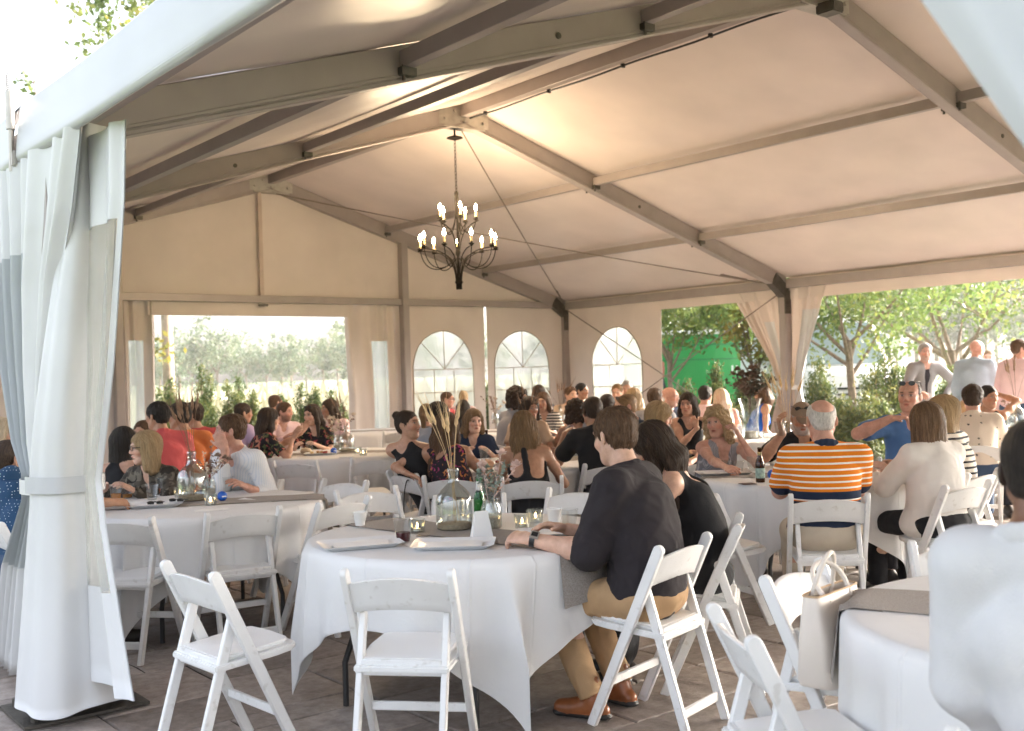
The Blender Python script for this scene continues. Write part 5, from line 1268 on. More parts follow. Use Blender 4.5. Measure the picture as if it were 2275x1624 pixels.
    for sx in (-1, 1): rv.tube([(sx*.2215, -.012, .43), (sx*.2240, -.012, .43)], .007, 8)
    return P
CHP = chair_parts(); CHAIRS = []
def chair(label, lat_dep, deg=None, face_to=None, group='white folding chairs', at=None):
    """lat_dep: middle of the back rail's top (metres right of and in front of the camera)"""
    if at is None:
        lat, dep = lat_dep; d = (heading(deg) if deg is not None else None)
        top = np.array([*(CAM[:2]+_r0[:2]*lat+_fh[:2]*dep), 0.0])
        if d is None: v = np.array([*face_to, 0.0])-top; v[2] = 0; d = _n(v)
        org = top+d*.17
    else:
        org = np.array([at[0], at[1], 0.0]); d = heading(deg)
    rz = math.atan2(d[1], d[0])-pi/2
    root = empty('folding_chair', org, rz, label, 'chair', group)
    for nm, ms in CHP.items():
        for me in ms: link(nm, me, root)
    CHAIRS.append(root); return root

# ------------------------------------------------------------------ round tables with cloths and runners
LINEN = fabric_material('white_linen', (.80, .80, .80), .8, .08, .10, 14)
_n0 = LINEN.node_tree.nodes; _l0 = LINEN.node_tree.links                      # creases left from folding the cloths
_tc = _n0.new('ShaderNodeTexCoord'); _br = _n0.new('ShaderNodeTexBrick'); _br.offset = 0; _br.inputs['Scale'].default_value = 1.0; _br.inputs['Brick Width'].default_value = .44; _br.inputs['Row Height'].default_value = .44
_br.inputs['Mortar Size'].default_value = .008; _br.inputs['Mortar Smooth'].default_value = 1.0; _bp = _n0.new('ShaderNodeBump'); _bp.inputs['Strength'].default_value = .35; _bp.inputs['Distance'].default_value = .01
_l0.new(_tc.outputs['Object'], _br.inputs['Vector']); _l0.new(_br.outputs['Fac'], _bp.inputs['Height']); _pb = _n0['Principled BSDF']; _old = [b for b in _n0 if b.type == 'BUMP' and b is not _bp][0]
_l0.new(_old.outputs[0], _bp.inputs['Normal']); _l0.new(_bp.outputs[0], _pb.inputs['Normal'])
BURLAP = simple('grey_burlap', (.33, .30, .275), .95, .22, 160, .5, 260)
PLY = simple('plywood', (.42, .30, .18), .6, .2, 6); LEGM = simple('black_tube', (.025, .025, .027), .45, .1, 10)
TR, TH = .762, .745
def table(tid, cx, cy, rot, what, seed, runner=None, half=1.07):
    t = empty('round_table', (cx, cy, 0), rot, 'round folding table with black legs under '+what, 'table', 'round banquet tables')
    MB().lathe([(0, TH-.022), (TR, TH-.022), (TR, TH-.002), (0, TH-.002)], n=48).obj('table_top', PLY, t)
    for s in (-1, 1):
        for q in (-1, 1):
            MB().tube([(s*.40, q*.30, TH-.03), (s*.42, q*.31, .45), (s*.50, q*.36, .20), (s*.50, q*.36, 0)], .014, 8).obj('leg', LEGM, t, smooth=True)
        MB().tube([(s*.41, -.30, .50), (s*.41, .30, .50)], .011, 8).tube([(s*.06, 0, TH-.04), (s*.40, 0, .50)], .010, 8).obj('leg_brace', LEGM, t)
    r = random.Random(seed); ph = [r.uniform(0, 6.28) for _ in range(5)]
    na = 288; P = []; rows = [0.0, .5, .9, .97, 1.0]
    def ext(a): return min(half/max(abs(math.cos(a)), abs(math.sin(a))), half*1.40)
    for q in rows: P.append([(TR*q*math.cos(2*pi*i/na), TR*q*math.sin(2*pi*i/na), TH+.002+(.0 if q < .99 else -.003)) for i in range(na+1)])
    nd = 16
    for k in range(1, nd+1):
        row = []
        for i in range(na+1):
            a = 2*pi*i/na; h = ext(a)-TR; s = k/nd*h; corner = max(0, (h-.40)/.48)
            fold = .030*math.sin(13*a+ph[0]+.7*math.sin(3*a+ph[1]))+.018*math.sin(23*a+ph[2])+.04*math.sin(5*a+ph[3])
            g = min(1, s/.45); rad = TR+.008+.010*min(1, s/.03)+g*(.014+fold*(.55+1.2*corner))+corner*g*(.05*math.sin(a*15+ph[2])-.03)
            tw = corner*g*.13*math.sin(a*11+ph[4])/max(rad, .5)
            drop = s*(1-.03*g)-.012*(1-math.exp(-s/.02))*0
            z = TH-.001-drop
            if z < .012: z = .012; 
            row.append((rad*math.cos(a+tw), rad*math.sin(a+tw), z))
        P.append(row)
    c = MB().sheet(P).sheet([[(x*.9965, y*.9965, z-.003) for x, y, z in q] for q in P[2:]]).obj('tablecloth', LINEN, None, (cx, cy, 0), rot, smooth=True, angle=120)
    tag(c, 'white square cloth draped over '+what, 'tablecloth', 'white tablecloths')
    if runner is not None:
        w = .17; rn = [] ; L_ = TR+.16
        for i in range(61):
            u = -.98+1.96*i/60; row = []
            for v in np.linspace(-w, w, 9):
                edge = math.sqrt(max(TR*TR-v*v, .0)); uu = u; z = TH+.0065+.0015*math.sin(u*17+v*9)
                if abs(uu) > edge:
                    s = abs(uu)-edge; k = min(1, s/.30); uu = math.copysign(edge+.020+.035*k+.012*math.sin(v*20+seed)*k, u); z = TH+.004-s
                row.append((uu, v+.004*math.sin(u*6), z))
            rn.append(row)
        o = MB().sheet(rn).sheet([[(x*1.001, y, z-.004) for x, y, z in q] for q in rn]).obj('table_runner', BURLAP, None, (cx, cy, 0), runner, smooth=True, angle=80)
        tag(o, 'grey burlap runner laid across '+what, 'table runner', 'grey burlap runners')
    return np.array([cx, cy, 0.0])
def lw(lat, dep): return CAM[:2]+_r0[:2]*lat+_fh[:2]*dep
def hdg(deg): d = heading(deg); return math.atan2(d[1], d[0])
_T = {}
def tab(k, xy, rot, what, seed, runner): _T[k] = table(k, xy[0], xy[1], rot, what, seed, runner)
tab(1, lw(-.25, 5.27), .36, 'the big glass jug of wheat', 1, hdg(-46))
tab(2, lw(-2.01, 6.95), hdg(152), 'the amber beer cups', 2, hdg(78))
tab(3, lw(-1.86, 11.2), hdg(10), 'the plates of the floral topped women', 3, hdg(85))
tab(4, lw(.02, 9.25), hdg(33), 'the trays before the halter dress', 4, hdg(60))
tab(5, lw(2.08, 7.55), hdg(8), 'the brown beer bottle', 5, hdg(-80))
tab(6, lw(1.76, 3.20), hdg(14), 'the bare runner beside the cream handbag', 6, hdg(-62))
tab(7, lw(2.62, 11.6), hdg(30), 'the tall vase of dark proteas', 7, hdg(80))
tab(8, lw(5.30, 11.4), hdg(5), 'the feather grass by the palm shirt', 8, hdg(80))
tab(9, lw(-2.0, 15.6), hdg(25), 'a bare runner by the gable curtain', 9, hdg(85))
tab(10, lw(.05, 14.4), hdg(25), 'the brown blooms by the bearded guest', 10, hdg(85))
tab(11, lw(1.05, 13.8), hdg(40), 'the spiky grass by the window corner', 11, hdg(70))
tab(12, lw(-3.6, 9.2), hdg(40), 'the elbows of the red polo guest', 12, hdg(85))
G = 'white folding chairs'
chair('empty white folding chair pushed up to the big wheat jug table, back turned to us', (-.455, 4.07), face_to=_T[1][:2])
chair('white folding chair pulled out and angled beside the wrapped tent post', (-1.30, 4.28), deg=47)
chair('white folding chair under the man in the charcoal shirt', (.705, 4.585), deg=-52)
chair('white folding chair under the woman in the black dress', (1.055, 5.155), deg=-77)
chair('empty white folding chair facing the camera behind the glass jug', (-.28, 6.53), deg=178)
chair('empty white folding chair behind the green bottle, facing the big jug', (.40, 6.70), face_to=_T[1][:2])
chair('empty white folding chair standing askew left of the white paper cup', (-1.035, 6.52), deg=-54)
chair('white folding chair tucked behind the askew one, seen from its arched back', (-.98, 7.10), deg=150)
chair('white folding chair just behind the arched pair, near the white shirt man', (-1.22, 7.75), deg=215)
chair('white folding chair at the beer cups table with its back to us', (-1.545, 6.14), deg=-31)
chair('white folding chair half hidden by the wrapped post at the beer cups table', (-2.20, 5.95), deg=10)
chair('white folding chair under the man in the dotted navy shirt', (-2.92, 6.02), deg=52)
chair('white folding chair under the man in the orange striped polo', (1.745, 6.03), deg=8)
chair('white folding chair under the woman in the white cardigan', (2.67, 6.39), deg=-32)
chair('white folding chair carrying the cream handbag', (.99, 3.885), deg=132)
chair('white folding chair seen side-on next to the handbag chair', (.61, 3.11), deg=86)
chair('white folding chair across the foreground table, behind the runner', (1.80, 4.36), face_to=_T[6][:2])
chair('white folding chair under the foreground man in the white shirt', (1.02, 2.02), face_to=_T[6][:2])
chair('empty white folding chair at the edge of the beer bottle table', (1.06, 6.38), deg=67)
chair('white folding chair under the woman in the halter dress', (.115, 7.56), deg=3)
chair('white folding chair under the long haired woman in the floral dress', (-.46, 7.80), deg=12)
chair('white folding chair under the woman with the hair bun, with a black strap', (-.86, 8.22), deg=55)
chair('empty white folding chair at the floral women table, beside the white shirt man', (-1.98, 9.72), deg=14)
chair('empty white folding chair at the floral women table, nearer the hair bun woman', (-1.28, 9.88), deg=-20)
chair('white folding chair behind the striped sleeve, turned away', (3.05, 7.05), deg=-40)
chair('white folding chair by the bare far table with dark runner', (-1.55, 14.6), deg=-15)
chair('white folding chair beside the bare far table, turned to the gable post', (-1.2, 15.5), deg=-80)

# ------------------------------------------------------------------ things on the tables
def thin_glass(name, tint, base):
    m, N, L, P = material(name); tr = N.new('ShaderNodeBsdfTransparent'); tr.inputs[0].default_value = (*tint, 1); gl = N.new('ShaderNodeBsdfGlossy'); gl.inputs['Roughness'].default_value = .03
    lw_ = N.new('ShaderNodeLayerWeight'); lw_.inputs['Blend'].default_value = .35; r = ramp(N, [(.0, (base*.5,)*3), (.75, (base*1.6,)*3), (1.0, (.75, .75, .75))]); L.new(lw_.outputs['Facing'], r.inputs[0])
    mx = N.new('ShaderNodeMixShader'); L.new(r.outputs[0], mx.inputs[0]); L.new(tr.outputs[0], mx.inputs[1]); L.new(gl.outputs[0], mx.inputs[2]); L.new(mx.outputs[0], N['Material Output'].inputs['Surface']); MATS[name] = m; return m
GLASS = thin_glass('clear_glass', (.90, .925, .92), .20); PLAST = thin_glass('clear_plastic', (.95, .96, .96), .09); GREENG = glass('green_glass', (.06, .40, .12)); BROWNG = glass('brown_glass', (.20, .08, .02))
RED = simple('red_drink', (.11, .012, .018), .1, .1, 20, trans=.3); AMBER = simple('amber_drink', (.62, .27, .04), .1, .1, 20, trans=.4); SAND = simple('sand', (.56, .43, .29), .9, .2, 80, .5, 200)
WHEAT = simple('wheat', (.62, .44, .24), .7, .25, 40, .3, 90); WHEATD = simple('dark_wheat', (.22, .13, .075), .8, .3, 40, .3, 90); PAPER = simple('white_paper', (.82, .82, .81), .6, .02, 8)
PAPC = simple('white_cup_paper', (.84, .84, .83), .55, .02, 8); TRAYM = simple('white_tray', (.80, .81, .82), .3, .02, 4); BLUE = simple('blue_rubber', (.012, .10, .48), .4, .1, 9); BLACKP = simple('black_plastic', (.015, .015, .016), .3)
FLAME = emit('tea_light', (1.0, .62, .25), 12.0); WAX = simple('wax', (.85, .78, .66), .4, .04)
EUC = simple('eucalyptus', (.24, .29, .25), .7, .25, 30); PROT = simple('protea', (.66, .50, .46), .7, .2, 30); DRYB = simple('dry_bloom', (.30, .20, .15), .85, .35, 40); CREAMF = simple('cream_bloom', (.70, .60, .48), .8, .2, 30); ROPE = simple('jute', (.50, .36, .20), .9, .2, 90, .5, 200)
def thing(name, pos, label, cat, rz=0.0, group=None): return empty(name, pos, rz, label, cat, group)
def on(x, y, z=TH+.004): return at_z(x, y, z)
def shell(prof, t):
    """closed glass wall from an outer profile"""
    inner = [(max(r-t, .0005), z+(t if i == 0 else 0)) for i, (r, z) in enumerate(prof)]
    return [(.0003, prof[0][1])]+prof+inner[::-1]+[(.0003, prof[0][1]+t)]
def jug(pos, label, s=1.0, stalks=9, mat=WHEAT, lean=.22, height=.52, seed=1, sand=True, flower=None, group='glass jugs with dried grasses', spread=1.0):
    r = random.Random(seed); o = thing('glass_jug', pos, label, 'vase', 0, group)
    prof = [(.085, .0), (.095, .012), (.097, .06), (.097, .15), (.088, .185), (.062, .215), (.034, .240), (.027, .262), (.027, .30), (.032, .306), (.032, .318), (.027, .322)]
    prof = [(a*s, b*s) for a, b in prof]
    MB().lathe(shell(prof, .004*s), n=36).obj('glass_body', GLASS, o, smooth=True, angle=60)
    if sand: MB().lathe([(.0005, .006*s), (.080*s, .006*s), (.089*s, .012*s), (.089*s, .034*s), (.04*s, .038*s), (.0005, .036*s)], n=24).obj('sand', SAND, o, smooth=True)
    for i in range(stalks):
        a = r.uniform(0, 6.28); ln = height*r.uniform(.8, 1.1)*s; le = lean*r.uniform(.25, 1)*spread; b = np.array([math.cos(a+3.1)*.04*s*r.random(), math.sin(a+3.1)*.04*s*r.random(), .03*s])
        nk = np.array([math.cos(a)*.012, math.sin(a)*.012, .30*s]); tp = nk+np.array([math.cos(a)*math.sin(le), math.sin(a)*math.sin(le), math.cos(le)])*ln*.55; md = (nk+tp)/2-np.array([math.cos(a), math.sin(a), 0])*.008
        st = MB().tube([b, nk, md, tp], [.0016, .0016, .0015, .0013], 5).obj('stalk', WHEAT if mat is WHEAT else mat, o)
        d = _n(tp-md); e = tp+d*ln*.20; ear = MB().tube([tp, tp+d*ln*.04, tp+d*ln*.10, e], [.003, .0115*s, .0100*s, .002], 6)
        for k in range(9):
            q = tp+d*ln*(.02+.16*k/9); v = np.array([r.uniform(-1, 1), r.uniform(-1, 1), r.uniform(-.2, 1)]); v = _n(v-d*(v@d)*.4); ear.tube([q, q+_n(d*1.6+v*.35)*ln*r.uniform(.16, .30)], [.0011, .0005], 4)
            ear.tube([q, q+_n(d+v*.7)*.013], [.0038, .001], 4)
        tag(ear.obj('ear', mat, st), kind='stuff')
    return o
def flowers(pos, label, s=1.0, seed=3, n=9, mats=(EUC, DRYB, CREAMF), jar=True, h=.16, group=None, vase='jar', name='flower_jar'):
    r = random.Random(seed); o = thing(name, pos, label, 'flowers', 0, group)
    if vase == 'jar': prof = [(.042, 0), (.046, .006), (.046, .085), (.036, .105), (.036, .125), (.039, .128)]
    else: prof = [(.05, 0), (.055, .01), (.050, .10), (.058, .20), (.075, .25)]
    prof = [(a*s, b*s) for a, b in prof]; MB().lathe(shell(prof, .003*s), n=28).obj('glass_jar', GLASS, o, smooth=True, angle=60); z1 = prof[-1][1]
    MB().lathe([(.0005, .004), (.040*s, .004), (.040*s, .045*s), (.0005, .048*s)], n=18).obj('pebbles', simple('pebbles', (.62, .55, .46), .8, .3, 120, .9, 120), o, smooth=True)
    for i in range(n):
        a = r.uniform(0, 6.28); le = r.uniform(.15, 1.0); m = mats[i % len(mats)]; L_ = h*s*r.uniform(.7, 1.25); base = np.array([0, 0, z1*.6]); tp = np.array([0, 0, z1])+np.array([math.cos(a)*math.sin(le), math.sin(a)*math.sin(le), math.cos(le)])*L_
        sp = MB().tube([base, np.array([math.cos(a)*.015, math.sin(a)*.015, z1]), tp], .0018, 5).obj('sprig', m, o); lf = MB()
        for k in range(16):
            q = np.array([0, 0, z1])+(tp-np.array([0, 0, z1]))*r.uniform(.2, 1.05); v = _n(np.array([r.uniform(-1, 1), r.uniform(-1, 1), r.uniform(-.6, 1)])); w = _n(np.cross(v, (.3, .5, .8))); l = .022*s*r.uniform(.7, 1.3); ww = l*.42
            lf.add([q, q+v*l*.5+w*ww, q+v*l, q+v*l*.5-w*ww], [(0, 1, 2, 3)])
        tag(lf.obj('leaf_spray', m, sp), kind='stuff')
        if i % 3 == 2:
            bl = MB()
            for k in range(26):
                th, ph_ = r.uniform(0, 6.28), r.uniform(0, 1.5); v = np.array([math.cos(th)*math.sin(ph_), math.sin(th)*math.sin(ph_), math.cos(ph_)]); w = _n(np.cross(v, (.2, .7, .6))); l = .030*s; bl.add([tp, tp+v*l*.6+w*l*.22, tp+v*l, tp+v*l*.6-w*l*.22], [(0, 1, 2, 3)])
            tag(bl.obj('bloom', CREAMF if m is EUC else m, sp), kind='stuff')
    return o
def cup(pos, label, mat=None, drink=None, h=.105, r0=.030, r1=.043, fill=.35, group='clear plastic cups'):
    o = thing('plastic_cup' if mat is None else 'paper_cup', pos, label, 'cup', 0, group)
    prof = [(r0, 0), (r0+.001, .004), (r1, h-.006), (r1+.003, h-.004), (r1+.002, h)]
    MB().lathe(shell(prof, .0022), n=28).obj('cup_wall', mat or PLAST, o, smooth=True, angle=60)
    if drink: f = r0+(r1-r0)*fill; MB().lathe([(.0004, .004), (r0-.003, .004), (f-.003, h*fill), (.0004, h*fill)], n=24).obj('drink', drink, o, smooth=True, angle=50)
    return o
def candle(pos, label, group='lit tea lights in ribbed glass'):
    o = thing('candle_holder', pos, label, 'candle', 0, group); m = MB(); n = 40
    rr = [(.034, 0), (.036, .004), (.040, .065)]; V = []
    pr = [(.034, 0), (.040, .068), (.036, .068), (.031, .008)]
    for i, (a, z) in enumerate(pr):
        for k in range(n): q = a*(1+.035*math.cos(k*pi)) if i < 2 else a; V.append((q*math.cos(2*pi*k/n), q*math.sin(2*pi*k/n), z))
    m.add(V, [(i*n+k, i*n+(k+1) % n, (i+1)*n+(k+1) % n, (i+1)*n+k) for i in range(3) for k in range(n)]+[tuple(range(n))[::-1], tuple(3*n+k for k in range(n))]); m.obj('ribbed_glass', GLASS, o)
    MB().lathe([(.0004, .009), (.019, .009), (.019, .022), (.0004, .022)], n=16).obj('wax', WAX, o); MB().lathe([(.0004, .024), (.004, .030), (.003, .040), (.0004, .050)], n=8).obj('flame', FLAME, o, smooth=True); return o
def tray(pos, label, rz, w=.36, d=.26, seed=1, food=True, group='white serving trays'):
    o = thing('serving_tray', pos, label, 'tray', rz, group)
    def ring(x, y, z, c): return [(sx*(x-c)+ (0 if k in (1,) else 0), 0, 0) for sx in (1,) for k in (0,)]
    def rr(x, y, z, c=.03): 
        out = []
        for qx, qy, a0 in ((1, 1, 0), (-1, 1, pi/2), (-1, -1, pi), (1, -1, 1.5*pi)):
            for k in range(5): a = a0+k*pi/8; out.append((qx*(x-c)+c*math.cos(a), qy*(y-c)+c*math.sin(a), z))
        return out
    L_ = [rr(w/2-.03, d/2-.03, 0), rr(w/2, d/2, .020), rr(w/2+.006, d/2+.006, .021), rr(w/2-.004, d/2-.004, .017), rr(w/2-.034, d/2-.034, .004)]; n = 20; m = MB()
    m.add([p for l in L_ for p in l], [(i*n+k, i*n+(k+1) % n, (i+1)*n+(k+1) % n, (i+1)*n+k) for i in range(4) for k in range(n)]+[tuple(range(n))[::-1], tuple(4*n+k for k in range(n))]); m.obj('tray_shell', TRAYM, o, smooth=True, angle=35)
    r = random.Random(seed)
    n2 = 8; P = [[(-w*.36+w*.72*i/n2, -d*.34+d*.68*j/n2, .010+.006*math.sin(i*1.1+seed)*math.sin(j*.9)+.004*(i/n2)) for j in range(n2+1)] for i in range(n2+1)]
    MB().sheet(P).sheet([[(x, y, z-.0015) for x, y, z in q] for q in P]).obj('paper_liner', PAPER, o, smooth=True, angle=80)
    if food:
        for k in range(5): MB().lathe([(.0004, 0), (.016, .002), (.02, .012), (.012, .022), (.0004, .024)], (r.uniform(-.1, .1), r.uniform(-.07, .07), .014), 9).obj('food_scrap', simple(('crust', 'berry', 'cheese')[k % 3], ((.45, .24, .10), (.25, .03, .03), (.62, .45, .20))[k % 3], .7, .3, 60), o, smooth=True)
    return o
def bottle(pos, label, mat, cap=False):
    o = thing('beer_bottle', pos, label, 'bottle', 0)
    prof = [(.028, 0), (.0305, .006), (.0305, .115), (.026, .140), (.0135, .175), (.0125, .215), (.0145, .218), (.0145, .228), (.0125, .230)]
    MB().lathe(shell(prof, .003), n=28).obj('glass_body', mat, o, smooth=True, angle=60); return o
def ball(pos, label, r=.032, group='blue foam balls'):
    o = thing('foam_ball', np.array(pos)+np.array([0, 0, r]), label, 'ball', 0, group); V = [(r*math.sin(a), r*math.cos(a)) for a in np.linspace(pi, 0, 14)]
    MB().lathe([(max(x, .0003), z) for x, z in V], n=22).obj('foam', BLUE, o, smooth=True); MB().box((-.014, -r-.001, -.004), (.014, -r+.004, .004)).obj('printed_word', PAPER, o); return o
def card(pos, label, rz, w=.15, d=.10, mat=PAPER, name='paper_card', cat='card', h=.0015, group='papers left on the tables'):
    o = MB().box((-w/2, -d/2, 0), (w/2, d/2, h)).obj(name, mat, None, pos, rz); tag(o, label, cat, group); return o
rz0 = hdg(90)
# --- table with the big jug
jug(on(1010, 1176), 'big clear glass jug with pale wheat stalks and sand on the near runner', 0.95, 7, WHEAT, .40, .46, 5)
flowers(on(1092, 1172), 'small glass jar of eucalyptus and a pale protea beside the green bottle', 1.15, 4, 9, (EUC, EUC, PROT), h=.16)
bt = bottle(on(1066, 1160), 'green beer bottle with a white neck behind the folded card', GREENG)
MB().lathe([(.0142, .155), (.0168, .160), (.0150, .212), (.0140, .214)], n=20).obj('neck_foil', PAPER, bt, smooth=True)
nc = MB().add([(-.05, -.035, 0), (.05, -.035, 0), (.05, .035, 0), (-.05, .035, 0), (-.032, -.004, .125), (.032, -.004, .125), (.032, .004, .125), (-.032, .004, .125)], [(3, 2, 1, 0), (0, 1, 5, 4), (1, 2, 6, 5), (2, 3, 7, 6), (3, 0, 4, 7), (4, 5, 6, 7)]).obj('tent_card', PAPER, None, on(1070, 1194), rz0+.25, bevel=.003)
tag(nc, 'white folded table card standing in front of the green bottle', 'card')
cup(on(896, 1203), 'clear plastic cup with a little dark red drink', None, RED, .110, .032, .046, .40)
cup(on(800, 1168), 'white paper cup standing alone on the bare cloth', PAPC, None, .075, .024, .034, group=None)
candle(on(927, 1183), 'ribbed tea light beside the cup of red drink')
tray(on(800, 1213), 'white tray with crumpled paper at the edge of the near table', rz0+.32, seed=2, food=False); tray(on(1008, 1214), 'white tray with a paper liner in front of the big jug', rz0-.03, seed=3, food=False)
bc = MB().lathe([(.0004, .0), (.022, 0), (.023, .004), (.021, .009), (.0004, .010)], n=22).obj('blue_lid', BLUE, None, on(992, 1199), smooth=True, angle=40); tag(bc, 'blue round lid lying on the white cloth', 'lid')
card(on(940, 1190), 'dark coaster card beside the ribbed tea light', rz0-.3, .06, .045, simple('dark_card', (.10, .06, .06), .6), 'coaster', 'coaster')
candle(on(1160, 1172), 'ribbed tea light by the hand with the watch'); cup(on(1188, 1176), 'clear tumbler of water by the watch hand', PLAST, None, .095, .036, .040, group=None)
cup(on(1232, 1166), 'white paper cup beside the food tray of the seated couple', PAPC, None, .085, .027, .038, group=None); cup(on(1265, 1178), 'clear plastic cup tucked against the charcoal shirt', None, None)
tray(on(1232, 1188), 'tray with leftover food in front of the charcoal shirt', rz0+.1, .34, .24, 5); candle(on(1190, 1160), 'ribbed tea light behind the clear tumbler')
# --- left table
jug(on(428, 1112), 'clear jug with dark bearded wheat between the beer cups and the white shirt man', 1.0, 8, WHEATD, .40, .52, 7)
flowers(on(466, 1100), 'little bunch of brown and cream blooms behind the dark wheat jug', .95, 9, 10, (DRYB, CREAMF, DRYB), h=.17)
cup(on(258, 1112), 'plastic cup of amber beer beside the hand on the table', None, AMBER, .105, .031, .044, .45); cup(on(283, 1106), 'shorter plastic cup of pale beer behind the hand', None, AMBER, .085, .032, .042, .3); cup(on(364, 1098), 'tall plastic cup of red ale in front of the glasses woman', None, simple('red_ale', (.36, .08, .018), .1, .1, 20, trans=.4), .115, .032, .045, .38)
cup(on(338, 1110), 'empty clear cup in front of the glasses woman', None, None); cup(on(505, 1092), 'clear cup by the white shirt man', None, None)
candle(on(400, 1104), 'ribbed tea light left of the dark wheat jug'); candle(on(468, 1122), 'ribbed tea light right of the dark wheat jug')
ball(on(494, 1113), 'blue foam ball on the table of amber beers'); tray(on(345, 1125), 'white tray with black napkins on the amber beer table', rz0+.22, .33, .23, 8, False); tray(on(545, 1085), 'grey rimmed tray with a paper boat by the white shirt man', rz0+.18, .36, .24, 9)
for x, y, q, lb in ((345, 1120, .2, 'black folded sunglasses on the white tray'), (392, 1114, -.2, 'black bottle opener beside the tea light')):
    s_ = thing('sunglasses' if 'sun' in lb else 'bottle_opener', on(x, y, TH+.026), lb, 'sunglasses' if 'sun' in lb else 'opener', rz0+q)
    for sx in (-1, 1): MB().lathe([(.0004, 0), (.020, .002), (.022, .016), (.012, .020), (.0004, .021)], (sx*.027, 0, 0), 12).obj('lens', BLACKP, s_, smooth=True)
    MB().tube([(-.05, 0, .012), (-.05, .07, .006), (.02, .09, .004)], .0025, 5).tube([(.05, 0, .012), (.05, .06, .006), (-.02, .08, .008)], .0025, 5).obj('temple', BLACKP, s_)
card(on(470, 1133), 'white programme lying on the near side of the amber beer table', rz0+.35, .20, .12); card(on(560, 1108), 'printed flyer beside the blue ball', rz0-.3, .16, .10)
# --- table of the floral women
jug(on(770, 1004), 'jug with a few brown feather stalks among pale blooms', .85, 5, WHEATD, .65, .5, 9); flowers(on(752, 1000), 'loose pale dried blooms on the floral women table', 1.25, 12, 9, (CREAMF, DRYB, CREAMF), h=.18)
ball(on(741, 1008), 'blue foam ball on the floral women table'); candle(on(795, 1008), 'small tea light right of the pale blooms'); candle(on(807, 1012), 'second small tea light at the end of the runner')
cup(on(688, 1004), 'clear cup beside the round white bun', None, None); wb = MB().lathe([(.0004, 0), (.05, .004), (.06, .03), (.045, .055), (.0004, .065)], n=18).obj('bread_roll', simple('bread', (.62, .50, .36), .8, .15, 20), None, on(680, 1008), smooth=True); tag(wb, 'pale bread roll in front of the floral women', 'bread')
tray(on(715, 1010), 'white tray on the floral women table', rz0, .34, .22, 12); card(on(770, 1016), 'white phone lying on the edge by the blue ball', rz0, .14, .07, PAPER, 'phone', 'phone', .008)
# --- centre table and far tables
tray(on(1098, 1034), 'grey tray with napkins left of the halter dress', rz0+.1, .36, .24, 14); cup(on(1075, 1022), 'clear goblet left of the halter dress', None, None); bottle(on(1082, 1008), 'dark beer bottle behind the goblet', BROWNG); cup(on(1266, 1000), 'tall glass of pale beer by the black polo shirt', None, AMBER, .15, .028, .036, .6)
jug(on(1175, 1012), 'jug of dark wheat hidden by the halter dress', .9, 6, WHEATD, .45, .55, 15); flowers(on(1100, 940), 'brown blooms with two feather stalks on the far centre table', 1.3, 17, 9, (DRYB, DRYB, CREAMF), h=.22)
jug(on(1245, 948), 'jug with spiky brown grass by the window corner', .9, 7, WHEATD, .55, .55, 18); candle(on(1225, 960), 'tea light on the table by the window corner')
# --- table of the striped polo
bb = bottle(on(1689, 1071), 'brown beer bottle with a pale green label', BROWNG); MB().lathe([(.0312, .028), (.0314, .030), (.0314, .092), (.0312, .094)], n=24).obj('label', simple('beer_label', (.30, .42, .36), .5, .4, 40), bb, smooth=True)
MB().lathe([(.0149, .178), (.0149, .200)], n=16).obj('neck_label', simple('beer_neck', (.35, .28, .12), .5, .3, 40), bb, smooth=True)
ball(on(1715, 1064), 'blue foam ball with white print behind the beer bottle'); jug(on(1752, 1030), 'jug of tan wheat in front of the man in the cap', 1.0, 9, WHEAT, .42, .55, 21)
tray(on(1606, 1054), 'white tray with two cups in front of the curly blonde woman', rz0+.05, .38, .25, 23, False); cup(on(1614, 1048), 'clear cup with dark drink on the blonde woman tray', None, RED, .085, .030, .040, .45); cup(on(1640, 1050), 'clear cup on the blonde woman tray', None, None, .085, .030, .042)
cup(on(1672, 1046), 'clear cup behind the brown beer bottle', None, None); tray(on(1965, 1058), 'dark tray of food between the striped polo and the cardigan', rz0-.2, .34, .24, 24); card(on(1660, 1075), 'dark coaster under the brown beer bottle', rz0+.2, .09, .09, simple('dark_card', (.10, .06, .06)), 'coaster', 'coaster', .003)
cup(on(1945, 1040), 'clear cup by the elbow of the white cardigan', None, None)
# --- bouquet table, palm shirt table
flowers(on(1668, 974), 'tall clear vase of dark brown proteas', 1.7, 31, 40, (simple('dark_bloom', (.10, .065, .045), .85, .4), simple('dark_leaf', (.05, .055, .035), .7, .3), simple('rust_bloom', (.13, .075, .05), .8, .3)), h=.17, vase='tall', name='bouquet_vase'); candle(on(1690, 972), 'tea light at the foot of the dark bouquet'); cup(on(1700, 980), 'clear cup right of the dark bouquet', None, None)
candle(on(1560, 980), 'tea light in front of the woman resting on her elbows')
jug(on(2258, 955), 'jug with cream blooms and brown feathers by the palm print shirt', 1.05, 6, WHEATD, .5, .6, 33); flowers(on(2250, 950), 'cream berries round the feather jug', 1.1, 34, 8, (CREAMF, CREAMF, DRYB), h=.14)
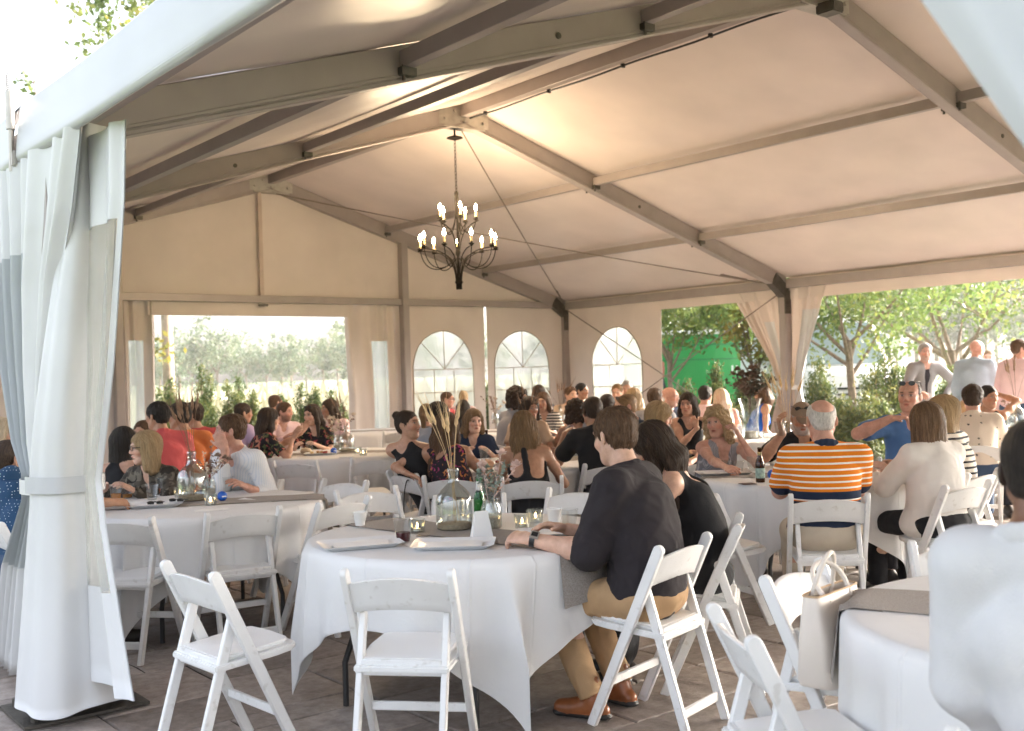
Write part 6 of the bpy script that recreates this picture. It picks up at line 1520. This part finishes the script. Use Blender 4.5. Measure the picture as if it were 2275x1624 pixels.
# --- handbag on the chair, bag straps
LEA = simple('cream_leather', (.74, .67, .60), .45, .04, 6, .12, 120); TANL = simple('tan_edge', (.52, .36, .22), .5, .1, 20)
cc = np.array([*lw(1.045, 3.63), 0.0]); hb = thing('handbag', np.array([cc[0], cc[1], .464]), 'tall cream leather handbag with long handles on a folding chair', 'handbag', hdg(132)-pi/2)
bw, bd, bh = .15, .065, .30; V = []
for z, kx, ky in ((0, .92, 1.0), (.02, 1, 1.05), (.15, 1.0, .9), (.26, 1.02, .62), (.30, 1.02, .50)):
    V += [(bw*kx*math.copysign(abs(math.cos(t))**.35, math.cos(t)), bd*ky*math.copysign(abs(math.sin(t))**.35, math.sin(t)), z) for t in np.linspace(0, 2*pi, 32, endpoint=False)]
MB().add(V, [(i*32+k, i*32+(k+1) % 32, (i+1)*32+(k+1) % 32, (i+1)*32+k) for i in range(4) for k in range(32)]+[tuple(range(32))[::-1]]).obj('bag_body', LEA, hb, smooth=True, angle=50)
MB().tube([V[4*32+k] for k in range(32)]+[V[4*32]], .004, 6).obj('rim_piping', TANL, hb, smooth=True)
for s, tl in ((-1, .10), (1, -.16)):
    pts = bez([(-.075, s*.036, .27), (-.10, s*.05+tl*.4, .45), (.10, s*.05+tl, .50 if s < 0 else .40), (.075, s*.036, .27)], 22); MB().tube(pts, .0085, 8).obj('handle', LEA, hb, smooth=True)
bs_ = thing('crossbody_bag', np.array([*lw(-.80, 8.10), .30]), 'black bag hanging by its strap from the hair bun woman chair', 'handbag', hdg(55)-pi/2)
MB().box((-.10, -.03, -.10), (.10, .03, .06)).obj('bag_body', BLACKP, bs_, bevel=.02); MB().tube(bez([(-.09, 0, .05), (-.10, .0, .40), (-.02, 0, .46), (.0, 0, .44)], 12), .004, 6).obj('strap', BLACKP, bs_)

# ------------------------------------------------------------------ clothes with patterns
def blotch(name, base, cols, scale=22, cover=.5, kind='noise'):
    if name in MATS: return MATS[name]
    m, N, L, P = material(name); tc = N.new('ShaderNodeTexCoord'); last = None
    mixc = (*base, 1)
    for i, c in enumerate(cols):
        if kind == 'dots':
            v = N.new('ShaderNodeTexVoronoi'); v.inputs['Scale'].default_value = scale; v.inputs['Randomness'].default_value = .25; out = v.outputs['Distance']; th = (cover, cover+.03); inv = True
        elif kind == 'motif':
            v = N.new('ShaderNodeTexVoronoi'); v.inputs['Scale'].default_value = scale; v.inputs['Randomness'].default_value = .8
            n3 = N.new('ShaderNodeTexNoise'); n3.inputs['Scale'].default_value = scale*5; ad = N.new('ShaderNodeMath'); ad.operation = 'MULTIPLY_ADD'; ad.inputs[1].default_value = .35
            L.new(tc.outputs['Object'], n3.inputs['Vector']); L.new(tc.outputs['Object'], v.inputs['Vector']); L.new(n3.outputs['Fac'], ad.inputs[0]); L.new(v.outputs['Distance'], ad.inputs[2]); out = ad.outputs[0]; th = (cover, cover+.02); inv = True
        else:
            v = N.new('ShaderNodeTexNoise'); v.inputs['Scale'].default_value = scale; v.inputs['Detail'].default_value = 2; v.inputs['Distortion'].default_value = .8; out = v.outputs['Fac']; th = (cover, cover+.03); inv = False
        if kind != 'motif':
            mp = N.new('ShaderNodeMapping'); mp.inputs['Location'].default_value = (i*3.7, i*1.3, i*7.1); L.new(tc.outputs['Object'], mp.inputs[0]); L.new(mp.outputs[0], v.inputs['Vector'])
        r = ramp(N, [(th[0], (1, 1, 1) if inv else (0, 0, 0)), (th[1], (0, 0, 0) if inv else (1, 1, 1))]); L.new(out, r.inputs[0])
        mx = N.new('ShaderNodeMix'); mx.data_type = 'RGBA'; L.new(r.outputs[0], mx.inputs[0])
        if last is None: mx.inputs[6].default_value = mixc
        else: L.new(last, mx.inputs[6])
        mx.inputs[7].default_value = (*c, 1); last = mx.outputs[2]
    L.new(last, P.inputs['Base Color']); P.inputs['Roughness'].default_value = .8; P.inputs['Specular IOR Level'].default_value = .25; MATS[name] = m; return m
def stripes(name, c0, c1, period, duty, bands=(), axis='Z', wobble=.0):
    if name in MATS: return MATS[name]
    m, N, L, P = material(name); tc = N.new('ShaderNodeTexCoord'); sx = N.new('ShaderNodeSeparateXYZ'); L.new(tc.outputs['Object'], sx.inputs[0])
    dv = N.new('ShaderNodeMath'); dv.operation = 'DIVIDE'; dv.inputs[1].default_value = period; L.new(sx.outputs[axis], dv.inputs[0])
    fr = N.new('ShaderNodeMath'); fr.operation = 'FRACT'; L.new(dv.outputs[0], fr.inputs[0]); cp = N.new('ShaderNodeMath'); cp.operation = 'LESS_THAN'; cp.inputs[1].default_value = duty; L.new(fr.outputs[0], cp.inputs[0])
    mx = N.new('ShaderNodeMix'); mx.data_type = 'RGBA'; L.new(cp.outputs[0], mx.inputs[0]); mx.inputs[6].default_value = (*c0, 1); mx.inputs[7].default_value = (*c1, 1); last = mx.outputs[2]
    for z0, z1, c in bands:
        a = N.new('ShaderNodeMath'); a.operation = 'COMPARE'; a.inputs[1].default_value = (z0+z1)/2; a.inputs[2].default_value = (z1-z0)/2; L.new(sx.outputs[axis], a.inputs[0])
        m2 = N.new('ShaderNodeMix'); m2.data_type = 'RGBA'; L.new(a.outputs[0], m2.inputs[0]); L.new(last, m2.inputs[6]); m2.inputs[7].default_value = (*c, 1); last = m2.outputs[2]
    L.new(last, P.inputs['Base Color']); P.inputs['Roughness'].default_value = .85; P.inputs['Specular IOR Level'].default_value = .2; MATS[name] = m; return m
CL = lambda n, c: cloth('cloth_'+n, c)
BLK, CHAR, WHITE, NAVY = CL('black', (.016, .016, .018)), CL('charcoal', (.026, .021, .024)), CL('white', (.74, .74, .75)), CL('navy', (.020, .030, .060))
KHAKI, GREY, REDP, ORNG, PINK, SKY_, LAV, TAN_ = CL('khaki', (.42, .27, .145)), CL('grey', (.30, .29, .30)), CL('red', (.50, .085, .085)), CL('orange', (.58, .17, .05)), CL('pink', (.72, .52, .52)), CL('sky', (.33, .41, .48)), CL('lavender', (.45, .34, .50)), CL('tan', (.52, .38, .27))
BLUEP, STONEP, DENIM, CREAM = CL('blue', (.085, .19, .42)), CL('stone', (.50, .43, .34)), CL('denim', (.05, .08, .14)), CL('cream', (.70, .62, .52)); ROYAL = CL('royal', (.02, .12, .52)); BLAZ = CL('blazer', (.27, .255, .25)); DKRED = CL('dark_red', (.36, .05, .05))
FLORAL = blotch('floral_black', (.016, .014, .018), [(.42, .06, .07), (.50, .22, .14), (.10, .13, .05)], 19, .60); FLORAL2 = blotch('floral_dark', (.02, .014, .02), [(.30, .03, .12), (.45, .16, .05)], 26, .60)
CAMO = blotch('olive_blouse', (.075, .062, .048), [(.16, .14, .11), (.03, .025, .02)], 17, .54); DOTS = blotch('dotted_navy', (.018, .055, .12), [(.50, .58, .62)], 62, .17, 'dots'); PALM = blotch('palm_print', (.68, .58, .48), [(.06, .055, .05)], 17, .33, 'motif'); PRINT = blotch('print_dress', (.55, .50, .48), [(.05, .04, .05), (.30, .12, .12)], 28, .52)
POLO = stripes('orange_striped', (.70, .20, .012), (.80, .76, .70), .034, .30, [(.755, .800, (.016, .026, .055)), (.40, .742, (.016, .026, .055))]); BRETON = stripes('breton_stripe', (.66, .60, .52), (.02, .02, .025), .038, .36); BWSTR = stripes('bw_stripe', (.70, .66, .60), (.02, .02, .02), .035, .5); FINE = stripes('fine_grey', (.20, .20, .22), (.36, .36, .38), .010, .5, axis='X'); WFINE = stripes('fine_white', (.76, .76, .77), (.64, .67, .72), .014, .3, axis='X')
BRSHOE = simple('brown_leather', (.26, .085, .028), .32, .25, 18, .1, 60)

# ------------------------------------------------------------------ things worn
def hp(info, x, y, z): r, f, u = info['M']; return info['HC']+(r*x+f*y+u*z)*info['s']
def worn(info, name, mb, mat, smooth=True):
    o = info['o']; L0 = np.array(o.location); mb.v = [tuple(np.array(p)-L0) for p in mb.v]; return mb.obj(name, mat, o, smooth=smooth)
def eyeglasses(info, up=False, dark=False):
    m = MB(); z0, y0 = (.012, .103) if not up else (.100, .060)
    for sx in (-1, 1):
        m.tube([hp(info, sx*.033+.022*math.cos(a), y0+.004*math.cos(a)*-sx, z0+.016*math.sin(a)) for a in np.linspace(0, 6.283, 15)], .0022, 5, cap=False)
        m.tube([hp(info, sx*.055, y0-.004, z0+.004), hp(info, sx*.080, y0-.05, z0+.006), hp(info, sx*.082, -.02 if not up else -.03, z0+(.004 if not up else -.03))], .0022, 5)
        if dark: m.add([hp(info, sx*.033+.022*math.cos(a), y0+.002, z0+.016*math.sin(a)) for a in np.linspace(0, 6.283, 12, endpoint=False)], [tuple(range(12))])
    m.tube([hp(info, -.011, y0+.003, z0+.004), hp(info, .011, y0+.003, z0+.004)], .002, 5)
    return worn(info, 'sunglasses' if dark else 'eyeglasses', m, BLACKP)
def cap(info, mat):
    m = MB(); P = []
    for i in range(9):
        e = i/8*pi/2; P.append([hp(info, .086*math.cos(e)*math.cos(a), -.014+.107*math.cos(e)*math.sin(a), .040+.088*math.sin(e)) for a in np.linspace(0, 6.283, 25)])
    m.sheet(P); B = [[hp(info, .078*math.cos(a)*(1-.1*k), -.014+.098*math.sin(a)+.028*k*math.sin(a), .046-.010*k+.008*math.cos(a)**2) for a in np.linspace(.25, pi-.25, 14)] for k in range(4)]; m.sheet(B); m.sheet([[tuple(np.array(p)-np.array([0, 0, .004])) for p in r] for r in B])
    return worn(info, 'cap', m, mat)
def wristwatch(info, sd):
    S_, E_, W0 = info['arms'][sd]; d = _n(W0-E_); c = W0-d*.018; u = _n(np.array([0, 0, 1.0])-d*d[2]); v = np.cross(d, u); m = MB()
    m.sheet([[tuple(c+d*q+(u*math.cos(a)+v*math.sin(a))*.034) for a in np.linspace(0, 6.283, 25)] for q in (-.012, .012)]); b = worn(info, 'watch_strap', m, BLACKP)
    out = _n(u*.72-_fh*.7); k = MB(); w = np.cross(d, out); P = lambda x, y, z: c+d*x+w*y+out*z
    k.add([P(x, y, z) for z in (.031, .043) for x, y in ((-.019, -.017), (.019, -.017), (.019, .017), (-.019, .017))], [(3, 2, 1, 0), (4, 5, 6, 7), (0, 1, 5, 4), (1, 2, 6, 5), (2, 3, 7, 6), (3, 0, 4, 7)]); worn(info, 'watch_case', k, GALV, False)
    f = MB().add([P(x, y, .0436) for x, y in ((-.014, -.012), (.014, -.012), (.014, .012), (-.014, .012))], [(0, 1, 2, 3)]); worn(info, 'watch_face', f, BLACKP, False)

# ------------------------------------------------------------------ the guests
HD = at_depth
def seat_at(lat, dep, deg, fwd=.15): return np.array([*lw(lat, dep), 0.0])+heading(deg)*(fwd+.05)
def guest(label, px, py, dep, face, chair_label=True, **k):
    i = person(label, HD(px, py, dep), face=face, **k)
    if chair_label and not k.get('stand'):
        f = i['f']; c = chair('white folding chair of the guest '+' '.join(label.replace('bald person', 'bald and').replace('person ', '', 1).split(',')[0].split()[:9]), None, deg=face, at=i['pel'][:2]+f[:2]*.04)
    return i
UP = np.array([0, 0, 1.0])
# couple at the near table
i = guest('person in a charcoal shirt and khaki trousers, seen from behind, wearing a watch', 1366, 970, 4.80, -52, False, hip=seat_at(.705, 4.585, -52, .13), look=-34, nod=-14, top='rolled', sleeve=1.02, top_mat=CHAR, bot_mat=KHAKI, shoe_mat=BRSHOE, sole=True, legs=1.93, hair='short', hair_col='brown', skin='fair', collar=True, fat=1.10, loose=.022, res=.0068,
          lh=at_z(1176, 1197, .800), lh_curl=.75, lh_dir=HD(1110, 1190, 4.9)-HD(1190, 1200, 4.75), pole_lh=-UP*1.0+heading(100)*.2, rh=at_z(1262, 1176, .82), hand=1.0, hs=1.05, slouch=.045, folds=.008, foot=-.20, twist=8)
wristwatch(i, -1)
guest('person in a black sleeveless dress with long dark hair, leaning on the neighbour', 1448, 992, 5.22, -77, False, hip=seat_at(1.055, 5.155, -77, .13), look=-60, nod=-24, roll=14, sex='f', top='dress', top_mat=BLK, bot_mat=BLK, skirt=2, hair='long', hair_col='dark', hair_len=.36, skin='fair', backdip=.24, neck=.05, strap=.05, res=.0075, slouch=.07, table=True)
# table of the amber beers
guest('person in a dotted navy shirt with cropped hair, reaching over the beer table', 22, 1022, 6.45, 48, False, hip=seat_at(-2.92, 6.02, 52, .12), look=30, top='long', sleeve=1.35, top_mat=DOTS, bot_mat=DENIM, hair='crop', hair_col='dark', skin='tan', rh=at_z(268, 1118, .79), rh_curl=.9, fat=1.1, collar=True)
i = guest('person with blond bob and eyeglasses in an olive patterned blouse', 322, 996, 7.62, 196, look=238, sex='f', top='long', neck=.12, top_mat=CAMO, hair='bob', hair_col='blonde', skin='fair', hair_len=.15, table=True, nod=-4, lean=.12); eyeglasses(i)
guest('person in a white shirt resting the chin on one hand', 512, 958, 7.72, 205, look=262, top='long', sleeve=1.5, collar=True, top_mat=WFINE, bot_mat=KHAKI, hair='short', hair_col='brown', skin='rosy', rh=HD(500, 1000, 7.58), rh_dir=UP*.9-heading(90)*.35, rh_palm=UP*.4+heading(0)*.5-heading(90)*.3, rh_curl=1.2, pole_rh=-UP-heading(0)*.4, lh=at_z(548, 1082, .79), pole_lh=-UP-heading(0)*.2+heading(90)*.25, nod=-3, lean=.16, twist=-8)
guest('person with dark bobbed hair in a black top, back turned, by the wrapped post', 273, 985, 8.0, -25, look=-40, sex='f', top='tank', top_mat=BLK, hair='bob', hair_col='black', hair_len=.17, skin='fair', backdip=.10, table=True)
guest('person with pale blond hair at the far side of the wrapped post', 4, 962, 8.3, 60, look=70, sex='f', top='tee', top_mat=CREAM, hair='long', hair_col='pale', hair_len=.26, skin='fair', table=True)
guest('person in a red polo shirt with black hair, back turned', 350, 925, 9.0, -28, look=-62, top='polo', top_mat=REDP, trim_mat=REDP, collar=True, hair='short', hair_col='black', skin='tan', table=True, fat=1.08)
guest('person in an orange shirt with black hair beside the red polo', 398, 925, 9.4, -18, look=-75, top='tee', top_mat=ORNG, hair='short', hair_col='black', skin='tan', table=True, fat=1.05)
guest('person in a rust shirt half hidden behind the orange one', 426, 922, 10.3, -40, look=-95, top='tee', top_mat=DKRED, hair='short', hair_col='dark', skin='tan', table=True)
guest('person with brown hair peeping behind the red polo', 318, 962, 10.6, 200, look=190, top='tee', top_mat=GREY, hair='short', hair_col='brown', skin='mid', table=True)
# table of the floral women
guest('person with long dark hair in a black floral top, gesturing with an open hand', 598, 932, 10.85, 62, look=62, sex='f', top='tee', top_mat=FLORAL, hair='long', hair_col='dark', hair_len=.40, skin='mid', lh=HD(668, 962, 11.2), lh_dir=UP*.8+heading(60)*.6, lh_palm=heading(150), lh_curl=.2, rh=HD(650, 975, 10.8), rh_dir=UP*.8+heading(80)*.5, rh_curl=.3, front=0)
i = guest('person in a black floral dress facing us with sunglasses in dark hair', 693, 922, 12.0, 182, look=212, sex='f', top='tee', top_mat=FLORAL, hair='long', hair_col='dark', hair_len=.34, skin='fair', table=True, front=1); eyeglasses(i, True, True)
guest('person in a lavender shirt with short dark hair at the hedge', 541, 918, 13.0, 40, look=60, top='polo', top_mat=LAV, hair='short', hair_col='dark', skin='tan', table=True)
guest('person in a pink blazer with a trimmed beard', 633, 915, 13.6, 150, look=110, top='long', top_mat=PINK, hair='short', hair_col='brown', stubble=.6, skin='rosy', table=True)
guest('person with brown cropped hair behind the pink blazer', 612, 896, 15.0, 30, look=40, top='tee', top_mat=GREY, hair='crop', hair_col='brown', skin='mid')
guest('person with dark shoulder hair smiling behind the feather stalks', 731, 908, 13.4, 190, look=235, sex='f', top='tee', top_mat=PINK, hair='long', hair_col='dark', hair_len=.28, skin='tan', table=True)
# bun woman and the centre table
bun = np.array([*lw(-.86, 8.22), 0.0])
i = guest('person with a hair bun in a black tank top laughing over the chair back', 906, 944, 8.34, 60, False, hip=seat_at(-.80, 8.22, 58, .16), look=118, nod=4, sex='f', top='tank', top_mat=BLK, bot_mat=CHAR, hair='bun', hair_col='dark', skin='mid', mouth_open=True, rh=HD(905, 1052, 8.02), rh_dir=heading(95)-UP*.45, rh_palm=-UP-heading(0)*.3, rh_curl=.7, pole_rh=-heading(95)*1.0-UP*.35, twist=38, neck=.13, strap=.05)
guest('person with long brown hair in a dark floral dress, back turned', 993, 950, 8.25, 14, False, hip=seat_at(-.46, 7.80, 12, .16), look=22, sex='f', top='dress', top_mat=FLORAL2, bot_mat=BLK, hair='long', hair_col='brown', hair_len=.44, skin='tan', table=True, backdip=.14)
guest('person in a halter dress with wavy light brown hair, back turned', 1163, 950, 8.0, 4, False, hip=seat_at(.115, 7.56, 3, .16), look=-4, sex='f', top='halter', top_mat=BLK, bot_mat=BLK, skirt=1, hair='wavy', hair_col='light', hair_len=.37, skin='tan', strap_x=1, table=True)
guest('person in a black polo shirt with cropped dark hair, elbow on the table', 1316, 914, 8.75, -22, look=-14, top='polo', top_mat=BLK, hair='crop', scalp='crop', hair_col='dark', skin='tan', collar=True, lh=HD(1255, 965, 8.95), lh_dir=UP*.4+heading(30), lh_curl=1.0, pole_lh=-UP-heading(90)*.5, fat=1.08)
guest('person in a blue grey shirt with dark hair behind the bun woman', 975, 922, 10.4, 40, look=35, top='long', top_mat=CL('blue_grey', (.24, .26, .30)), hair='full', hair_col='black', skin='mid', table=True)
guest('person with a light brown ponytail beside the blue grey shirt', 948, 922, 10.9, 20, look=10, sex='f', top='tee', top_mat=GREY, hair='pony', hair_col='light', skin='fair', table=True)
guest('person with blond hair in a navy top by the wheat ears', 1052, 936, 10.2, 175, look=160, sex='f', top='tee', top_mat=NAVY, hair='long', hair_col='light', hair_len=.28, skin='fair', table=True)
guest('person in a grey shirt with wavy dark hair and beard', 1150, 886, 11.6, 60, look=112, top='long', top_mat=GREY, hair='curly', hair_len=.05, hair_col='dark', stubble=.75, skin='mid', collar=True, table=True)
guest('person with dark hair in front of the wavy haired man', 1177, 908, 10.9, 185, look=150, sex='f', top='tee', top_mat=TAN_, hair='bob', hair_col='dark', skin='tan', hair_len=.12, table=True)
i = guest('person in red with eyeglasses in front of the first arched window', 994, 888, 16.2, 120, look=100, top='tee', top_mat=DKRED, hair='crop', hair_col='brown', skin='rosy', table=True); eyeglasses(i)
guest('person with blond hair up in front of the first arched window', 1030, 884, 17.0, 10, sex='f', top='tee', top_mat=PINK, hair='bun', hair_col='blonde', skin='rosy')
guest('person with long black hair below the first arched window', 1029, 908, 14.6, 5, sex='f', top='tee', top_mat=BLK, hair='long', hair_col='black', skin='mid', hair_len=.30)
guest('person in a black and white striped top below the second arched window', 1206, 893, 13.2, 185, look=200, sex='f', top='tee', top_mat=BWSTR, hair='long', hair_col='brown', skin='mid', hair_len=.22, table=True)
guest('person with dark short hair behind the striped top', 1198, 874, 15.4, 20, look=30, top='tee', top_mat=NAVY, hair='short', hair_col='dark', skin='mid')
guest('person with brown hair beside the corner post', 1268, 878, 15.2, 160, look=150, top='tee', top_mat=TAN_, hair='short', hair_col='brown', skin='mid', table=True)
guest('person with black hair right at the corner post', 1293, 869, 16.6, 150, look=130, top='polo', top_mat=GREY, hair='short', hair_col='black', skin='tan')
guest('person with dark curls in a printed sleeveless dress, back turned', 1277, 914, 10.9, -10, look=-20, sex='f', top='tank', top_mat=PRINT, hair='curly', hair_col='dark', skin='tan', hair_len=.10, table=True)
guest('person with cropped dark hair behind the black polo', 1349, 902, 10.8, 15, look=10, top='tee', top_mat=GREY, hair='crop', hair_col='dark', skin='tan')
i = guest('person in a navy shirt with sunglasses pushed up on cropped hair', 1390, 905, 9.9, 230, look=262, top='polo', top_mat=NAVY, hair='crop', hair_col='light', skin='rosy', fat=1.12, nod=-12, collar=True, table=True); eyeglasses(i, True, True)
guest('person with grey hair below the third arched window', 1392, 864, 16.4, 200, look=190, top='tee', top_mat=CREAM, hair='short', hair_col='grey', skin='mid')
guest('person with sandy hair left of the grey haired guest', 1371, 872, 15.6, 170, look=200, top='tee', top_mat=TAN_, hair='short', hair_col='light', skin='mid')
guest('person with long blond hair behind the pushed up sunglasses', 1408, 884, 12.8, 20, sex='f', top='tee', top_mat=CREAM, hair='long', hair_col='blonde', skin='fair', hair_len=.3)
# bouquet table
guest('person with swept blond hair in a tan sleeveless top', 1464, 926, 8.7, 62, look=96, nod=-20, sex='f', top='tank', top_mat=TAN_, hair='bob', hair_col='blonde', hair_len=.08, skin='fair', table=True)
guest('person with brown cropped hair before the swept blond one', 1455, 886, 12.2, 20, look=30, top='tee', top_mat=GREY, hair='short', hair_col='brown', skin='mid')
guest('bald person in a navy shirt below the window wall edge', 1489, 882, 13.0, 150, look=120, top='polo', top_mat=NAVY, hair='none', hair_col='grey', skin='rosy', stubble=.3, table=True)
guest('person with dark hair resting the chin over folded hands', 1527, 898, 11.0, 190, look=205, sex='f', top='tank', top_mat=BLK, hair='long', hair_col='dark', hair_len=.28, skin='mid', front=0, rh=HD(1548, 950, 10.75), rh_dir=UP+heading(-90)*.5, lh=HD(1575, 948, 10.75), lh_dir=UP-heading(90)*.5, rh_curl=1.0, lh_curl=1.0)
guest('person in a pink shirt with black hair, back turned', 1567, 878, 13.6, 5, look=30, top='tee', top_mat=PINK, hair='short', hair_col='black', skin='rosy')
guest('person with long pale blond hair beside the pink shirt', 1600, 884, 13.8, 10, look=-20, sex='f', top='tank', top_mat=CREAM, hair='long', hair_col='pale', skin='rosy', hair_len=.34)
guest('person in a blue dress behind the dark bouquet', 1692, 872, 13.0, 100, look=-60, sex='f', top='tank', top_mat=ROYAL, bot_mat=ROYAL, skirt=1, hair='long', hair_col='brown', skin='tan', hair_len=.24)
# striped polo table
guest('person with curly blond hair in a grey striped vest, hand at the ear', 1592, 938, 8.22, 168, look=212, sex='f', top='tank', top_mat=FINE, hair='curly', hair_col='blonde', hair_len=.14, skin='rosy', neck=.17, strap=.10, lh=HD(1644, 972, 8.05), lh_dir=UP-heading(90)*.5, lh_palm=heading(-90)+heading(0)*.3, lh_curl=1.1, pole_lh=-UP+heading(90)*.6, rh=at_z(1618, 1042, .79), nod=-5, roll=-5)
guest('person in an orange and white striped polo with cropped white hair, back turned', 1824, 936, 6.28, 6, False, hip=seat_at(1.745, 6.03, 8, .16), look=2, nod=-14, top='polo', sleeve=.74, top_mat=POLO, trim_mat=NAVY, bot_mat=STONEP, hair='bald', crown=1.15, hair_col='white', skin='rosy', collar=True, fat=1.22, table=True, res=.0075, hs=1.04, folds=.004, shoulder=.195)
i = guest('person with a cap and grey beard holding up a clear cup', 1782, 930, 8.30, 184, look=192, top='polo', top_mat=BLK, hair='crop', hair_col='grey', stubble=.8, skin='tan', rh=HD(1738, 962, 8.0), rh_dir=UP*.8-heading(90)*.2, rh_palm=heading(90), rh_curl=1.0, nod=-16); cap(i, CL('cap_tan', (.24, .17, .12))); eyeglasses(i, True, True)
cup(HD(1733, 968, 7.95), 'clear plastic cup held up by the man in the cap', None, None)
i = guest('person in a blue polo with pushed up sunglasses, hand on the shoulder', 2020, 882, 7.95, 196, look=214, top='polo', top_mat=BLUEP, hair='bald', hair_col='dark', skin='rosy', rh=HD(1978, 930, 7.75), rh_dir=heading(90)*.9+UP*.05, rh_palm=-UP, rh_curl=.9, pole_rh=-heading(90)-UP*.35, nod=2, fat=1.12); eyeglasses(i, True, True)
guest('person in a white cardigan with shoulder length brown hair, back turned', 2056, 938, 6.62, -22, False, hip=seat_at(2.67, 6.39, -32, .16), look=-20, sex='f', top='long', sleeve=1.7, top_mat=CL('cardigan', (.72, .68, .64)), bot_mat=BLK, hair='bob', hair_col='two', hair_len=.17, skin='fair', fat=1.28, loose=.02, shoulder=.172, table=True, res=.0075)
guest('person in a striped long sleeve with blond streaks beside the cardigan', 2092, 918, 7.35, -45, False, hip=seat_at(3.05, 7.05, -40, .15), look=-60, sex='f', top='long', sleeve=1.6, top_mat=BRETON, hair='bob', hair_col='blonde', hair_len=.16, skin='fair', table=True)
guest('person in a palm print shirt with thick brown hair, back turned', 2160, 886, 9.7, 18, look=22, top='tee', sleeve=.9, top_mat=PALM, bot_mat=DENIM, hair='full', hair_col='dark', skin='rosy', collar=True, fat=1.12, table=True)
guest('person with dark hair raising one arm behind the palm shirt', 2196, 882, 10.7, 200, look=165, sex='f', top='tank', top_mat=BLK, hair='pony', hair_col='black', skin='tan', lh=HD(2206, 872, 10.95), lh_dir=-heading(90), lh_curl=.8, pole_lh=heading(90)+UP*.2)
# foreground guest
guest('person in a bright white shirt filling the near corner, back turned', 2316, 1052, 2.36, 32, False, hip=seat_at(1.19, 2.10, 32, .17), look=42, top='long', top_mat=CL('soft_white', (.62, .62, .63)), bot_mat=DENIM, hair='crop', scalp='crop', hair_col='black', skin='brown', collar=True, fat=1.14, lh=np.array([*lw(1.17, 2.52), .58]), pole_lh=-heading(122)*.7-UP*.6-heading(32)*.3, res=.008, folds=.0004, shoulder=.160, loose=.020, nod=-12)
# standing guests on the lawn side
i = guest('person standing in a grey blazer over a dark shirt, hand in pocket', 2055, 782, 14.6, 172, look=190, stand=True, top='blazer', inner=True, trim_mat=CHAR, top_mat=BLAZ, bot_mat=DENIM, hair='short', hair_col='grey', skin='rosy', stubble=.45, rh=HD(2042, 872, 14.3), rh_curl=1.0, lh=HD(2100, 878, 14.5), pole_lh=heading(90)-UP*.2)
cup(HD(2036, 866, 14.25), 'clear cup in the hand of the man in the blazer', None, None)
guest('bald person standing in a pale blue shirt, back turned', 2170, 776, 14.0, 35, look=60, stand=True, top='long', top_mat=SKY_, bot_mat=KHAKI, hair='none', hair_col='light', skin='rosy', collar=True, fat=1.15)
guest('person standing in a white shirt facing the pale blue one', 2196, 796, 16.0, 215, look=210, stand=True, top='rolled', top_mat=WHITE, bot_mat=KHAKI, hair='crop', hair_col='light', skin='fair', collar=True, fat=1.12, rh=HD(2215, 860, 15.7), lh=HD(2228, 858, 15.7))
guest('person standing in a pale pink shirt with receding brown hair', 2266, 776, 13.2, 60, look=95, stand=True, top='long', top_mat=PINK, bot_mat=DENIM, hair='short', hair_col='brown', skin='rosy', collar=True)
guest('person with brown hair standing in white near the van', 1866, 815, 25.0, 240, look=250, stand=True, sex='f', top='tee', top_mat=WHITE, bot_mat=DENIM, hair='long', hair_col='red', skin='fair', hair_len=.2)

# ------------------------------------------------------------------ warm evening haze over the fields
hz, N_, L_, P_ = material('haze_air'); N_.remove(P_)
pv = N_.new('ShaderNodeVolumePrincipled'); pv.inputs['Color'].default_value = (.95, .93, .90, 1); pv.inputs['Density'].default_value = .0006; pv.inputs['Anisotropy'].default_value = .35
L_.new(pv.outputs[0], N_['Material Output'].inputs['Volume'])
hb_ = MB().box((-260, -60, -1.1), (330, 330, 24)).obj('haze', hz); tag(hb_, kind='stuff')
